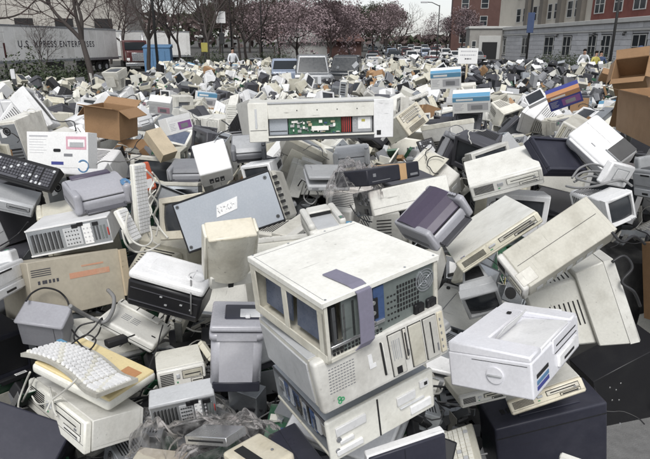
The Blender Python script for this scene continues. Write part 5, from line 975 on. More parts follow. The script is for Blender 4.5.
w, d, h = dims('beige_cover'); P = []; x, y = w / 2, d / 2
b = MB()
def cov(u, v): return ((u * 2 - 1) * x, -y + .05 * (2 * u - 1) ** 2 * (1 - .3 * v), v * h)
b.grid(14, 6, cov, 'beige'); b.grid(14, 6, lambda u, v: tuple(a + c_ for a, c_ in zip(cov(1 - u, v), (0, .006, 0))), 'beige'); b.box(x - .012, x, -y + .03, y * .9, 0, h, 'beige', .004); b.box(-x, -x + .012, -y + .03, y * .9, 0, h, 'beige', .004); b.box(-x + .01, x - .01, -y + .012, -y + .1, h - .012, h + .002, 'beige_warm', .005); P.append(('moulded_front', b, None))
q = MB(); q.box(-x * .8, x * .9, -y + .02, y, -.05, .02, 'cream', .006); q.box(-x * .1, x * .1, -y + .012, -y + .03, -.04, -.01, 'slot', 0); P.append(('lower_bracket', q, None))
hero('beige_cover', 'plastic_cover', P, 'curved pale beige plastic cover leaning against the topmost stripped case', 'cover')
w, d, h = dims('grey_inkjet'); P = k_inkjet(w, d, h, 'lilac_grey', 'lilac_grey', 'dark_grey'); x, y = w / 2, d / 2
q = MB(); q.disc((x * .86, -y * .7, h * .87), (.2, -.5, .8), .028, .006, 'bin_blue', 20); P.append(('blue_lens', q, 0))
q = MB(); q.box(-x * .7, x * .7, y * .5, y * .95, h * .93, h * 1.02, 'purple_dark', .006); P.append(('rear_strip', q, 1))
hero('grey_inkjet', 'inkjet_printer', P, 'grey inkjet printer with wide open mouth resting on the slotted rear panel case', 'printer')

def rear_spec(w, d, h, body='white'):
    x, y = w / 2, d / 2; P = []
    b = MB(); b.box(-x, x, -y + .004, y, 0, h, body, .006); P.append(('body', b, None))
    r = MB(); r.box(-x * .97, x * .97, -y, -y + .006, h * .06, h * .94, 'steel', .001); r.box(-x, x, -y - .003, -y + .004, 0, h * .06, body, .001); r.box(-x, x, -y - .003, -y + .004, h * .94, h, body, .001); P.append(('rear_panel', r, None))
    for i in range(7):
        q = MB(); xx = -x * .9 + i * w * .052; q.box(xx, xx + w * .02, -y - .004, -y, h * .14, h * .8, 'steel_dark', .0008); q.box(xx + w * .024, xx + w * .036, -y - .002, -y, h * .14, h * .8, 'slot', 0); P.append(('slot_cover', q, 1))
    q = MB(); q.box(-x * .12, x * .3, -y - .003, -y, h * .14, h * .82, 'light_grey', .001)
    for i in range(5):
        for j in range(4): q.disc((-x * .06 + i * w * .035, -y - .0045, h * (.24 + j * .15)), (0, 1, 0), .004, .002, 'steel_dark', 6)
    P.append(('port_plate', q, 1))
    q = MB(); q.box(x * .34, x * .56, -y - .004, -y, h * .12, h * .86, 'paper', .001)
    for i in range(3):
        for j in range(4): q.disc((x * .38 + i * .018, -y - .0055, h * (.22 + j * .16)), (0, 1, 0), .004, .002, 'print_grey', 6)
    P.append(('outlet_plate', q, 1))
    for k, (a, zz) in enumerate(((.1, .86), (.24, .9), (.6, .82))): q = MB(); q.box(x * a, x * a + .03, -y - .006, -y, h * zz - .012, h * zz + .008, 'black', .001); P.append(('socket', q, 1))
    for i in range(4): q = MB(); xx = x * .6 + i * w * .042; q.box(xx, xx + w * .022, -y - .003, -y, h * .2, h * .72, 'steel_green' if i > 1 else 'steel_dark', .001); P.append(('slot_cover', q, 1))
    q = MB(); q.box(x * .93, x * .965, -y - .005, -y, h * .3, h * .6, 'red', .002); P.append(('red_switch', q, 1)); return P
hero('rear_case', 'desktop_case', rear_spec(*dims('rear_case')), 'white case with slotted steel rear panel and red switch below the grey inkjet', 'computer case')

w, d, h = dims('tan_carton'); x, y = w / 2, d / 2; P = []
b = MB(); b.box(-x, x, -y, y, 0, h, 'tan_board', .003); P.append(('carton_body', b, None))
q = MB(); q.box(-x * .18, x * .72, -y - .0012, -y, h * .60, h * .70, 'orange_tape', 0); q.box(x * .1, x * .6, -y - .0012, -y, h * .78, h * .81, 'orange_tape', 0); P.append(('orange_tape', q, None))
q = MB()
for i in range(4): q.box(-x * .95, -x * .55, -y - .001, -y, h * (.74 + .035 * i), h * (.755 + .035 * i), 'print_dark', 0)
for i, xx in enumerate((-.84, -.75, -.7, -.62, -.54, -.46)): q.box(x * xx, x * (xx + .045), -y - .001, -y, h * .60, h * .66, 'print_dark', 0)
P.append(('faded_print', q, None))
for dx_, n_ in ((x * .98, 'torn_flap'),):
    q = MB(); q.hexa({(i, j, k): (dx_ + (j + 1) * .02, -y + j * .004 - (i + 1) * .01, h * (.1 if k < 0 else .98)) for i in (-1, 1) for j in (-1, 1) for k in (-1, 1)}, 'kraft_pale', 0); P.append((n_, q, None))
hero('tan_carton', 'flat_carton', P, 'stained tan carton with an orange tape stripe beneath the slotted rear panel case', 'box')

w, d, h = dims('black_laser'); x, y = w / 2, d / 2; P = []
b = MB(); b.frz((-x * .97, x * .97, -y * .97, y * .97, 0), (-x, x, -y, y, h * .76), 'black', .012); P.append(('body', b, None))
q = MB(); q.rbox(-x * 1.01, x * 1.01, -y * 1.02, y * 1.0, h * .78, h, 'white', .02, 3); q.box(-x * .6, x * .55, -y * .6, y * .4, h - .001, h + .004, 'white', .003); P.append(('white_lid', q, None))
q = MB(); q.tube([(x * .5, -y * .3, h * 1.02), (x * .62, -y * .85, h * 1.03), (x * .7, -y * 1.05, h * .8), (x * .8, -y * 1.08, h * .3)], .004, 'cord_grey', 6); q.ring((x * .62, -y * .2, h * 1.0), (0, 0, 1), .035, .043, .01, 'white', 24); P.append(('lid_hinge', q, 1))
for i, (a, zz) in enumerate(((-.1, .5), (.05, .3), (.45, .42), (.72, .35))): q = MB(); q.box(x * a, x * a + .012, -y - .004, -y + .003, h * zz, h * zz + .006, 'light_grey', 0); P.append(('screw', q, 0))
q = MB(); q.box(-x * .9, x * .9, -y - .004, -y + .004, h * .56, h * .57, 'dark_grey', 0); q.box(-x * .92, x * .92, -y - .004, -y + .004, h * .2, h * .21, 'dark_grey', 0); P.append(('seam', q, 0))
hero('black_laser', 'black_printer', P, 'black printer with a smooth white lid beside the tan carton', 'printer')

w, d, h = dims('long_case'); x, y = w / 2, d / 2; P = []
b = MB(); b.rbox(-x, x, -y, y, 0, h, 'cream', .014, 3); P.append(('body', b, None))
q = MB()
for i in range(4):
    for j in range(2): q.box(-x * .5 + j * .05, -x * .5 + j * .05 + .04, -y * .3 + i * .016, -y * .3 + i * .016 + .005, h - .0005, h + .001, 'mid_grey', 0)
q.box(x * .7, x * .84, -y * .5, -y * .45, h, h + .003, 'slot', 0); P.append(('vent_slots', q, 0))
q = MB(); q.box(-x * .98, x * .6, y * .5, y * .9, h, h + .014, 'cream', .004)
for i in range(5): q.box(-x * .9 + i * .09, -x * .87 + i * .09, y * .55, y * .85, h + .0135, h + .016, 'slot', 0)
P.append(('connector_bar', q, None))
q = MB(); q.box(-x, x, -y - .001, -y + .01, h * .4, h * .45, 'slot', 0); P.append(('seam', q, 0))
hero('long_case', 'docking_station', P, 'long cream slim case with vent dashes lying below the black white-lidded printer', 'computer case')

# ergonomic wave keyboard, yellowed terminal below it
w, d, h = dims('keyboard_ergo'); x, y = w / 2, d / 2; P = []
def wz(u): return .020 * math.sin((u * 2.2 + .1) * math.pi) * (1 if u < .9 else .9)
def wy(u): return .025 * math.cos((u - .5) * 2 * math.pi)
b = MB(); n = 26
for i in range(n):
    u0, u1 = i / n, (i + 1) / n
    b.hexa({(a, j, k): ((-x + 2 * x * (u1 if a > 0 else u0)), j * y + wy(u1 if a > 0 else u0), (.0 if k < 0 else .016) + .022 + wz(u1 if a > 0 else u0)) for a in (-1, 1) for j in (-1, 1) for k in (-1, 1)}, 'beige', 0)
P.append(('base', b, None))
q = MB()
for c_ in range(22):
    u = .03 + c_ * .0435
    if c_ in (16,): continue
    for r_ in range(6):
        xx = -x + 2 * x * u; yy = -y * .84 + r_ * 1.62 * y / 6 + wy(u); zz = .040 + wz(u)
        q.frz((xx + .0005, xx + w * .0385, yy, yy + 1.62 * y / 6 * .84, zz - .004), (xx + .0022, xx + w * .0355, yy + .003, yy + 1.62 * y / 6 * .72, zz + .008), 'white' if (c_ + r_) % 7 else 'cream', 0)
P.append(('keys', q, None))
q = MB(); q.box(-x * .98, -x * .8, y * .72 + wy(.05), y * .95 + wy(.05), .04 + wz(.05), .046 + wz(.05), 'print_blue', 0); P.append(('blue_marking', q, None))
hero('keyboard_ergo', 'ergonomic_keyboard', P, 'white wavy split ergonomic keyboard on the yellowed terminal', 'keyboard')
w, d, h = dims('yellow_scanner'); x, y = w / 2, d / 2; P = []
b = MB(); b.rbox(-x, x, -y, y, 0, h * .85, 'cream', .02, 4); P.append(('base', b, None))
q = MB(); q.rbox(-x * .96, x * .97, -y * .93, y * .95, h * .7, h, 'yellowed', .012, 3); P.append(('yellowed_top', q, None))
q = MB(); q.box(x * .5, x * .85, -y * .1, y * .6, h, h + .002, 'print_orange', 0); P.append(('orange_label', q, 1)); q = MB(); q.box(x * .0, x * .08, -y * .8, -y * .6, h, h + .003, 'slot', 0); P.append(('latch', q, 1))
hero('yellow_scanner', 'flat_terminal', P, 'yellowed flat terminal with an orange patch under the wavy keyboard', 'scanner')
q = MB(); 
r0 = hero('white_tower_low', 'tower_case', k_case(*dims('white_tower_low'), m='cream', mb_='cream', style=0), 'cream tower lying under the yellowed terminal beside the navy cabinet', 'computer case')
w, d, h = dims('navy_box'); x, y = w / 2, d / 2; P = []
b = MB(); b.rbox(-x, x, -y, y, 0, h, 'navy', .008, 2); P.append(('body', b, None)); q = MB(); q.box(x - .001, x + .002, -y * .9, y * .9, h * .08, h * .9, 'navy_dark', .001); P.append(('side_panel', q, None))
hero('navy_box', 'navy_cabinet', P, 'large smooth navy cabinet cut by the bottom corner beside the cream tower', 'computer case')
w, d, h = dims('black_left'); x, y = w / 2, d / 2; P = []
b = MB(); b.rbox(-x, x, -y, y, 0, h, 'navy_dark', .006, 2); P.append(('body', b, None)); q = MB(); q.box(-x * .9, x * .9, -y - .002, -y + .003, h * .2, h * .9, 'black', .002); P.append(('screen', q, None))
q = MB(); q.box(-x * .96, x * .96, -y - .03, -y, 0, h * .12, 'black', .006); P.append(('front_ledge', q, None))
q = MB(); q.box(x * .4, x * .75, -y - .032, -y - .01, h * .125, h * .13, 'paper', 0)
for i in range(7): q.box(x * (.44 + i * .04), x * (.455 + i * .04), -y - .03, -y - .015, h * .13, h * .132, 'print_dark', 0)
P.append(('barcode_sticker', q, 2))
hero('black_left', 'black_monitor', P, 'black set with white barcode sticker beside the wavy keyboard', 'monitor')
w, d, h = dims('lilac_box'); x, y = w / 2, d / 2; P = []
b = MB(); b.box(-x, x, -y, y, 0, h * .9, 'lilac_grey', .006); b.box(-x - .008, x + .008, -y - .01, y, h * .9, h, 'lilac_grey', .008); b.box(x * .6, x * .61, -y - .001, -y, 0, h * .9, 'slot', 0); P.append(('body', b, None))
hero('lilac_box', 'lilac_speaker_box', P, 'plain lilac grey box below the looped black cord on the tan carton', 'speaker')
hero('white_left', 'printer_shell', k_laser(*dims('white_left'), m='white', dk='light_grey'), 'white printer shell tipped over at the edge beside the tan carton', 'printer')
w, d, h = dims('grey_bin'); x, y = w / 2, d / 2; P = []
b = MB(); b.rbox(-x, x, -y, y, 0, h * .8, 'lilac_grey', .035, 4, 'z'); b.rbox(-x * 1.06, x * 1.06, -y * 1.06, y, h * .74, h * .84, 'lilac_grey', .03, 4, 'z'); P.append(('body', b, None))
q = MB(); q.rbox(-x * 1.04, x * 1.04, -y * 1.02, y * .96, h * .86, h * .96, 'lilac_grey', .035, 4); q.box(-x * .5, x * .9, -y * .5, y * .6, h * .955, h * .975, 'navy', .006); P.append(('lid', q, None))
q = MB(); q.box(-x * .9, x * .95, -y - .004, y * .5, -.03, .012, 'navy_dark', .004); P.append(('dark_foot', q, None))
q = MB(); q.box(x * .1, x * .9, -y * .4, y * .2, h * .97, h * .985, 'white', .002); q.box(x * .3, x * .5, -y * .5, -y * .3, h * .97, h * 1.02, 'white', .003); P.append(('broken_clip', q, 1))
hero('grey_bin', 'copier_bin', P, 'lilac grey rounded copier bin with lid beside the front stack', 'copier')
w, d, h = dims('dark_bottom'); x, y = w / 2, d / 2; P = []
b = MB(); b.rbox(-x, x, -y, y, 0, h, 'navy', .012, 3); P.append(('body', b, None))
q = MB()
for i in range(9): q.box(-x * .75 + i * .03, -x * .75 + i * .03 + .02, -y * .2, y * .1, h - .0005, h + .003, 'slot', .001)
P.append(('vent_slots', q, 0)); q = MB(); q.box(-x * .98, x * .98, -y - .002, -y + .005, h * .86, h * .87, 'slot', 0); q.box(-x * .5, x * .6, -y * .6, -y * .4, h, h + .006, 'navy', .003); P.append(('seam', q, 0))
hero('dark_bottom', 'navy_monitor', P, 'big navy plastic monitor cabinet under the lilac white laser printer', 'monitor')
hero('beige_flat', 'desktop_case', k_case(*dims('beige_flat'), m='beige_warm', mb_='cream'), 'warm beige slim case wedged between the lilac white printer and navy cabinet', 'computer case')
hero('beige_flat_b', 'desktop_case', k_case(*dims('beige_flat_b'), m='beige', mb_='beige'), 'small beige slim case poking out under the knob side of the lilac white printer', 'computer case')
w, d, h = dims('black_ups'); x, y = w / 2, d / 2; P = []
b = MB(); b.box(-x, x, -y, y, 0, h, 'black', .004); P.append(('body', b, None)); q = MB()
for i, (a, zz) in enumerate(((-.6, .8), (-.45, .72), (-.6, .6), (-.3, .78), (-.42, .55))): q.disc((x * a, -y - .002, h * zz), (0, 1, 0), .006, .003, 'chrome', 8)
q.tube([(-x * .85, -y - .004, h * .08), (-x * .6, -y - .01, h * .14), (-x * .5, -y - .004, h * .2)], .006, 'mid_grey', 6); P.append(('screws', q, 0))
hero('black_ups', 'black_server_box', P, 'matt black steel cabinet standing on the grey asphalt', 'computer case')
w, d, h = dims('white_retail'); x, y = w / 2, d / 2; P = []
b = MB(); b.box(-x, x, -y, y, 0, h, 'paper', .002); P.append(('box_body', b, None)); q = MB(); y0 = -y - .001
q.box(-x * .92, -x * .3, y0, -y, h * .86, h * .9, 'print_grey', 0)
for i in range(6): q.box(-x * .92, -x * (.35 + .1 * (i % 2)), y0, -y, h * (.78 - i * .075), h * (.79 - i * .075), 'print_grey', 0)
q.box(x * .3, x * .95, y0, -y, h * .52, h * .88, 'print_pink', 0); q.box(x * .36, x * .9, y0 - .0005, -y, h * .6, h * .8, 'paper', 0); q.rbox(x * .42, x * .86, y0 - .002, -y, h * .58, h * .72, 'light_grey', .006, 2)
q.rbox(-x * .12, x * .12, y0 - .001, -y, h * .44, h * .53, 'black', .01, 2, 'y'); q.box(x * .22, x * .5, y0, -y, h * .32, h * .4, 'mid_grey', 0); q.box(-x * .2, x * .2, y0, -y, h * .08, h * .17, 'print_navy', 0); P.append(('printed_panel', q, None))
q = MB(); q.rbox(x * .62, x * 1.0, y0 - .004, -y, 0, h * .16, 'paper', .02, 3, 'y'); q.ring((x * .84, y0 - .003, h * .06), (0, 1, 0), .035, .045, .003, 'bin_blue', 20); P.append(('blue_ring_flap', q, None))
hero('white_retail', 'retail_box', P, 'white printed retail box with a black pill shape and pink photo', 'box')
hero('carton_mid', 'cardboard_box', k_carton(*dims('carton_mid')), 'open brown cardboard box on the heap behind the white printed retail box', 'box')
hero('grey_fax', 'inkjet_printer', k_inkjet(*dims('grey_fax'), m='mid_grey', lid='mid_grey'), 'dark grey rounded printer behind the blue grey panelled tower', 'printer')
hero('dark_inkjet', 'inkjet_printer', k_inkjet(*dims('dark_inkjet'), m='mid_grey', lid='light_grey', dk='black'), 'grey printer with black open mouth below the wide chassis', 'printer')
hero('white_crt_mid', 'crt_monitor', k_crt(*dims('white_crt_mid'), m='white', stand=False), 'white monitor shell peeking over the blue grey panelled tower', 'monitor')
w, d, h = dims('drive_case'); P = k_case(w, d, h, 'beige_warm', 'beige', 1); hero('drive_case', 'tower_case', P, 'warm beige tower with drive bays tilted diagonally beside the wide chassis', 'computer case')
hero('crt_shell', 'crt_monitor', k_crt(*dims('crt_shell'), m='beige', stand=False), 'large beige tube monitor back on its slab behind the badge case', 'monitor')
hero('slab_behind', 'desktop_case', k_case(*dims('slab_behind'), m='cream', mb_='cream'), 'broad cream slab case carrying the large beige tube monitor back', 'computer case')
hero('purple_lcd', 'flat_monitor', k_lcd(*dims('purple_lcd'), m='navy', scr='navy'), 'dark navy flat screen leaning back against the big white printer', 'monitor')
w, d, h = dims('big_white'); x, y = w / 2, d / 2; P = []
b = MB(); b.rbox(-x, x, -y, y, 0, h, 'white', .035, 4); P.append(('body', b, None))
for k in range(3): q = MB(); q.box(-x * .86, x * .86, -y - .002, -y + .01, h * (.2 + .25 * k), h * (.215 + .25 * k), 'slot', 0); P.append(('front_seam', q, 0))
q = MB(); q.rbox(-x * .85, x * .8, -y - .012, -y + .01, h * .5, h * .92, 'white', .012, 3); P.append(('front_cover', q, None))
q = MB(); q.box(x * .35, x * .96, -y * .2, y * .9, h, h + .004, 'black', .001); q.box(x * .3, x * 1.0, -y * .25, -y * .2, h, h + .012, 'light_grey', .003); P.append(('dark_opening', q, 0))
q = MB(); q.box(-x * .2, x * .0, -y * .5, -y * .44, h, h + .002, 'mid_grey', 0); q.box(-x * .9, x * .25, y * .2, y * .21, h, h + .001, 'slot', 0); P.append(('lid_seam', q, 0))
hero('big_white', 'laser_printer', P, 'big white printer pitched on end below the large brown carton', 'printer')
hero('carton_right', 'cardboard_box', k_carton(*dims('carton_right')), 'large worn brown carton at the edge behind the pitched white printer', 'box')
hero('white_fax', 'inkjet_printer', k_inkjet(*dims('white_fax'), m='white', lid='white', dk='mid_grey'), 'white rounded printer just below the wide chassis', 'printer')

hero('edge_carton', 'cardboard_box', k_carton(*dims('edge_carton'), open_=False, tape=False), 'reddish brown carton at the edge above the matt black cabinet', 'box')
hero('crt_small_a', 'crt_monitor', k_crt(*dims('crt_small_a'), m='light_grey', stand=False), 'small grey monitor screen up in the hollow behind the lilac white printer', 'monitor')
w, d, h = dims('white_edge_box'); x, y = w / 2, d / 2; P = []
b = MB(); b.box(-x, x, -y + .01, y, 0, h, 'white', .004); P.append(('white_edge', b, None)); q = MB(); q.box(-x + .004, x - .004, -y, -y + .012, 0, h - .004, 'navy', .003); q.box(-x * .1, -x * .08, -y - .001, -y, 0, h - .01, 'navy_dark', 0); P.append(('navy_panel', q, None))
hero('white_edge_box', 'navy_screen', P, 'navy panel with a bright white upper edge in front of the opened case', 'monitor')
w, d, h = dims('purple_panel'); P = []; b = MB(); b.box(-w / 2, w / 2, -d / 2, d / 2, 0, h, 'navy', .005); b.box(-w * .1, -w * .09, -d / 2, d / 2, h - .001, h + .001, 'slot', 0); P.append(('body', b, None))
hero('purple_panel', 'navy_box', P, 'dusky navy box tucked beneath the opened case of the front stack', 'computer case')
w, d, h = dims('beige_bracket'); x, y = w / 2, d / 2; P = []; b = MB(); b.rbox(-x, x, -y, y, 0, h, 'beige_warm', .015, 3); P.append(('body', b, None)); q = MB(); q.box(-x * .6, -x * .15, -y * .7, y * .7, h, h + .002, 'slot', 0); P.append(('long_slot', q, 0)); q = MB(); q.disc((x * .5, -y * .3, h), (0, 0, 1), .005, .003, 'mid_grey', 8); P.append(('screw', q, 0))
hero('beige_bracket', 'front_bezel_piece', P, 'loose warm beige bezel piece with a long dark slot', 'bezel')
hero('bag_panel', 'desktop_case', rear_spec(*dims('bag_panel'), body='light_grey'), 'steel rear panel case half wrapped in a clear plastic bag', 'computer case')
w, d, h = dims('metal_strip'); P = []; b = MB(); b.box(-w / 2, w / 2, -d / 2, d / 2, 0, h, 'chrome', .002); b.box(-w * .42, w * .42, -d / 2 - .001, -d / 2, h * .4, h * .6, 'slot', 0); P.append(('housing', b, None))
hero('metal_strip', 'disk_drive', P, 'bright metal drive lying inside the clear plastic bag', 'disk drive')
w, d, h = dims('yellow_slab'); P = []; b = MB(); b.box(-w / 2, w / 2, -d / 2, d / 2, 0, h, 'beige_warm', .006); b.box(-w * .5, w * .1, -d * .1, -d * .08, h - .001, h + .001, 'slot', 0); P.append(('body', b, None))
hero('yellow_slab', 'plastic_housing', P, 'yellowish plastic housing below the clear plastic bag', 'cover')
w, d, h = dims('black_slab'); P = k_keyboard(w, d, h, 'black', 'dark_grey'); hero('black_slab', 'keyboard', P, 'black slab keyboard in front of the white printed retail box', 'keyboard')
w, d, h = dims('grey_slab'); P = k_case(w, d, h, 'light_grey', 'light_grey')[:3]; hero('grey_slab', 'slim_unit', P, 'slim grey unit under the black slab keyboard', 'computer case')
for kk in ('white_strip', 'white_strip_b'):
    w, d, h = dims(kk); x, y = w / 2, d / 2; P = []; b = MB(); b.box(-x, x, -y, y, 0, h, 'cream', .006); P.append(('base', b, None)); q = MB()
    for i in range(4):
        for j in range(int(h / .019)): q.box(-x * .82 + i * x * .42, -x * .82 + i * x * .42 + x * .36, -y - .005, -y + .002, .01 + j * .0185, .01 + j * .0185 + .015, 'white', 0)
    P.append(('keys', q, None)); hero(kk, 'keyboard', P, 'narrow cream keyboard standing on end among white cords' if kk[-1] == 'p' else 'short cream keypad tilted beside the keyboard on end', 'keyboard')
w, d, h = dims('orange_bag'); x, y = w / 2, d / 2; P = []; b = MB(); b.rbox(-x, x, -y, y, 0, h, 'red_orange', .015, 3); P.append(('sleeve', b, None)); q = MB(); q.box(-x * .6, x * .5, -y - .001, -y, h * .1, h * .4, 'paper', 0); q.box(-x * .7, -x * .2, -y - .001, -y, h * .6, h * .8, 'print_dark', 0); P.append(('printed_patch', q, 0))
hero('orange_bag', 'software_pack', P, 'red orange printed pack beside the keyboard on end', 'box')
hero('crt_left', 'crt_monitor', k_crt(*dims('crt_left'), m='beige_warm', stand=False), 'warm beige monitor half hidden by the blue grey panelled tower', 'monitor')
hero('scanner_mid', 'flatbed_scanner', k_scanner(*dims('scanner_mid'), m='light_grey', lid='light_grey'), 'pale grey flatbed scanner below the wide chassis', 'scanner')
hero('cream_phone', 'laser_printer', k_laser(*dims('cream_phone'), m='cream', dk='light_grey'), 'small cream printer just behind the topmost stripped case', 'printer')
w, d, h = dims('lid_right'); x, y = w / 2, d / 2; P = []; b = MB(); b.box(-x, x, -y, y, 0, h, 'white', .008); P.append(('panel', b, None)); q = MB(); q.box(-x * .5, x * .6, -y - .002, -y, h * .25, h * .8, 'light_grey', .001); q.box(-x * .42, x * .52, -y - .003, -y, h * .3, h * .75, 'white', .001); P.append(('window_frame', q, 0))
hero('lid_right', 'scanner_cover', P, 'small white lid with a framed window beside the cord bundle', 'cover')
w, d, h = dims('metal_shell'); P = k_laser(w, d, h, 'light_grey', 'steel_dark'); hero('metal_shell', 'printer_shell', P, 'grey printer shell with steel rollers at the edge under the large worn carton', 'printer')
hero('retail_a', 'retail_box', k_retail(*dims('retail_a')), 'blue topped white retail box, the farther of the pair', 'box')
hero('retail_b', 'retail_box', k_retail(*dims('retail_b')), 'blue topped white retail box, the nearer of the pair', 'box')
hero('retail_navy', 'retail_box', k_retail(*dims('retail_navy'), a='print_orange', b_='print_purple', m='print_navy'), 'navy and orange retail box tipped in the heap', 'box')
hero('lcd_white', 'flat_monitor', k_lcd(*dims('lcd_white'), m='white'), 'white framed flat screen tipped beside the navy and orange box', 'monitor')
hero('carton_back', 'cardboard_box', k_carton(*dims('carton_back')), 'open tan carton behind the large worn carton', 'box')
hero('retail_pink', 'retail_box', k_retail(*dims('retail_pink'), a='paper', b_='print_pink'), 'white box with pink print behind the brown cardboard box', 'box')
hero('retail_purple', 'retail_box', k_retail(*dims('retail_purple'), a='paper', b_='print_purple'), 'white box with purple print beside the brown cardboard box', 'box')
w, d, h = dims('pale_flap_box'); P = k_carton(w, d, h, 'kraft_pale', open_=False, tape=False); hero('pale_flap_box', 'cardboard_box', P, 'pale brown carton leaning beside the brown cardboard box', 'box')
w, d, h = dims('printed_white'); x, y = w / 2, d / 2; P = []; b = MB(); b.rbox(-x, x, -y, y, 0, h, 'white', .01, 2); P.append(('body', b, None))
for i in range(3):
    q = MB(); xx = -x * .5 + i * x * .34; q.box(xx, xx + x * .26, -y - .001, -y, h * .2, h * .55, 'print_dark', 0); q.box(xx + x * .08, xx + x * .2, -y - .0016, -y, h * .28 + i % 2 * .02, h * .36 + i % 2 * .02, 'white', 0); P.append(('printed_character', q, 0))
hero('printed_white', 'retail_box', P, 'white box with three black block characters behind the blue grey panelled tower', 'box')
# crumpled clear plastic over the rear panel case, and one by the taped unit
def bag(loc, w_, d_, h_, seed, label, rot=(0, 0, 0)):
    b = MB(); o3 = Vector((seed * 3.1, 1, 2))
    def p_(u, v):
        a, c_ = (u - .5) * 2, (v - .5) * 2; e = max(0, 1 - (a * a) ** 1.3) * max(0, 1 - (c_ * c_) ** 1.3)
        n_ = abs(noise.noise(Vector((u * 9 + 3 * v, v * 2.5, 0)) + o3)) * 1.0 + abs(noise.noise(Vector((u * 5, v * 15 + 4 * u, 3)) + o3)) * .5
        r_ = 1 + .25 * noise.noise(Vector((a * 2, c_ * 2, 5)) + o3); k_ = noise.noise(Vector((u * 3, v * 3, 9)) + o3)
        return (a * w_ / 2 * r_ + .02 * k_, c_ * d_ / 2 * r_ + .012 * n_, h_ * ((.5 + .45 * k_) * e ** .6 + .30 * n_))
    b.grid(90, 90, p_, 'plastic_bag', True); o = b.build('plastic_bag'); o.location = loc; o.rotation_euler = rot; tag(o, label, 'bag')

bag((-.56, 1.86, 1.10), .42, .42, .22, 1, 'clear crumpled plastic bag over the steel rear panel case', (R(-12), 0, R(20)))
bag((-.36, 1.72, 1.16), .34, .3, .16, 2, 'second clear plastic bag bunched over the bright metal drive', (R(-8), R(6), R(70)))
bag((.16, 2.95, 1.80), .30, .30, .26, 3, 'crumpled clear bag bulging at the end of the taped black unit', (R(-15), 0, 0))
for k_, (lc, rz_, lb) in enumerate((((-.924, 2.2, 1.335), .7, 'black power adapter lying on the slim cream case'),)):
    b = MB(); b.rbox(-.045, .045, -.028, .028, 0, .032, 'black' if k_ == 0 else 'mid_grey', .008, 3); P = [('housing', b, None)]; q = MB(); q.tube([(.045, 0, .016), (.07, .0, .016), (.09, .02, .01)], .004, 'cord_black', 6); P.append(('cord_stub', q, 0))
    place('power_adapter', P, lc, (R(-10), 0, rz_), lb, 'adapter')

hero('pit_case_a', 'desktop_case', k_case(*dims('pit_case_a'), m='light_grey', mb_='cream'), 'cream case under the tangled black cord behind the wavy keyboard', 'computer case')
hero('pit_case_b', 'desktop_case', k_case(*dims('pit_case_b'), m='beige', mb_='cream'), 'cream case between the yellowed terminal and the lilac grey copier bin', 'computer case')
def pxd(px, y, z):
    """world x that appears at column px for a thing at distance y, height z"""
    dep = y * math.cos(R(18.3)) + (2.6 - z) * math.sin(R(18.3)); return (px - 325) / 560 * dep
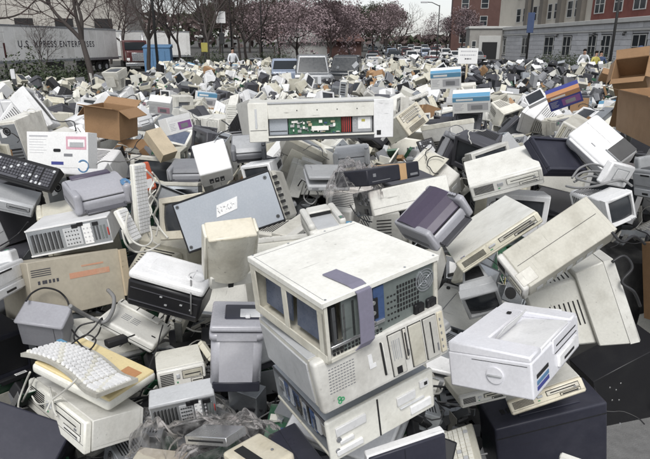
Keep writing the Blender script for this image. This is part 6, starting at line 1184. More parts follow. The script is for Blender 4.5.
# ------------------------------------------------------------------ settled heap of ordinary junk
# key, mesh builder arguments, object name, adjective phrase, category, weight in the far heap
KIND = [
 ('crt_monitor', 'beige tube monitor', 'monitor', lambda: k_crt(.38, .40, .37, 'beige'), 13, (.38, .40, .37)),
 ('crt_monitor', 'large white tube monitor', 'monitor', lambda: k_crt(.42, .43, .41, 'white', 'glass_screen', False), 8, (.42, .43, .41)),
 ('crt_monitor', 'charcoal tube monitor', 'monitor', lambda: k_crt(.36, .38, .35, 'dark_grey'), 4, (.36, .38, .35)),
 ('crt_monitor', 'small cream tube monitor', 'monitor', lambda: k_crt(.32, .34, .31, 'cream', 'glass_blue'), 6, (.32, .34, .31)),
 ('desktop_case', 'beige desktop case', 'computer case', lambda: k_case(.42, .40, .12, 'beige', 'cream'), 10, (.42, .40, .12)),
 ('desktop_case', 'grey desktop case', 'computer case', lambda: k_case(.43, .42, .14, 'light_grey', 'light_grey', 0, 'mid_grey'), 5, (.43, .42, .14)),
 ('tower_case', 'beige tower case', 'computer case', lambda: k_case(.19, .42, .40, 'beige', 'beige', 1), 9, (.19, .42, .40)),
 ('tower_case', 'tall cream tower case', 'computer case', lambda: k_case(.20, .44, .46, 'cream', 'cream', 1), 6, (.20, .44, .46)),
 ('tower_case', 'black tower case', 'computer case', lambda: k_case(.19, .43, .42, 'black', 'dark_grey', 1), 3, (.19, .43, .42)),
 ('laser_printer', 'white laser printer', 'printer', lambda: k_laser(.40, .38, .24, 'white', 'light_grey'), 6, (.40, .38, .24)),
 ('laser_printer', 'beige laser printer', 'printer', lambda: k_laser(.38, .36, .22, 'beige', 'mid_grey'), 5, (.38, .36, .22)),
 ('inkjet_printer', 'pale grey inkjet printer', 'printer', lambda: k_inkjet(.42, .26, .17, 'light_grey', 'mid_grey'), 4, (.42, .26, .17)),
 ('inkjet_printer', 'dark grey inkjet printer', 'printer', lambda: k_inkjet(.40, .26, .16, 'mid_grey', 'dark_grey', 'black'), 4, (.40, .26, .16)),
 ('inkjet_printer', 'white inkjet printer', 'printer', lambda: k_inkjet(.42, .26, .17, 'white', 'cream', 'light_grey'), 3, (.42, .26, .17)),
 ('keyboard', 'beige keyboard', 'keyboard', lambda: k_keyboard(.46, .17, .03), 9, (.46, .17, .03)),
 ('keyboard', 'black keyboard', 'keyboard', lambda: k_keyboard(.45, .16, .028, 'black', 'dark_grey'), 3, (.45, .16, .03)),
 ('flatbed_scanner', 'flatbed scanner with white lid', 'scanner', lambda: k_scanner(.30, .44, .07), 5, (.3, .44, .07)),
 ('case_cover', 'loose beige steel cover', 'cover', lambda: k_cover(.42, .42, .13, 'cream'), 6, (.42, .42, .13)),
 ('open_chassis', 'opened steel chassis', 'computer case', lambda: k_chassis(.40, .38, .14), 6, (.40, .38, .14)),
 ('cardboard_box', 'brown open cardboard box', 'box', lambda: k_carton(.42, .34, .30, 'kraft', False), 2, (.42, .34, .30)),
 ('retail_box', 'white and blue retail box', 'box', lambda: k_retail(.42, .16, .30), 2, (.42, .16, .30)),
 ('retail_box', 'white and purple retail box', 'box', lambda: k_retail(.36, .14, .24, 'print_purple', 'print_pink'), 1.5, (.36, .14, .24)),
 ('power_supply', 'bare steel power supply', 'power supply', lambda: k_psu(.15, .14, .086), 3, (.15, .14, .086)),
 ('flat_monitor', 'thin dark flat screen', 'monitor', lambda: k_lcd(.38, .05, .31), 3, (.38, .05, .31)),
 ('fax_machine', 'grey fax machine with handset', 'fax machine', lambda: k_fax(.36, .30, .11), 3, (.36, .30, .11)),
 ('circuit_board', 'loose green circuit board', 'circuit board', lambda: k_board(.24, .20, .02), 0, (.24, .20, .02)),
 ('disk_drive', 'loose steel disk drive', 'disk drive', lambda: k_drive(.15, .20, .042), 0, (.15, .2, .042)),
 ('computer_mouse', 'beige mouse with tail', 'mouse', lambda: k_mouse(.065, .11, .035), 0, (.065, .11, .035)),
 ('front_bezel_piece', 'snapped off beige bezel', 'bezel', lambda: k_bezel(.36, .03, .12), 0, (.36, .03, .12)),
 ('steel_bracket', 'bent steel bracket', 'bracket', lambda: k_bracket(.20, .12, .05), 0, (.2, .12, .05)),
 ('cooling_fan', 'small black cooling fan', 'fan', lambda: k_fan(.08, .08, .025), 0, (.08, .08, .025)),
 ('power_adapter', 'black power adapter', 'adapter', lambda: k_adapter(.11, .06, .035), 0, (.11, .06, .035)),
 ('modem', 'grey modem with row of lights', 'modem', lambda: k_modem(.22, .16, .04), 0, (.22, .16, .04)),
]
SPEC = [k[3]() for k in KIND]
GROUPS = {'monitor': 'monitors thrown on the heap', 'computer case': 'computer cases thrown on the heap', 'printer': 'printers thrown on the heap', 'keyboard': 'keyboards thrown on the heap',
          'scanner': 'scanners thrown on the heap', 'cover': 'case covers thrown on the heap', 'box': 'boxes thrown on the heap', 'power supply': 'power supplies on the heap', 'fax machine': 'fax machines on the heap', 'circuit board': 'loose circuit boards', 'disk drive': 'loose disk drives', 'mouse': 'loose mice', 'bezel': 'loose bezels', 'bracket': 'loose brackets', 'fan': 'loose fans', 'adapter': 'loose adapters', 'modem': 'loose modems'}
MARK = [((-.05, 4.2), 'the wide chassis'), ((-1.8, 4.75), 'the brown cardboard box'), ((2.6, 4.2), 'the large worn carton'), ((-1.83, 3.9), 'the white retail box'), ((-1.3, 3.1), 'the grey inkjet'),
        ((-1.4, 2.7), 'the tan carton'), ((-.4, 2.3), 'the blue panelled tower'), ((.05, 1.6), 'the front stack'), ((.75, 1.95), 'the lilac white printer'), ((.8, 2.65), 'the badge case'), ((.5, 2.45), 'the purple grey inkjet'),
        ((1.35, 2.6), 'the cream tube monitor'), ((1.8, 3.6), 'the pitched printer'), ((1.15, 4.1), 'the big beige monitor'), ((-.95, 2.0), 'the wavy keyboard'), ((-1.3, 2.0), 'the navy cabinet'), ((.8, 5.5), 'the diagonal tower'),
        ((-.6, 4.5), 'the black mouthed printer'), ((.4, 3.0), 'the taped black unit'), ((1.55, 3.7), 'the navy screen')]
def state(ki, q):
    m = q.to_matrix(); up = m[2][2]; fy = -m[2][1]; to = -(-m[1][1])
    if up > .8: s = 'upright'
    elif up < -.8: s = 'upside down'
    elif fy > .7: s = 'face up'
    elif fy < -.7: s = 'face down'
    elif abs(m[2][0]) > .7: s = 'on its side'
    else: s = 'tilted'
    f = -m[1][1]                                       # which way the front looks
    s += ', front away' if f > .6 else ', front showing' if f < -.6 else ''
    return s
used = {}
SAY = ('', 'larger stained ', 'paler ', 'dustier ')
def label_for(ki, x, y, q):
    nm, ph = KIND[ki][0], KIND[ki][1]
    best = min(MARK, key=lambda m_: (m_[0][0] - x) ** 2 + (m_[0][1] - y) ** 2); dx, dy = x - best[0][0], y - best[0][1]
    if y > 7:
        side = 'trailer' if x < -.4 * y else 'dumpster' if x < -.25 * y else 'lamp posts' if x < -.12 * y else 'utility vehicle' if x < .05 * y else 'parked cars' if x < .18 * y else 'placard' if x < .3 * y else 'bushes' if x < .42 * y else 'brick storeys'
        far = 'mid heap' if y < 9 else 'deeper in' if y < 11 else 'far in' if y < 13 else 'well back'
        return f'{ph} {state(ki, q)}, {far} towards the {side}'
    rel = 'behind' if dy > .35 and dy > abs(dx) * .7 else 'in front of' if dy < -.35 and -dy > abs(dx) * .7 else 'beside'
    if (dx * dx + dy * dy) > 1.2: rel = 'well behind' if dy > 0 else 'well before'
    return f'{ph} {state(ki, q)}, {rel} {best[1]}'
proto = {}
def put(ki, loc, q, parts, label, group):
    """first of a kind is built, later ones copy it and its parts"""
    key = (ki, parts)
    if key not in proto:
        if parts:
            root = empty(KIND[ki][0]); objs = part_tree(SPEC[ki], root)
            proto[key] = (root, objs, [p for _, _, p in SPEC[ki]])
        else:
            root = merged(SPEC[ki]).build(KIND[ki][0]); proto[key] = (root, [], [])
        o = root
    else:
        root, objs, par = proto[key]; o = root.copy(); C.objects.link(o); cp = []
        for ob, p in zip(objs, par):
            c = ob.copy(); C.objects.link(c); c.parent = o if p is None else cp[p]; cp.append(c)
    if not parts and loc.y > 13.2: o.scale = (FS, FS, FS)
    o.rotation_mode = 'QUATERNION'; o.rotation_quaternion = q; o.location = loc
    tag(o, label, KIND[ki][2], group)
from mathutils import Quaternion
rows = []
for r_ in PILE:
    q = Quaternion([v / 99 for v in r_[4:8]]).normalized(); rows.append((r_[0], Vector(r_[1:4]) / 100, q))
# ---- farther heap, laid out by a rule: tipped pieces resting on the mound
rnd = random.Random(77); WTS = [k[4] for k in KIND]
farrows = []; FS = .86
y = 13.6
while y < 72:
    l, r = far_lim(y); l = max(l, -.63 * y - 1); r = min(r, .63 * y + 1); step = .37 + (y - 13) * .010
    x = l + .2
    while x < r - .2:
        xx = x + rnd.uniform(-.1, .1); yy = y + rnd.uniform(-.15, .15); ki = rnd.choices(range(len(KIND)), WTS)[0]
        if xx > .2 * yy and rnd.random() < .5 or rnd.random() < .1: ki = rnd.choice((2, 8, 12, 15, 23, 18, 24, 2, 8))
        a = rnd.random()
        e = Euler((rnd.gauss(0, .4), rnd.gauss(0, .4), rnd.uniform(0, 6.28))) if a < .6 else Euler((rnd.uniform(0, 6.28), rnd.uniform(0, 6.28), rnd.uniform(0, 6.28)))
        q = e.to_quaternion(); D = Vector(KIND[ki][5]); m = q.to_matrix()
        D = D * FS; ez = sum(abs(m[2][i]) * D[i] / 2 for i in range(3)); zc = heap_z(xx, yy) + ez - .06 + (rnd.uniform(.15, .4) if rnd.random() < .35 else 0)
        if 28 < yy < 39 and pxd(272, yy, 1) < xx < pxd(360, yy, 1) and rnd.random() < .93: x += step; continue
        c = Vector((xx, yy, zc)); farrows.append((ki, c - m @ Vector((0, 0, D.z / 2)), q)); x += step
    y += step * 1.0
count = {}; leftover = MB(); n_far = 0
for ki, loc, q in rows:
    parts = loc.y < 6.2; count[KIND[ki][2]] = count.get(KIND[ki][2], 0) + 1
    put(ki, loc, q, parts, label_for(ki, loc.x, loc.y, q), GROUPS[KIND[ki][2]])
put(4, Vector((2.68, 3.78, .50)), Euler((.05, .03, .4)).to_quaternion(), True, 'beige desktop case carrying the reddish brown carton at the edge', GROUPS['computer case'])
LIM = {'monitor': 290, 'computer case': 290, 'printer': 240, 'keyboard': 150, 'scanner': 120, 'cover': 120, 'box': 120, 'power supply': 60, 'fax machine': 80}
def simple(ki):
    b = MB(); w, d, h = KIND[ki][5]; s = KIND[ki][2]; m = {0: 'beige', 1: 'white', 2: 'dark_grey', 3: 'cream', 4: 'beige', 5: 'light_grey', 6: 'beige', 7: 'cream', 8: 'black', 9: 'white', 10: 'beige', 11: 'light_grey', 12: 'mid_grey', 13: 'white', 14: 'beige', 15: 'black', 16: 'light_grey', 17: 'cream', 18: 'steel', 19: 'kraft', 20: 'paper', 21: 'paper', 22: 'steel', 23: 'dark_grey', 24: 'mid_grey'}.get(ki, 'mid_grey')
    if s == 'monitor' and ki != 23:
        b.fr((-w / 2, w / 2, 0, h, -d / 2), (-w / 2, w / 2, 0, h, -d * .2), m, 0); b.fr((-w * .4, w * .4, .02, h * .9, -d * .2), (-w * .25, w * .25, h * .15, h * .7, d / 2), m, 0); b.box(-w * .4, w * .4, -d / 2 - .003, -d / 2, h * .16, h * .9, 'glass_screen', 0)
    else:
        b.box(-w / 2, w / 2, -d / 2, d / 2, 0, h, m, 0); b.box(-w * .3, w * .42, -d / 2 - .003, -d / 2, h * .3, h * .7, 'slot', 0)
        if s == 'printer': b.box(-w * .35, w * .35, -d * .4, d * .2, h, h + .003, 'mid_grey', 0)
    return b
SIMP = [simple(i) for i in range(len(KIND))]
farrows.sort(key=lambda r: r[1].y)
for ki, loc, q in farrows:
    cat = KIND[ki][2]; count[cat] = count.get(cat, 0) + 1
    if count[cat] <= LIM[cat]:
        x, y = loc.x, loc.y
        side = 'trailer' if x < -.4 * y else 'dumpster' if x < -.25 * y else 'lamp posts' if x < -.12 * y else 'utility vehicle' if x < .05 * y else 'parked cars' if x < .18 * y else 'placard' if x < .3 * y else 'bushes' if x < .42 * y else 'brick storeys'
        put(ki, loc, q, False, f'{KIND[ki][1]} {state(ki, q)}, {"far" if y < 17 else "farther" if y < 21 else "farthest"} heap towards the {side}', GROUPS[cat])
    else: leftover.merge(SIMP[ki], Matrix.Translation(loc) @ q.to_matrix().to_4x4() @ Matrix.Scale(FS, 4)); n_far += 1
for i in range(9000):
    y = 5 + 26 * rnd.random() ** 1.25; l, r = far_lim(y); l = max(l, -.62 * y); r = min(r, .62 * y); x = rnd.uniform(l, r)
    z = heap_z(x, y) + rnd.uniform(.05, .42 if y > 9 else .3); s = (rnd.uniform(.05, .28), rnd.uniform(.03, .16), rnd.uniform(.004, .05))
    rot_box(leftover, (x, y, z), s, [rnd.uniform(0, 6.28) for _ in range(3)], rnd.choice(['cream', 'beige', 'white', 'light_grey', 'mid_grey', 'black', 'steel', 'dark_grey', 'beige', 'kraft', 'pcb', 'cream']))
tag(leftover.build('rubble'), 'distant mass of pale discarded machines too many to count', kind='stuff')

# ------------------------------------------------------------------ loose cords lying over the near machines
def draped(pts, r, m, col):
    x, y = pts[len(pts) // 2][:2]; best = min(MARK, key=lambda m_: (m_[0][0] - x) ** 2 + (m_[0][1] - y) ** 2); dy = y - best[0][1]
    cord(pts, r, m, f'{col} cord trailing across pieces {"behind" if dy > .2 else "in front of" if dy < -.2 else "beside"} {best[1]}', group='cords trailing over the heap')
def cord(pts, r, m, label, name='cord', group=None):
    P_ = [Vector(p) for p in pts]; out = []
    for i in range(len(P_) - 1):
        p0, p1, p2, p3 = P_[max(i - 1, 0)], P_[i], P_[i + 1], P_[min(i + 2, len(P_) - 1)]
        for k in range(6):
            t = k / 6; out.append(.5 * ((2 * p1) + (p2 - p0) * t + (2 * p0 - 5 * p1 + 4 * p2 - p3) * t * t + (3 * p1 - p0 - 3 * p2 + p3) * t ** 3))
    out.append(P_[-1]); b = MB(); b.tube(out, r, m, 8); tag(b.build(name), label, 'cord', group)
CORDS = [
 ([[-1.369, 2.332, 1.484], [-1.378, 2.408, 1.489], [-1.351, 2.468, 1.488], [-1.306, 2.507, 1.454], [-1.274, 2.517, 1.401], [-1.233, 2.438, 1.385], [-1.215, 2.363, 1.381]], 0.0045, 'cord_black', 'black cord looping over the tan carton'),
 ([[-1.177, 2.344, 1.453], [-1.162, 2.398, 1.395], [-1.134, 2.452, 1.335], [-1.052, 2.393, 1.345], [-1.034, 2.456, 1.366], [-1.051, 2.541, 1.4], [-1.108, 2.618, 1.409]], 0.01, 'cord_grey', 'thick grey cord bent before the tan carton'),
 ([[-1.191, 2.354, 1.324], [-1.122, 2.28, 1.323], [-1.096, 2.354, 1.324], [-1.061, 2.398, 1.363], [-1.103, 2.423, 1.264], [-1.141, 2.345, 1.249], [-1.157, 2.293, 1.315], [-1.16, 2.373, 1.334], [-1.096, 2.395, 1.344]], 0.004, 'cord_black', 'tangled black cord beside the lilac box'),
 ([[-1.076, 2.091, 1.395], [-1.039, 2.166, 1.401], [-0.989, 2.145, 1.388], [-0.993, 2.07, 1.383], [-1.066, 2.128, 1.398]], 0.0035, 'cord_black', 'small black loop above the wavy keyboard'),
 ([[-0.824, 2.551, 1.245], [-0.818, 2.473, 1.231], [-0.812, 2.391, 1.206], [-0.815, 2.311, 1.188], [-0.812, 2.233, 1.174]], 0.0035, 'cord_black', 'thin black cord hanging from the slim cream case'),
 ([[-0.926, 1.812, 1.416], [-0.957, 1.81, 1.383], [-1.027, 1.861, 1.313], [-1.071, 1.876, 1.275], [-1.091, 1.855, 1.235]], 0.004, 'cord_white', 'white cord from the wavy keyboard over the cream tower'),
 ([[-1.117, 1.957, 1.275], [-1.075, 1.885, 1.278], [-1.058, 1.854, 1.245], [-1.039, 1.835, 1.231]], 0.004, 'cord_white', 'white cord end crossing another on the cream tower'),
 ([[-1.185, 1.956, 1.35], [-1.24, 1.988, 1.263], [-1.258, 1.966, 1.211], [-1.224, 1.897, 1.223]], 0.004, 'cord_white', 'white cord down beside the black set'),
 ([[-1.23, 2.051, 1.261], [-1.222, 1.98, 1.249], [-1.268, 1.999, 1.179]], 0.004, 'cord_white', 'second white cord down beside the black set'),
 ([[-1.027, 1.87, 1.288], [-1.086, 1.886, 1.259], [-1.169, 1.943, 1.209], [-1.22, 1.996, 1.21]], 0.0035, 'cord_white', 'white cord curling before the yellowed terminal'),
 ([[1.309, 2.903, 1.927], [1.383, 2.988, 1.963], [1.493, 3.064, 1.969], [1.535, 2.985, 1.953], [1.553, 2.9, 1.917], [1.454, 2.825, 1.914], [1.345, 2.775, 1.936], [1.306, 2.85, 1.94], [1.38, 2.929, 1.954], [1.441, 2.86, 1.969], [1.478, 2.783, 1.96], [1.541, 2.781, 1.935]], 0.006, 'cord_grey', 'bundle of thick grey cord on the white monitor shell'),
 ([[1.25, 2.828, 1.902], [1.281, 2.757, 1.909], [1.344, 2.705, 1.933], [1.403, 2.691, 1.956], [1.488, 2.742, 1.954], [1.5, 2.665, 1.943]], 0.006, 'cord_grey', 'grey cord trailing along the white monitor shell'),
 ([[1.295, 2.843, 1.92], [1.372, 2.86, 1.948], [1.42, 2.788, 1.954], [1.425, 2.726, 1.989]], 0.006, 'cord_grey', 'short grey cord inside the bundle'),
 ([[-0.904, 2.779, 1.997], [-0.885, 2.832, 1.933], [-0.897, 2.784, 1.882], [-0.876, 2.832, 1.804], [-0.919, 2.88, 1.724], [-0.892, 2.877, 1.657], [-0.837, 2.819, 1.62]], 0.005, 'cord_white', 'white cord beside the keyboard on end'),
 ([[-1.037, 3.295, 1.873], [-1.01, 3.341, 1.788], [-1.05, 3.325, 1.704], [-1.053, 3.235, 1.654], [-0.984, 3.146, 1.606], [-0.974, 3.053, 1.551]], 0.005, 'cord_white', 'white coiled cord by the warm beige monitor'),
 ([[-0.98, 2.673, 1.808], [-0.976, 2.614, 1.753], [-0.95, 2.601, 1.685], [-0.891, 2.593, 1.657], [-0.874, 2.668, 1.662], [-0.905, 2.757, 1.707]], 0.005, 'cord_white', 'white cord looping below the keypad'),
 ([[-0.997, 2.611, 1.734], [-0.983, 2.603, 1.664], [-0.957, 2.656, 1.602], [-0.864, 2.594, 1.636], [-0.835, 2.669, 1.64]], 0.005, 'cord_white', 'white cord above the white lidded printer'),
 ([[-1.017, 3.273, 1.768], [-1.043, 3.187, 1.729], [-0.998, 3.097, 1.682], [-1.01, 3.009, 1.638], [-1.009, 3.05, 1.54], [-0.944, 3.012, 1.504]], 0.004, 'cord_white', 'thin white cord in the keyboard tangle'),
 ([[-0.212, 4.272, 1.546], [-0.17, 4.219, 1.607], [-0.121, 4.131, 1.565], [-0.139, 4.175, 1.475], [-0.19, 4.093, 1.45], [-0.127, 4.016, 1.441], [-0.051, 3.972, 1.53]], 0.005, 'cord_black', 'black cord knot behind the panelled tower'),
 ([[-0.171, 3.758, 1.729], [-0.101, 3.677, 1.707], [-0.048, 3.723, 1.625], [-0.088, 3.634, 1.579], [-0.144, 3.715, 1.599], [-0.114, 3.668, 1.681], [-0.033, 3.604, 1.711]], 0.005, 'cord_grey', 'grey cord knot behind the panelled tower'),
 ([[0.165, 3.562, 1.593], [0.201, 3.476, 1.556], [0.248, 3.397, 1.54], [0.293, 3.334, 1.547]], 0.004, 'cord_black', 'black cord end by the torn case'),
 ([[-1.782, 2.887, 1.55], [-1.766, 2.963, 1.558], [-1.749, 3.044, 1.578], [-1.666, 2.995, 1.654]], 0.004, 'cord_black', 'black cord by the printer shell at the edge'),
 ([[1.148, 2.124, 1.887], [1.188, 2.111, 1.849], [1.275, 2.185, 1.849], [1.36, 2.241, 1.794]], 0.006, 'cord_black', 'black cord beneath the reddish carton'),
 ([[1.284, 2.333, 1.675], [1.338, 2.341, 1.701], [1.374, 2.325, 1.65], [1.331, 2.31, 1.588], [1.385, 2.296, 1.546], [1.452, 2.339, 1.455]], 0.007, 'cord_black', 'black cord beside the cream tube monitor'),
]
for a, r_, m_, l_ in CORDS: cord(a, r_, m_, l_)
DRAPED = [
 ([[-1.613, 7.722, 1.632], [-1.57, 7.706, 1.652], [-1.526, 7.669, 1.676], [-1.523, 7.748, 1.693], [-1.542, 7.829, 1.713], [-1.579, 7.908, 1.73], [-1.603, 7.988, 1.75], [-1.638, 8.068, 1.769], [-1.685, 8.147, 1.784], [-1.73, 8.226, 1.8], [-1.774, 8.306, 1.818]], 0.0032, 'cord_white', 'thin white'),
 ([[-2.025, 5.71, 2.094], [-2.02, 5.781, 2.084], [-2.016, 5.854, 2.083], [-2.02, 5.93, 2.09], [-2.018, 6.005, 2.093], [-2.011, 6.076, 2.084], [-2.022, 6.142, 2.061], [-2.038, 6.207, 2.036], [-2.049, 6.273, 2.013], [-2.047, 6.341, 1.994], [-2.039, 6.41, 1.979]], 0.0043, 'cord_black', 'thin black'),
 ([[1.112, 4.618, 1.894], [1.081, 4.621, 1.887], [1.053, 4.639, 1.89], [1.057, 4.715, 1.898], [1.059, 4.791, 1.905], [1.074, 4.848, 1.917], [1.113, 4.924, 1.923], [1.162, 4.997, 1.921], [1.177, 4.924, 1.922], [1.184, 4.848, 1.917], [1.175, 4.772, 1.908]], 0.004, 'cord_grey', 'thin grey'),
 ([[-2.536, 4.899, 2.027], [-2.555, 4.89, 2.037], [-2.605, 4.966, 2.044], [-2.629, 5.043, 2.052], [-2.612, 5.068, 2.054], [-2.57, 5.035, 2.05], [-2.529, 4.962, 2.04], [-2.54, 4.935, 2.031], [-2.545, 4.891, 2.041], [-2.61, 4.964, 2.039], [-2.658, 5.012, 2.044]], 0.0048, 'cord_white', 'thin white'),
 ([[-2.195, 5.43, 2.143], [-2.213, 5.434, 2.155], [-2.224, 5.439, 2.17], [-2.237, 5.444, 2.185], [-2.26, 5.447, 2.194], [-2.279, 5.451, 2.206], [-2.302, 5.454, 2.216], [-2.317, 5.459, 2.229], [-2.337, 5.462, 2.241], [-2.361, 5.465, 2.249], [-2.379, 5.469, 2.261]], 0.0046, 'cord_white', 'thin white'),
 ([[1.336, 4.676, 1.925], [1.303, 4.654, 1.918], [1.272, 4.656, 1.924], [1.248, 4.683, 1.924], [1.212, 4.663, 1.922], [1.185, 4.64, 1.911], [1.179, 4.615, 1.896], [1.181, 4.588, 1.881], [1.174, 4.563, 1.866], [1.182, 4.541, 1.852], [1.17, 4.466, 1.846]], 0.0037, 'cord_white', 'thin white'),
 ([[-1.653, 4.447, 1.806], [-1.645, 4.502, 1.785], [-1.631, 4.55, 1.766], [-1.612, 4.601, 1.757], [-1.615, 4.677, 1.762], [-1.621, 4.753, 1.768], [-1.636, 4.829, 1.778], [-1.647, 4.906, 1.787], [-1.602, 4.842, 1.817], [-1.56, 4.779, 1.847], [-1.533, 4.716, 1.879]], 0.0036, 'cord_black', 'thin black'),
 ([[2.648, 6.737, 1.745], [2.669, 6.687, 1.741], [2.703, 6.667, 1.739], [2.745, 6.667, 1.74], [2.758, 6.596, 1.747], [2.757, 6.519, 1.738], [2.717, 6.441, 1.725], [2.679, 6.363, 1.712], [2.641, 6.285, 1.699], [2.627, 6.208, 1.689], [2.626, 6.132, 1.684]], 0.0033, 'cord_black', 'thin black'),
 ([[-0.183, 4.616, 1.762], [-0.156, 4.617, 1.777], [-0.134, 4.62, 1.795], [-0.101, 4.636, 1.803], [-0.068, 4.643, 1.792], [-0.035, 4.681, 1.774], [-0.019, 4.649, 1.759], [-0.021, 4.642, 1.737], [-0.018, 4.638, 1.715], [0.008, 4.643, 1.697], [0.036, 4.648, 1.681]], 0.0032, 'cord_grey', 'thin grey'),
 ([[-2.163, 3.931, 1.945], [-2.186, 4.006, 1.949], [-2.233, 4.082, 1.954], [-2.213, 4.016, 1.979], [-2.194, 3.95, 2.003], [-2.189, 3.897, 2.019], [-2.203, 3.887, 2.033], [-2.205, 3.862, 2.05], [-2.235, 3.88, 2.059], [-2.297, 3.955, 2.061], [-2.338, 3.983, 2.066]], 0.0036, 'cord_black', 'thin black'),
 ([[0.93, 4.325, 1.751], [0.906, 4.359, 1.758], [0.874, 4.379, 1.761], [0.841, 4.388, 1.75], [0.818, 4.375, 1.734], [0.806, 4.343, 1.719], [0.802, 4.322, 1.7], [0.817, 4.293, 1.687], [0.816, 4.217, 1.682], [0.819, 4.142, 1.679], [0.839, 4.072, 1.688]], 0.0039, 'cord_black', 'thin black'),
 ([[-1.685, 3.801, 2.045], [-1.714, 3.876, 2.05], [-1.752, 3.952, 2.055], [-1.784, 4.028, 2.061], [-1.826, 4.103, 2.067], [-1.884, 4.176, 2.064], [-1.944, 4.246, 2.051], [-2.006, 4.315, 2.039], [-2.069, 4.387, 2.034], [-2.13, 4.461, 2.032], [-2.187, 4.535, 2.036]], 0.0046, 'cord_black', 'thin black'),
 ([[1.796, 8.937, 1.724], [1.79, 8.857, 1.704], [1.792, 8.777, 1.686], [1.786, 8.697, 1.666], [1.766, 8.617, 1.648], [1.744, 8.537, 1.629], [1.735, 8.457, 1.611], [1.717, 8.378, 1.593], [1.699, 8.298, 1.576], [1.698, 8.219, 1.56], [1.691, 8.14, 1.544]], 0.0037, 'cord_grey', 'thin grey'),
 ([[-0.666, 3.329, 2.059], [-0.655, 3.343, 2.069], [-0.659, 3.418, 2.072], [-0.653, 3.491, 2.071], [-0.647, 3.565, 2.071], [-0.636, 3.637, 2.068], [-0.632, 3.712, 2.071], [-0.642, 3.788, 2.077], [-0.668, 3.863, 2.081], [-0.698, 3.938, 2.085], [-0.732, 4.013, 2.088]], 0.0045, 'cord_black', 'thin black'),
 ([[-1.677, 9.167, 1.612], [-1.673, 9.086, 1.591], [-1.676, 9.006, 1.571], [-1.66, 8.925, 1.55], [-1.634, 8.845, 1.53], [-1.623, 8.764, 1.51], [-1.627, 8.685, 1.492], [-1.636, 8.606, 1.475], [-1.623, 8.526, 1.456], [-1.628, 8.447, 1.44], [-1.635, 8.368, 1.425]], 0.0045, 'cord_black', 'thin black'),
 ([[-3.005, 6.167, 2.054], [-3.015, 6.173, 2.071], [-3.038, 6.25, 2.082], [-3.064, 6.328, 2.095], [-3.038, 6.332, 2.107], [-3.012, 6.336, 2.118], [-2.991, 6.34, 2.133], [-2.98, 6.346, 2.15], [-2.963, 6.352, 2.166], [-2.936, 6.355, 2.178], [-2.904, 6.356, 2.181]], 0.0035, 'cord_black', 'thin black'),
 ([[-4.178, 12.957, 1.427], [-4.193, 12.875, 1.402], [-4.21, 12.793, 1.378], [-4.238, 12.714, 1.361], [-4.277, 12.638, 1.355], [-4.311, 12.573, 1.38], [-4.31, 12.513, 1.421], [-4.275, 12.453, 1.465], [-4.21, 12.391, 1.5], [-4.13, 12.326, 1.525], [-4.062, 12.263, 1.558]], 0.0033, 'cord_black', 'thin black'),
 ([[-1.569, 3.792, 1.816], [-1.555, 3.816, 1.827], [-1.55, 3.887, 1.82], [-1.543, 3.956, 1.803], [-1.534, 4.025, 1.79], [-1.524, 4.094, 1.774], [-1.513, 4.164, 1.765], [-1.453, 4.097, 1.783], [-1.448, 4.17, 1.782], [-1.439, 4.243, 1.779], [-1.431, 4.316, 1.779]], 0.004, 'cord_grey', 'thin grey'),
 ([[2.379, 4.067, 1.269], [2.442, 4.143, 1.274], [2.49, 4.199, 1.287], [2.526, 4.276, 1.297], [2.565, 4.349, 1.31], [2.629, 4.426, 1.319], [2.668, 4.419, 1.34], [2.721, 4.416, 1.332], [2.775, 4.414, 1.319], [2.776, 4.357, 1.308], [2.752, 4.345, 1.279]], 0.0031, 'cord_white', 'thin white'),
 ([[-1.671, 4.486, 1.837], [-1.645, 4.505, 1.83], [-1.634, 4.56, 1.812], [-1.631, 4.62, 1.786], [-1.631, 4.613, 1.766], [-1.626, 4.578, 1.751], [-1.628, 4.581, 1.729], [-1.609, 4.531, 1.717], [-1.566, 4.456, 1.714], [-1.509, 4.385, 1.722], [-1.502, 4.457, 1.717]], 0.0037, 'cord_white', 'thin white'),
 ([[3.076, 6.272, 1.905], [3.005, 6.201, 1.915], [2.935, 6.131, 1.925], [2.936, 6.205, 1.925], [2.941, 6.28, 1.931], [2.959, 6.358, 1.942], [2.964, 6.434, 1.949], [2.965, 6.509, 1.953], [2.895, 6.438, 1.961], [2.833, 6.362, 1.956], [2.861, 6.427, 1.928]], 0.004, 'cord_black', 'thin black'),
 ([[-0.985, 4.962, 1.889], [-1.025, 5.037, 1.892], [-1.061, 5.047, 1.891], [-1.088, 5.017, 1.899], [-1.123, 5.093, 1.906], [-1.142, 5.17, 1.917], [-1.171, 5.247, 1.926], [-1.203, 5.324, 1.936], [-1.248, 5.399, 1.94], [-1.279, 5.476, 1.951], [-1.301, 5.554, 1.964]], 0.0034, 'cord_black', 'thin black'),
 ([[2.37, 4.061, 1.262], [2.401, 4.036, 1.251], [2.436, 4.016, 1.24], [2.462, 4.012, 1.212], [2.399, 3.937, 1.208], [2.322, 3.882, 1.215], [2.273, 3.88, 1.207], [2.224, 3.882, 1.214], [2.173, 3.881, 1.212], [2.138, 3.875, 1.192], [2.095, 3.87, 1.177]], 0.0036, 'cord_black', 'thin black'),
 ([[0.797, 4.362, 1.732], [0.807, 4.397, 1.748], [0.801, 4.427, 1.765], [0.81, 4.46, 1.782], [0.835, 4.477, 1.798], [0.859, 4.491, 1.814], [0.862, 4.512, 1.833], [0.835, 4.552, 1.839], [0.801, 4.543, 1.827], [0.796, 4.518, 1.808], [0.823, 4.488, 1.8]], 0.0036, 'cord_black', 'thin black'),
]
for a, r_, m_, c_ in DRAPED: draped(a, r_, m_, c_)


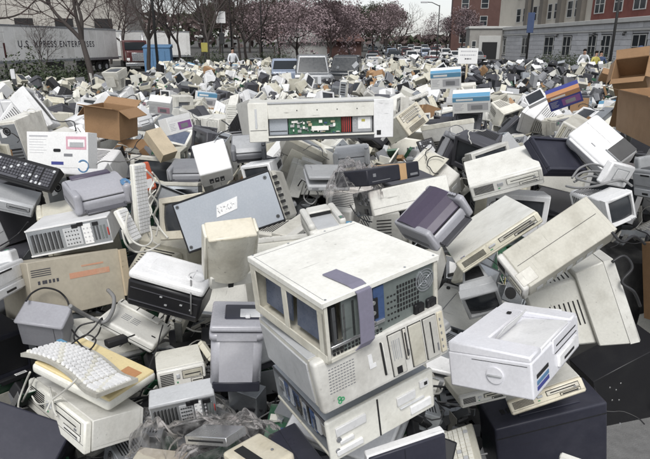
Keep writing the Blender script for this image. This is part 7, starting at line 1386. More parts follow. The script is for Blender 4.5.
# ------------------------------------------------------------------ vehicles
def wheel(mb, c, r, w_):
    mb.disc(Vector(c) - Vector((w_ / 2, 0, 0)), (1, 0, 0), r, w_, 'rubber', 18)
def car(name, paint, loc, rz, label, cat='car', suv=False, group='vehicles parked behind the heap'):
    L, W_, H = (4.7, 1.9, 1.85) if suv else (4.5, 1.78, 1.42); P = []; x, y = W_ / 2, L / 2; zb = .95 if suv else .82
    b = MB(); b.rbox(-x, x, -y, y, .28, zb, paint, .12, 3); P.append(('body', b, None))
    c = MB(); y0, y1 = (-y * .98, y * .38) if suv else (-y * .62, y * .35)
    c.frz((-x * .95, x * .95, y0, y1, zb - .04), (-x * .78, x * .78, y0 + .18 + (0 if suv else .35), y1 - .62, H), paint, .08); P.append(('cabin', c, None))
    def glass(nm, pts):
        q = MB(); n_ = (Vector(pts[1]) - Vector(pts[0])).cross(Vector(pts[2]) - Vector(pts[0])).normalized(); b0 = len(q.v)
        q.v += [(Vector(p) + n_ * .012)[:] for p in pts] + [(Vector(p) - n_ * .03)[:] for p in pts]
        q.face((0, 1, 2, 3), 'window_glass'); [q.face((i, 4 + i, 4 + (i + 1) % 4, (i + 1) % 4), 'rubber') for i in range(4)]; P.append((nm, q, 1))
    zt = H - .12; f = lambda z_: (z_ - zb + .04) / (H - zb + .04); lo = zb + .04; ys = y0 + .18 + (0 if suv else .35)
    xa = lambda z_: x * (.95 - .17 * f(z_)); ya = lambda z_: y0 + (ys - y0) * f(z_); yb = lambda z_: y1 - .62 * f(z_)
    glass('rear_window', [(-xa(lo) + .1, ya(lo), lo), (xa(lo) - .1, ya(lo), lo), (xa(zt) - .1, ya(zt), zt), (-xa(zt) + .1, ya(zt), zt)])
    glass('windshield', [(xa(lo) - .1, yb(lo), lo), (-xa(lo) + .1, yb(lo), lo), (-xa(zt) + .1, yb(zt), zt), (xa(zt) - .1, yb(zt), zt)])
    for s_ in (-1, 1):
        for (u0, u1) in ((.12, .46), (.52, .86)):
            p = []
            for u, z_ in ((u0, lo), (u1, lo), (u1, zt), (u0, zt)): p.append((s_ * xa(z_), ya(z_) + (yb(z_) - ya(z_)) * u, z_))
            glass('side_window', p if s_ > 0 else [p[1], p[0], p[3], p[2]])
        for yy in (-y * .62, y * .62): q = MB(); wheel(q, (s_ * (x - .1), yy, .33), .33, .22); q.disc((s_ * (x + .012) - (.0 if s_ > 0 else 0), yy, .33), (s_, 0, 0), .19, .01, 'car_silver', 14); P.append(('wheel', q, None))
        q = MB(); q.box(s_ * x * .72 - .12, s_ * x * .72 + .12, -y - .01, -y + .05, .62, .78, 'red', .02); P.append(('tail_light', q, 0))
        q = MB(); q.box(s_ * x * .72 - .14, s_ * x * .72 + .14, y - .05, y + .01, .58, .72, 'paper', .02); P.append(('headlight', q, 0))
    q = MB(); q.box(-x * .95, x * .95, -y - .06, -y + .06, .32, .5, paint, .04); P.append(('bumper', q, None))
    return place(name, P, loc, (0, 0, rz), label, cat, group)
#PX
def gx(px, D): return (px - 325) / 560 * D / math.cos(R(18.3)) * math.cos(R(18.3))
car('utility_vehicle', 'car_silver', (pxd(312, 31, 1.9), 31, .22), R(184), 'pale silver utility vehicle facing out from the middle of the heap', 'car', True)
car('utility_vehicle', 'car_dark', (pxd(346, 36, 1.9), 36, .1), R(172), 'dark utility vehicle next to the silver one in the heap', 'car', True)
car('pickup_car', 'car_blue', (pxd(285, 33, 1.5), 33, .42), R(188), 'pale blue car beside the silver utility vehicle', 'car', False)
# cars parked on the rising lot far behind
rnd = random.Random(5); paints = [('car_white', 'white'), ('car_dark', 'black'), ('car_silver', 'silver'), ('car_blue', 'blue grey'), ('car_red', 'dark red')]
cars_ = {}
def carcopy(pn, loc, rz, label, group):
    if pn not in cars_:
        o = car('parked_car', pn, loc, rz, label, 'car', False, group); cars_[pn] = (o, [c for c in bpy.data.objects if c.parent == o]); return
    o0, ch = cars_[pn]; o = o0.copy(); C.objects.link(o); o.location = loc; o.rotation_euler = (0, 0, rz); o['label'] = label
    for c in ch:
        k = c.copy(); C.objects.link(k); k.parent = o
        for c2 in [z for z in sub_.get(c.name, [])]: k2 = c2.copy(); C.objects.link(k2); k2.parent = k
sub_ = {}
k = 0
for row, yy in enumerate((52, 60, 70, 82, 95, 112, 132)):
    for i in range(9):
        x = pxd(372, yy, 1) + i * 2.9 + rnd.uniform(-.3, .3)
        if x > pxd(478, yy, 1) or rnd.random() < .12: continue
        pn, cn = paints[rnd.choices(range(5), (5, 3, 4, 2, 1))[0]]
        first = pn not in cars_
        carcopy(pn, (x, yy, ground_z(x, yy)), R(rnd.choice((0, 180)) + rnd.uniform(-4, 4)), f'{cn} parked car in the {("first", "second", "third", "fourth", "fifth", "sixth", "last")[row]} row beyond the heap', 'cars parked on the lot beyond the heap')
        if first:
            for c in cars_[pn][1]: sub_[c.name] = [z for z in bpy.data.objects if z.parent == c]
for i, (px, yy, pn, cn) in enumerate(((60 + 160, 50, 'car_dark', 'black'), (252, 54, 'car_silver', 'silver'), (300, 56, 'car_white', 'white'))):
    carcopy(pn, (pxd(px, yy, 1), yy, ground_z(0, yy)), R(80 + i * 9), f'{cn} car parked sideways under the blossom trees', 'cars parked on the lot beyond the heap')

# ------------------------------------------------------------------ trailers and the red truck at the left
def text(mb_name, s, size, loc, rot, m, parent, ext=.004, bold=0.0):
    cu = bpy.data.curves.new(mb_name, 'FONT'); cu.body = s; cu.size = size; cu.extrude = ext; cu.offset = bold; cu.align_x = 'LEFT'; cu.space_character = 1.28
    o = bpy.data.objects.new(mb_name, cu); C.objects.link(o); o.location = loc; o.rotation_euler = rot; cu.materials.append(M[m]); bpy.context.view_layer.update(); me = bpy.data.meshes.new_from_object(o); bpy.data.objects.remove(o); o = bpy.data.objects.new(mb_name, me); C.objects.link(o); o.location = loc; o.rotation_euler = rot; o.parent = parent; o['kind'] = 'stuff'; return o
def trailer(L, loc, rz, label, legs=True, writing=True):
    P = []; b = MB(); b.box(0, L, 0, 2.5, 1.15, 4.05, 'trailer_white', .04); P.append(('box_body', b, None))
    for i in range(int(L / 1.22)):
        q = MB(); q.box(.05 + i * 1.22, 1.21 + i * 1.22, -.012, .0, 1.42, 3.9, 'trailer_white', .003); P.append(('side_panel', q, 0))
    q = MB(); q.box(0, L, -.03, .0, 1.15, 1.38, 'steel', .01); q.box(0, L, -.03, 0, 3.93, 4.07, 'steel', .01); P.append(('side_rail', q, None))
    if legs:
        for yy in (.3, 2.1): q = MB(); q.box(2.6, 2.75, yy, yy + .12, .1, 1.15, 'pole_dark', .01); q.box(2.5, 2.85, yy - .06, yy + .18, .0, .1, 'pole_dark', .01); q.tube([(2.7, yy + .06, .5), (3.6, yy + .06, 1.15)], .04, 'pole_dark', 6); P.append(('landing_leg', q, None))
        for yy in (.3,): q = MB(); q.box(4.1, 4.2, yy, yy + .12, .4, 1.15, 'pole_dark', .01); P.append(('support_leg', q, None))
    for xx in (L - 3.3, L - 2.1):
        for yy in (.15, 2.1): q = MB(); q.disc((xx, yy, .5), (0, 1, 0), .5, .26, 'rubber', 20); q.disc((xx, yy - .01, .5), (0, 1, 0), .24, .02, 'light_grey', 14); P.append(('wheel', q, None))
    q = MB(); q.box(L - 4.2, L - 1.2, .4, 2.1, .6, 1.15, 'pole_dark', .02); P.append(('axle_frame', q, None)); q = MB(); q.box(7.2, 9.4, .1, .16, .45, 1.15, 'pole_dark', .01); P.append(('side_guard', q, None))
    q = MB(); q.box(2.3, 2.5, -.016, -.011, 1.6, 2.7, 'car_red', 0); P.append(('red_stripe', q, 0))
    t = place('semi_trailer', P, loc, (0, 0, rz), label, 'trailer')
    if writing:
        text('lettering', 'U.S. XPRESS ENTERPRISES', .72, (3.9, -.016, 2.38), (R(90), 0, 0), 'print_dark', t, .003, .012)
    return t
trailer(18.2, (-25.2, 43.0, 0), R(78), 'long white semi trailer with dark lettering and a red stripe', True, True)
trailer(9.0, (pxd(112, 66, 2), 66.0, 0), R(30), 'plain white trailer behind the red truck', False, False)
P = []
b = MB(); b.rbox(-1.2, 1.2, -2.2, -.2, .9, 3.0, 'car_red', .15, 3); b.rbox(-1.1, 1.1, -.3, 1.6, .9, 2.0, 'car_red', .2, 3); P.append(('cab', b, None))
q = MB(); q.box(-1.0, 1.0, -.21, -.15, 2.05, 2.8, 'window_glass', .03); P.append(('windshield', q, 0))
q = MB(); q.box(-1.21, -1.18, -1.3, -.5, 2.0, 2.7, 'window_glass', .02); P.append(('side_window', q, 0)); q = MB(); q.box(1.18, 1.21, -1.3, -.5, 2.0, 2.7, 'window_glass', .02); P.append(('side_window', q, 0))
q = MB(); q.box(-.6, .6, 1.6, 1.66, 1.0, 1.8, 'chrome', .02); P.append(('radiator_grille', q, 0)); q = MB(); q.box(-1.25, 1.25, 1.5, 1.75, .5, .85, 'chrome', .04); P.append(('bumper', q, None))
for s_ in (-1, 1):
    for yy in (1.0, -2.6, -3.7): q = MB(); q.disc((s_ * 1.0 - .15, yy, .5), (1, 0, 0), .5, .3, 'rubber', 18); P.append(('wheel', q, None))
    q = MB(); q.tube([(s_ * 1.1, -2.3, 1), (s_ * 1.1, -2.3, 3.7)], .08, 'chrome', 10); P.append(('exhaust_stack', q, None))
    q = MB(); q.box(s_ * .95 - .14, s_ * .95 + .14, 1.6, 1.65, 1.05, 1.3, 'paper', .02); P.append(('headlight', q, 0))
b = MB(); b.box(-.5, .5, -4.4, 1.6, .55, .9, 'pole_dark', .02); P.append(('frame', b, None))
place('truck_tractor', P, (pxd(136, 60, 1.5), 60, 0), (0, 0, R(205)), 'dark red truck tractor parked among bare trees', 'truck')
P = []; b = MB(); b.rbox(-1.1, 1.1, -.7, .7, 0, 2.3, 'bin_blue', .05, 2); P.append(('body', b, None)); q = MB(); q.hexa({(i, j, k): (i * 1.15, j * .75, 2.3 + (k > 0) * (.1 if j < 0 else .3)) for i in (-1, 1) for j in (-1, 1) for k in (-1, 1)}, 'bin_blue', .02); P.append(('lid', q, None))
for i in range(4): q = MB(); q.box(-.95 + i * .5, -.85 + i * .5, -.76, -.7, .2, 2.1, 'bin_blue', .01); P.append(('side_rib', q, 0))
place('dumpster', P, (pxd(158, 50, 2), 50, 0), (0, 0, R(6)), 'blue steel dumpster behind the heap beside the red truck', 'dumpster')

# ------------------------------------------------------------------ buildings
def facade_window(P, par, X0, X1, Z0, Z1, Yf, n=2, hb=True):
    """window on a -y facing wall in the building's frame"""
    f = MB(); t = .09; f.box(X0, X1, Yf - .05, Yf + .02, Z0, Z0 + t, 'frame_white', 0); f.box(X0, X1, Yf - .05, Yf + .02, Z1 - t, Z1, 'frame_white', 0)
    for i in range(n + 1): xx = X0 + (X1 - X0 - t) * i / n; f.box(xx, xx + t, Yf - .052, Yf + .018, Z0 + t, Z1 - t, 'frame_white', 0)
    if hb: f.box(X0 + t, X1 - t, Yf - .045, Yf + .015, (Z0 + Z1) / 2 - .035, (Z0 + Z1) / 2 + .035, 'frame_white', 0)
    P.append(('window', f, par)); idx = len(P) - 1
    q = MB(); q.box(X0 + t * .5, X1 - t * .5, Yf - .015, Yf - .005, Z0 + t * .5, Z1 - t * .5, 'window_glass', 0); P.append(('pane', q, idx))
def place3(name, P, loc, rz, label, cat):
    return place(name, P, loc, (0, 0, rz), label, cat)
# stone ground floor with beige and brick upper storeys, receding to the right of the lot.  Frame: origin at far end, x runs towards the camera
A = Vector((26.2, 100)); B_ = Vector((29.6, 40)); Lb = (B_ - A).length; ang = math.atan2(B_.y - A.y, B_.x - A.x)
def bx(px):
    """distance along the facade that shows at column px"""
    lo, hi = 0.0, Lb + 20
    for _ in range(50):
        md = (lo + hi) / 2; p = A + (B_ - A) * md / Lb; c_ = 325 + 560 * p.x / (p.y * math.cos(R(18.3)) + .5)
        if c_ < px: lo = md
        else: hi = md
    return lo
P = []; b = MB(); b.box(0, Lb + 12, 0, 14, -2, 4.7, 'stone', 0); P.append(('wall', b, None))
GR = .35; XE = Lb + 10
wins = [(bx(543), bx(552)), (bx(561), bx(569)), (bx(586), bx(594)), (bx(598.5), bx(608)), (bx(629), bx(643)), (bx(521), bx(527)), (bx(501), bx(505)), (bx(655), bx(670))]
spans = sorted(wins)
for r_ in range(9):                                     # ashlar courses, laid between the openings
    z0 = -.2 + r_ * .52; z1 = z0 + .49; x0 = 0; k = 0
    edges = [0]; xx = (r_ % 2) * 1.1
    while xx < XE:
        nx = min(xx + 2.2, XE); inwin = [w_ for w_ in spans if w_[0] - .12 < nx and w_[1] + .12 > xx]
        if z1 > 1.1 and z0 < 3.55 and inwin:
            w_ = inwin[0]
            if xx < w_[0] - .3: q = MB(); q.box(xx + .02, w_[0] - .12, -.06, 0, z0, z1, 'stone', .01); P.append(('stone_block', q, None))
            if nx > w_[1] + .3: q = MB(); q.box(w_[1] + .12, nx, -.06, 0, z0, z1, 'stone', .01); P.append(('stone_block', q, None))
        else:
            q = MB(); q.box(xx + .02, nx, -.06, 0, z0, z1, 'stone', .01); P.append(('stone_block', q, None))
        xx = nx
for (a, c_) in wins:
    q = MB(); q.box(a - .1, c_ + .1, -.02, .01, 1.1, 3.5, 'slot', 0); P.append(('opening', q, None))
    facade_window(P, None, a, c_, 1.2, 3.4, -.03, 2)
    q = MB(); q.box(a - .2, c_ + .2, -.16, 0, .98, 1.12, 'stone_trim', .01); P.append(('sill', q, None))
q = MB(); q.box(-.3, XE + 1, -.35, 0, 4.48, 4.9, 'stone_trim', .03); q.box(-.3, XE + 1, -.2, 0, 3.72, 3.9, 'stone_trim', .01); P.append(('cornice', q, None))
for px in (528, 556, 592, 622):
    a = bx(px); q = MB(); q.box(a - .08, a + .08, -.3, -.07, 3.55, 3.65, 'pole_dark', .01); q.disc((a, -.28, 3.3), (0, 0, 1), .12, .26, 'pole_dark', 10); P.append(('wall_lamp', q, None))
c1, c2 = bx(489), bx(587); c3 = bx(577)
q = MB(); q.box(c1, c3, 1.2, 13, 4.7, 17, 'render_beige', 0); P.append(('upper_wall', q, None)); ub = len(P) - 1
q = MB(); q.box(c3, Lb + 12, .9, 13, 4.7, 17, 'brick_red', 0); P.append(('brick_wall', q, None)); br = len(P) - 1
for i, px in enumerate((517, 531, 548, 567)):
    a = bx(px); q = MB(); q.box(a - .55, a + .55, .6, 1.2, 4.8, 17, 'render_dark', 0); P.append(('pilaster', q, ub))
for px0, px1 in ((505, 509), (511, 515), (520, 524), (525, 529.5), (534, 538), (540, 545), (552, 557), (559, 564)):
    for z0 in (5.5, 8.6, 11.7): facade_window(P, ub, bx(px0), bx(px1), z0, z0 + 1.9, 1.17, 1)
for px0, px1 in ((580, 589), (598, 606), (616, 628), (637, 652)):
    for z0 in (5.6, 8.7): facade_window(P, br, bx(px0), bx(px1), z0, z0 + 1.9, .87, 2)
q = MB(); q.box(c3, Lb + 12, .8, .9, 7.9, 8.25, 'stone_trim', 0); P.append(('string_course', q, br))
for i in range(1, 46):
    z = 4.8 + i * .22
    if z > 12: break
bo_ = place3('stone_building', P, (A.x, A.y, ground_z(A.x, A.y) - .55), ang, 'grey stone building with brick and beige upper storeys', 'building')
# stone entrance block at its far end
P = []; b = MB(); b.box(-3, 3, -3, 3, -1, 4.6, 'concrete', .05); P.append(('wall', b, None)); q = MB(); q.box(-3.2, 3.2, -3.2, 3.2, 4.6, 4.95, 'stone_trim', .04); P.append(('cornice', q, None))
q = MB(); q.box(-1.6, 1.6, -3.25, -3.0, .0, 3.6, 'stone_trim', .04); P.append(('porch', q, None)); q = MB(); q.box(-1.1, 1.1, -3.3, -3.24, .0, 2.7, 'slot', 0); P.append(('doorway', q, None))
for s_ in (-1, 1): facade_window(P, 0, s_ * 2.3 - .35, s_ * 2.3 + .35, 1.2, 2.9, -3.02, 1)
place3('entrance_block', P, (pxd(487, 92, 3) , 92, ground_z(0, 92) - .3), R(-8), 'low grey stone entrance block joined to the building', 'building')
P = []; b = MB(); b.box(-4.5, 4.5, -4, 4, -1, 15, 'brick_brown', .05); P.append(('wall', b, None))
for i in range(2):
    for j in range(4): facade_window(P, 0, -2.9 + i * 3.6, -1.5 + i * 3.6, 2.4 + j * 3.1, 4.2 + j * 3.1, -4.02, 1)
place3('brick_tower_block', P, (pxd(474, 118, 6), 118, ground_z(0, 118) - .5), R(-10), 'dark brown brick block behind the stone entrance', 'building')
# warehouse behind the trailer
P = []; b = MB(); b.box(0, 38, 0, 20, 0, 11.5, 'warehouse', 0); P.append(('wall', b, None))
for i in range(11): q = MB(); q.box(i * 3.5, i * 3.5 + 3.44, -.06, 0, .3, 11.4, 'warehouse', .01); P.append(('wall_panel', q, 0))
for i in range(7): q = MB(); q.box(3 + i * 5.2, 5.4 + i * 5.2, -.12, -.06, 4.4, 6.0, 'slot', 0); P.append(('dock_window', q, 0))
q = MB(); q.box(-.3, 38.5, -.25, 0, 11.4, 11.8, 'render_dark', 0); P.append(('roof_edge', q, None))
place3('warehouse', P, (-66, 78, 0), R(9), 'long beige warehouse behind the white trailer', 'building')
P = []; b = MB(); b.box(-6, 6, -3, 3, 0, 2.6, 'brick_brown', 0); P.append(('wall', b, None)); q = MB(); q.frz((-6.5, 6.5, -3.6, 3.6, 2.6), (-5.4, 5.4, -.1, .1, 4.0), 'brick_brown', 0); P.append(('roof', q, None))
place3('low_brick_house', P, (pxd(318, 84, 3), 84, ground_z(0, 84)), 0, 'low red brick house under the blossom trees', 'building')
P = []; b = MB(); b.box(-3, 3, -3, 3, 0, 2.6, 'frame_white', 0); P.append(('wall', b, None)); q = MB(); q.frz((-3.4, 3.4, -3.4, 3.4, 2.6), (-.1, .1, -3.2, 3.2, 4.6), 'frame_white', 0); P.append(('roof', q, None))
place3('white_shed', P, (pxd(300, 76, 3), 76, ground_z(0, 76)), R(10), 'small white gabled shed beyond the vehicles', 'shed')

# ------------------------------------------------------------------ trees
def tree_mb(seed, H, r, depth=6, spread=.55, crook=.18, up=.1, first=.25):
    rn = random.Random(seed); tr = MB(); br_ = MB(); tips = []
    def grow(p, d, L, rad, lev):
        n = 4; pts = [p.copy()]
        for i in range(n):
            d = (d + Vector((rn.uniform(-1, 1), rn.uniform(-1, 1), rn.uniform(-.6, 1) * .5 + up)) * crook).normalized(); p = p + d * L / n; pts.append(p.copy())
        (tr if lev == 0 else br_).tube(pts, rad, 'bark' if lev < 3 else 'twig', 8 if lev < 2 else 4 if lev < 4 else 3, rad * .62, False)
        if lev >= depth: tips.append((pts[-1], d)); return
        tips.append((pts[-1], d)) if lev >= depth - 2 else None
        k_ = 3 if lev < 2 else rn.choice((2, 3, 3))
        for j in range(k_):
            a = j / k_ * 6.28 + rn.uniform(-.6, .6); o_ = d.orthogonal().normalized(); o2 = d.cross(o_); s_ = spread * rn.uniform(.6, 1.25)
            grow(pts[-1] if j else pts[-1], (d * math.cos(s_) + (o_ * math.cos(a) + o2 * math.sin(a)) * math.sin(s_)).normalized(), L * rn.uniform(.62, .85), rad * .6, lev + 1)
            if lev in (1, 2, 3) and rn.random() < .6:
                a += 1.5; grow(pts[2], (d * .6 + (o_ * math.cos(a) + o2 * math.sin(a)) * .8).normalized(), L * .5, rad * .35, lev + 2)
    grow(Vector((0, 0, -.1)), Vector((0, 0, 1)), H * first, r, 0); return tr, br_, tips
tree_cache = {}
def tree(loc, seed, H, r, label, kind='bare', rz=0, group='trees standing behind the heap', sc=1, **kw):
    key = (seed, kind, H, r)
    if key not in tree_cache:
        tr, br_, tips = tree_mb(seed, H, r, **kw); lv = None
        if kind != 'bare':
            rn = random.Random(seed + 1); lv = MB(); m = 'blossom' if kind == 'blossom' else 'leaf_dark'; s0 = .10 if kind == 'blossom' else .16
            for p, d in tips:
                for k_ in range(4 if kind == 'blossom' else 9):
                    c_ = p + Vector((rn.gauss(0, .28), rn.gauss(0, .28), rn.gauss(0, .22))); a = Vector((rn.uniform(-1, 1), rn.uniform(-1, 1), rn.uniform(-1, 1))).normalized(); b_ = a.orthogonal().normalized(); s_ = s0 * rn.uniform(.5, 1.5); b0 = len(lv.v)
                    lv.v += [(c_ - a * s_)[:], (c_ + b_ * s_ * .6)[:], (c_ + a * s_)[:], (c_ - b_ * s_ * .6)[:]]; lv.face((b0, b0 + 1, b0 + 2, b0 + 3), m)
        tree_cache[key] = (tr.mesh('trunk'), br_.mesh('branches'), lv.mesh('crown') if lv else None)
    t, b, l = tree_cache[key]; root = empty('bare_tree' if kind == 'bare' else 'blossom_tree' if kind == 'blossom' else 'leafy_tree', loc, (0, 0, rz)); root.scale = (sc, sc, sc); tag(root, label, 'tree', group)
    for nm, me in (('trunk', t), ('branches', b), ('crown', l)):
        if me: o = bpy.data.objects.new(nm, me); C.objects.link(o); o.parent = root
def tpos(px, y): return (pxd(px, y, 1), y, ground_z(0, y))
tree(tpos(93, 29), 3, 12, .19, 'bare tree with a forked trunk in front of the white trailer', depth=7, spread=.5)
tree(tpos(40, 31), 5, 5, .05, 'thin bare sapling in front of the trailer lettering', depth=6, spread=.45)
tree(tpos(150, 36), 8, 12, .16, 'bare tree rising by the blue dumpster', depth=7, spread=.5)
tree(tpos(-8, 22), 9, 10, .12, 'bare branches leaning in over the trailer front', depth=6, spread=.6)
ORD = ('first', 'second', 'third', 'fourth', 'fifth', 'sixth', 'seventh', 'eighth', 'ninth', 'tenth', 'eleventh', 'twelfth')
bare = [(182, 52, 21, 11), (196, 50, 22, 13), (212, 47, 23, 12), (232, 60, 21, 13), (248, 52, 22, 12), (170, 58, 23, 13), (262, 66, 21, 13), (128, 62, 22, 12), (205, 72, 23, 14), (240, 80, 21, 14), (110, 74, 22, 14)]
for i, (px, yy, sd, H) in enumerate(bare):
    tree(tpos(px, yy), sd, 12, .16, f'{ORD[sorted(b_[0] for b_ in bare).index(px)]} bare thicket tree counting from the trailer', rz=i * 1.3, sc=H / 12, group='bare trees in the thicket', depth=7, spread=.52)
blos = [(300, 62, 31, 1.0), (278, 70, 32, 1.0), (330, 66, 32, .95), (352, 74, 31, 1.0), (372, 82, 32, 1.05), (318, 84, 31, 1.15), (262, 78, 32, 1.05), (396, 96, 31, 1.1), (460, 104, 32, 1.05), (447, 120, 31, 1.0), (345, 92, 31, 1.2), (385, 110, 32, 1.2)]
for i, (px, yy, sd, sc) in enumerate(blos):
    tree(tpos(px, yy), sd, 11, .2, f'{ORD[sorted(b_[0] for b_ in blos).index(px)]} dusky pink blossom tree counting from the thicket to the entrance block' if i % 3 != 1 else f'{ORD[i // 3]} bare street tree among the blossom trees', 'blossom' if i % 3 != 1 else 'bare', rz=i * 1.9, sc=sc, group='blossom trees behind the lot', depth=6, spread=.68, first=.2)
for i, (px, yy) in enumerate(((362, 125), (384, 130), (340, 128), (250, 120), (220, 118), (290, 125))):
    tree(tpos(px, yy), 41, 15, .25, f'{ORD[sorted((362, 384, 340, 250, 220, 290)).index(px)]} tall dark leafy tree counting from the trailer', 'leafy', rz=i * 2.1, sc=1.0 + .06 * (i % 3), group='leafy trees far back', depth=6, spread=.6, first=.2)
# far wood on the skyline
fw = MB(); rn = random.Random(9)
for i in range(5200):
    px = rn.uniform(-40, 430) if i % 5 else rn.uniform(425, 500); yy = rn.uniform(150, 175); top = 6 + 3 * noise.noise(Vector((px * .02, 0, 5))) + (3 if px < 380 else 0) - (3.2 if px > 392 else 0)
    zz = ground_z(0, yy) + top * rn.random() ** .6; c_ = Vector((pxd(px, yy, zz), yy, zz)); s_ = rn.uniform(.4, 1.3); a = Vector((rn.uniform(-1, 1), rn.uniform(-1, 1), rn.uniform(-1, 1))).normalized(); b_ = a.orthogonal().normalized(); b0 = len(fw.v)
    fw.v += [(c_ - a * s_)[:], (c_ + b_ * s_ * .6)[:], (c_ + a * s_)[:], (c_ - b_ * s_ * .6)[:]]; fw.face((b0, b0 + 1, b0 + 2, b0 + 3), 'twig' if i % 3 else 'leaf_dark')
tag(fw.build('woods'), 'far dark wood along the skyline', kind='stuff')
# low shrubs: hedge before the stone building, bushes in the thicket
def bush(loc, w_, d_, h_, label, m='leaf_dark', n=1800, rz=0):
    b = MB(); rn = random.Random(int(loc[0] * 10)); 
    for i in range(n):
        a = rn.uniform(0, 6.28); e = math.acos(rn.uniform(0, 1)); rr = rn.uniform(.6, 1.0) * (1 + .25 * math.sin(a * 5)); c_ = Vector((math.cos(a) * math.sin(e) * w_ / 2 * rr, math.sin(a) * math.sin(e) * d_ / 2 * rr, math.cos(e) * h_ * rr))
        s_ = rn.uniform(.035, .09); u = Vector((rn.uniform(-1, 1), rn.uniform(-1, 1), rn.uniform(-1, 1))).normalized(); v_ = u.orthogonal().normalized(); b0 = len(b.v)
        b.v += [(c_ - u * s_)[:], (c_ + v_ * s_ * .6)[:], (c_ + u * s_)[:], (c_ - v_ * s_ * .6)[:]]; b.face((b0, b0 + 1, b0 + 2, b0 + 3), m)
    root = empty('bush', loc, (0, 0, rz)); tag(root, label, 'bush', 'low bushes'); b.build('foliage', root); s = MB(); s.tube([(0, 0, 0), (0, 0, h_ * .7)], .05, 'bark', 6); s.build('stem', root)
for i, px in enumerate((575, 590, 604, 560, 545)): yy = (44, 42, 41, 48, 52)[i]; bush((pxd(px, yy, .8), yy, 0), 2.6, 1.6, 1.7 + .2 * (i % 2), f'{ORD[(2, 3, 4, 1, 0)[i]]} dark clipped bush along the stone wall from the placard side')
for i, px in enumerate((58, 76, 30, 180, 196, 214, 240, 262, 280)): yy = (30, 31, 28, 44, 48, 46, 50, 55, 58)[i]; bush((pxd(px, yy, .8), yy, 0), 3.4, 1.8, 1.3 + .4 * (i % 3), f'{ORD[(1, 2, 0, 3, 4, 5, 6, 7, 8)[i]]} low dark bush counting from the trailer front', 'leaf_dark', 1700)

# ------------------------------------------------------------------ poles, lamps, signs
def pole(px, yy, H, label, r=.09, name='lamp_post', arm=None, cat='lamp post', z0=None):
    P = []; b = MB(); b.tube([(0, 0, 0), (0, 0, H)], r, 'pole_dark', 10, r * .7); b.tube([(0, 0, 0), (0, 0, .5)], r * 1.8, 'pole_dark', 10); P.append(('post', b, None))
    if arm:
        q = MB(); q.tube([(0, 0, H - .1), (arm * .5, 0, H + .25), (arm, 0, H + .3)], .04, 'pole_dark', 6); P.append(('arm', q, None)); q = MB(); q.rbox(arm - .35, arm + .35, -.14, .14, H + .2, H + .36, 'light_grey', .04, 2); P.append(('lamp_head', q, None))
    return P, (pxd(px, yy, 2), yy, ground_z(0, yy))
for px, yy, H, lb, r in ((157, 33, 13, 'slim dark pole rising beside the blue dumpster', .08), (527, 44, 13, 'dark pole standing before the beige storeys', .08), (232, 52, 12, 'dark pole behind the figure in white', .08), (262, 60, 14, 'thin pole among the bare trees', .08)):
    P, l_ = pole(px, yy, H, lb, r); place('utility_pole', P, l_, (0, 0, 0), lb, 'pole')
P, l_ = pole(611, 36, 9, '', .09); q = MB(); q.box(-.02, .02, -.02, .02, 0, .1, 'pole_dark', 0); place('lamp_post', P, l_, (0, 0, 0), 'dark lamp post before the brick storeys', 'lamp post')
P, l_ = pole(437, 62, 6.4, '', .08, arm=-1.6); place('street_lamp', P, l_, (0, 0, 0), 'street lamp with its arm reaching over the parked cars', 'street lamp')
# small road sign on the post
P = []; b = MB(); b.tube([(0, 0, 0), (0, 0, 5.3)], .05, 'pole_dark', 8); P.append(('post', b, None)); q = MB(); q.box(-.38, .38, -.09, -.05, 4.2, 5.1, 'paper', .02); q.box(-.28, .28, -.092, -.088, 4.55, 4.6, 'print_grey', 0); P.append(('sign_plate', q, None))
q = MB(); q.rbox(-.2, .2, -.2, -.02, 2.6, 3.5, 'pole_dark', .04, 2); P.append(('signal_box', q, None)); place('post_sign', P, (pxd(222, 48, 3), 48, 0), (0, 0, 0), 'small white sign high on a thin post', 'sign')
P = []; b = MB(); b.tube([(0, 0, 0), (0, 0, 2.9)], .05, 'pole_dark', 8); P.append(('post', b, None)); q = MB(); q.box(-.22, .22, -.09, -.05, 2.1, 2.7, 'yellow', .02); P.append(('sign_plate', q, None)); place('post_sign', P, (pxd(205, 40, 2), 40, 0), (0, 0, 0), 'yellow sign on a short post behind the heap', 'sign')
# white placard in the heap
P = []; b = MB(); b.box(-.03, .03, -.03, .03, 0, 2.55, 'kraft_pale', .004); P.append(('post', b, None)); q = MB(); q.box(-.33, .33, -.05, -.03, 1.98, 2.48, 'paper', .004); P.append(('placard', q, None))
q = MB()
for j, (a, c_) in enumerate(((-.24, .24), (-.26, .22), (-.1, .1))):
    rn = random.Random(j); xx = a
    while xx < c_: w_ = rn.uniform(.02, .06); q.box(xx, xx + w_, -.052, -.05, 2.36 - j * .12, 2.40 - j * .12, 'print_grey' if j < 2 else 'print_dark', 0); xx += w_ + .018
P.append(('writing', q, 1)); place('placard_sign', P, (pxd(467.5, 19.5, 2.2), 19.5, 0), (0, 0, 0), 'white placard with grey writing standing in the heap', 'sign')
# picket of blue and white banner on the wall
P = []; b = MB(); b.box(-.25, .25, -.03, .0, 3.2, 4.6, 'cloth_blue', .01); P.append(('cloth', b, None)); place('wall_banner', P, (bo_.location.x + 0, 0, 0), (0, 0, 0), 'blue upright banner on the pole by the stone building', 'banner')
bn = bpy.data.objects['wall_banner']; bn.location = (pxd(528.5, 43.8, 3), 43.7, .2)

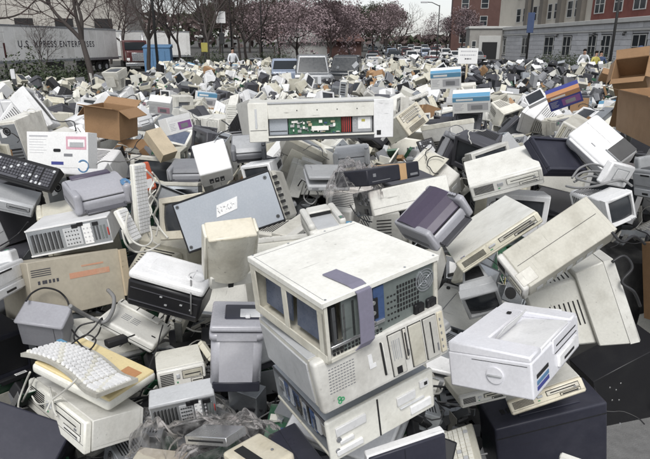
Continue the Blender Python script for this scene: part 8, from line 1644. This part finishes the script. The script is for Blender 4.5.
# ------------------------------------------------------------------ people
def person(loc, rz, top, legs, label, hat=None, lean=0.0, arms=.25):
    bm = bmesh.new(); V = {}; sk = []
    J = {'pel': (0, 0, .95), 'wst': (0, .0 - lean * .3, 1.12), 'chs': (0, -lean * .7, 1.36), 'nck': (0, -lean, 1.5), 'hed': (0, -lean * 1.1, 1.58), 'hd2': (0, -lean * 1.2, 1.7),
         'sl': (-.19, -lean * .8, 1.42), 'el': (-.26 - arms * .2, -lean * .8 - .05, 1.14), 'wl': (-.24 - arms * .2, -lean * .8 - .22, .95), 'hl': (-.24 - arms * .2, -lean * .8 - .29, .9),
         'sr': (.19, -lean * .8, 1.42), 'er': (.27 + arms * .2, -lean * .8 - .02, 1.14), 'wr': (.27 + arms * .2, -lean * .8 - .16, .92), 'hr': (.27 + arms * .2, -lean * .8 - .22, .86),
         'pl': (-.1, 0, .9), 'kl': (-.12, -.04, .5), 'al': (-.13, .02, .09), 'tl': (-.13, -.16, .03), 'pr': (.1, 0, .9), 'kr': (.12, -.08, .5), 'ar': (.13, -.02, .09), 'tr': (.13, -.2, .03)}
    rad = {'pel': .15, 'wst': .14, 'chs': .16, 'nck': .06, 'hed': .085, 'hd2': .095, 'sl': .075, 'el': .052, 'wl': .036, 'hl': .04, 'sr': .075, 'er': .052, 'wr': .036, 'hr': .04, 'pl': .1, 'kl': .07, 'al': .045, 'tl': .045, 'pr': .1, 'kr': .07, 'ar': .045, 'tr': .045}
    E = [('pel', 'wst'), ('wst', 'chs'), ('chs', 'nck'), ('nck', 'hed'), ('hed', 'hd2'), ('chs', 'sl'), ('sl', 'el'), ('el', 'wl'), ('wl', 'hl'), ('chs', 'sr'), ('sr', 'er'), ('er', 'wr'), ('wr', 'hr'), ('pel', 'pl'), ('pl', 'kl'), ('kl', 'al'), ('al', 'tl'), ('pel', 'pr'), ('pr', 'kr'), ('kr', 'ar'), ('ar', 'tr')]
    names = list(J); me = bpy.data.meshes.new('body'); me.from_pydata([J[n] for n in names], [(names.index(a), names.index(b)) for a, b in E], [])
    o = bpy.data.objects.new('body', me); C.objects.link(o); md = o.modifiers.new('skin', 'SKIN'); o.modifiers.new('sub', 'SUBSURF').levels = 1; o.modifiers['sub'].render_levels = 1
    for i, n in enumerate(names): me.skin_vertices[0].data[i].radius = (rad[n], rad[n] * .8)
    me.skin_vertices[0].data[0].use_root = True
    dg = bpy.context.evaluated_depsgraph_get(); dg.update(); m2 = bpy.data.meshes.new_from_object(o.evaluated_get(dg)); bpy.data.objects.remove(o)
    for n in ('skin', top, legs, 'cloth_dark'): m2.materials.append(M[n])
    for p in m2.polygons:
        z = p.center.z; x = abs(p.center.x); p.use_smooth = True
        p.material_index = 3 if z < .1 else 2 if z < .98 and x < .235 else 1 if (z < 1.49 and not (z < 1.0 and x > .2)) else 0
    root = empty('person', loc, (0, 0, rz)); tag(root, label, 'person'); b = bpy.data.objects.new('body', m2); C.objects.link(b); b.parent = root
    h = MB(); hc = Vector(J['hd2']) + Vector((0, .015, .02)); bm2 = bmesh.new(); bmesh.ops.create_uvsphere(bm2, u_segments=14, v_segments=9, radius=.108)
    for v in bm2.verts: v.co = Vector((v.co.x * .92, v.co.y * 1.05, v.co.z * .95)) + hc
    bmesh.ops.delete(bm2, geom=[f for f in bm2.faces if f.calc_center_median().y < hc.y - .03 and f.calc_center_median().z < hc.z + .04], context='FACES')
    h.addbm(bm2, hat or 'hair_dark'); h.build('cap' if hat else 'hair', root)
    f = MB(); hy = J['hd2'][1] - .095
    for s in (-1, 1): f.disc((s * .032, hy, 1.7), (0, 1, 0), .009, .01, 'hair_dark', 8)
    f.frz((-.012, .012, hy - .022, hy + .02, 1.66), (-.006, .006, hy - .004, hy + .02, 1.705), 'skin', .002); f.box(-.022, .022, hy + .002, hy + .012, 1.632, 1.638, 'red', 0); f.build('face', root)
    return root
person((pxd(232, 34, 2.2), 34, .62), R(30), 'cloth_white', 'cloth_dark', 'person in a white coat with dark hair standing behind the heap', None, .08)
person((pxd(583, 34, 1.6), 34, .55), R(-20), 'cloth_white', 'cloth_dark', 'person in a pale top bending over the dark heap near the stone wall', None, .3)
person((pxd(594, 33, 1.6), 33, .45), R(15), 'yellow', 'cloth_dark', 'person in a yellow vest before the stone wall', None, .1)
person((pxd(604, 33, 1.6), 33.5, .45), R(-10), 'cloth_blue', 'cloth_dark', 'person in a dark blue jacket beside the one in yellow', None, .05)
person((pxd(639, 15, 2.2), 15, .75), R(-30), 'cloth_dark', 'cloth_dark', 'person wearing a blue cap behind the large worn carton', 'cloth_blue', .1)
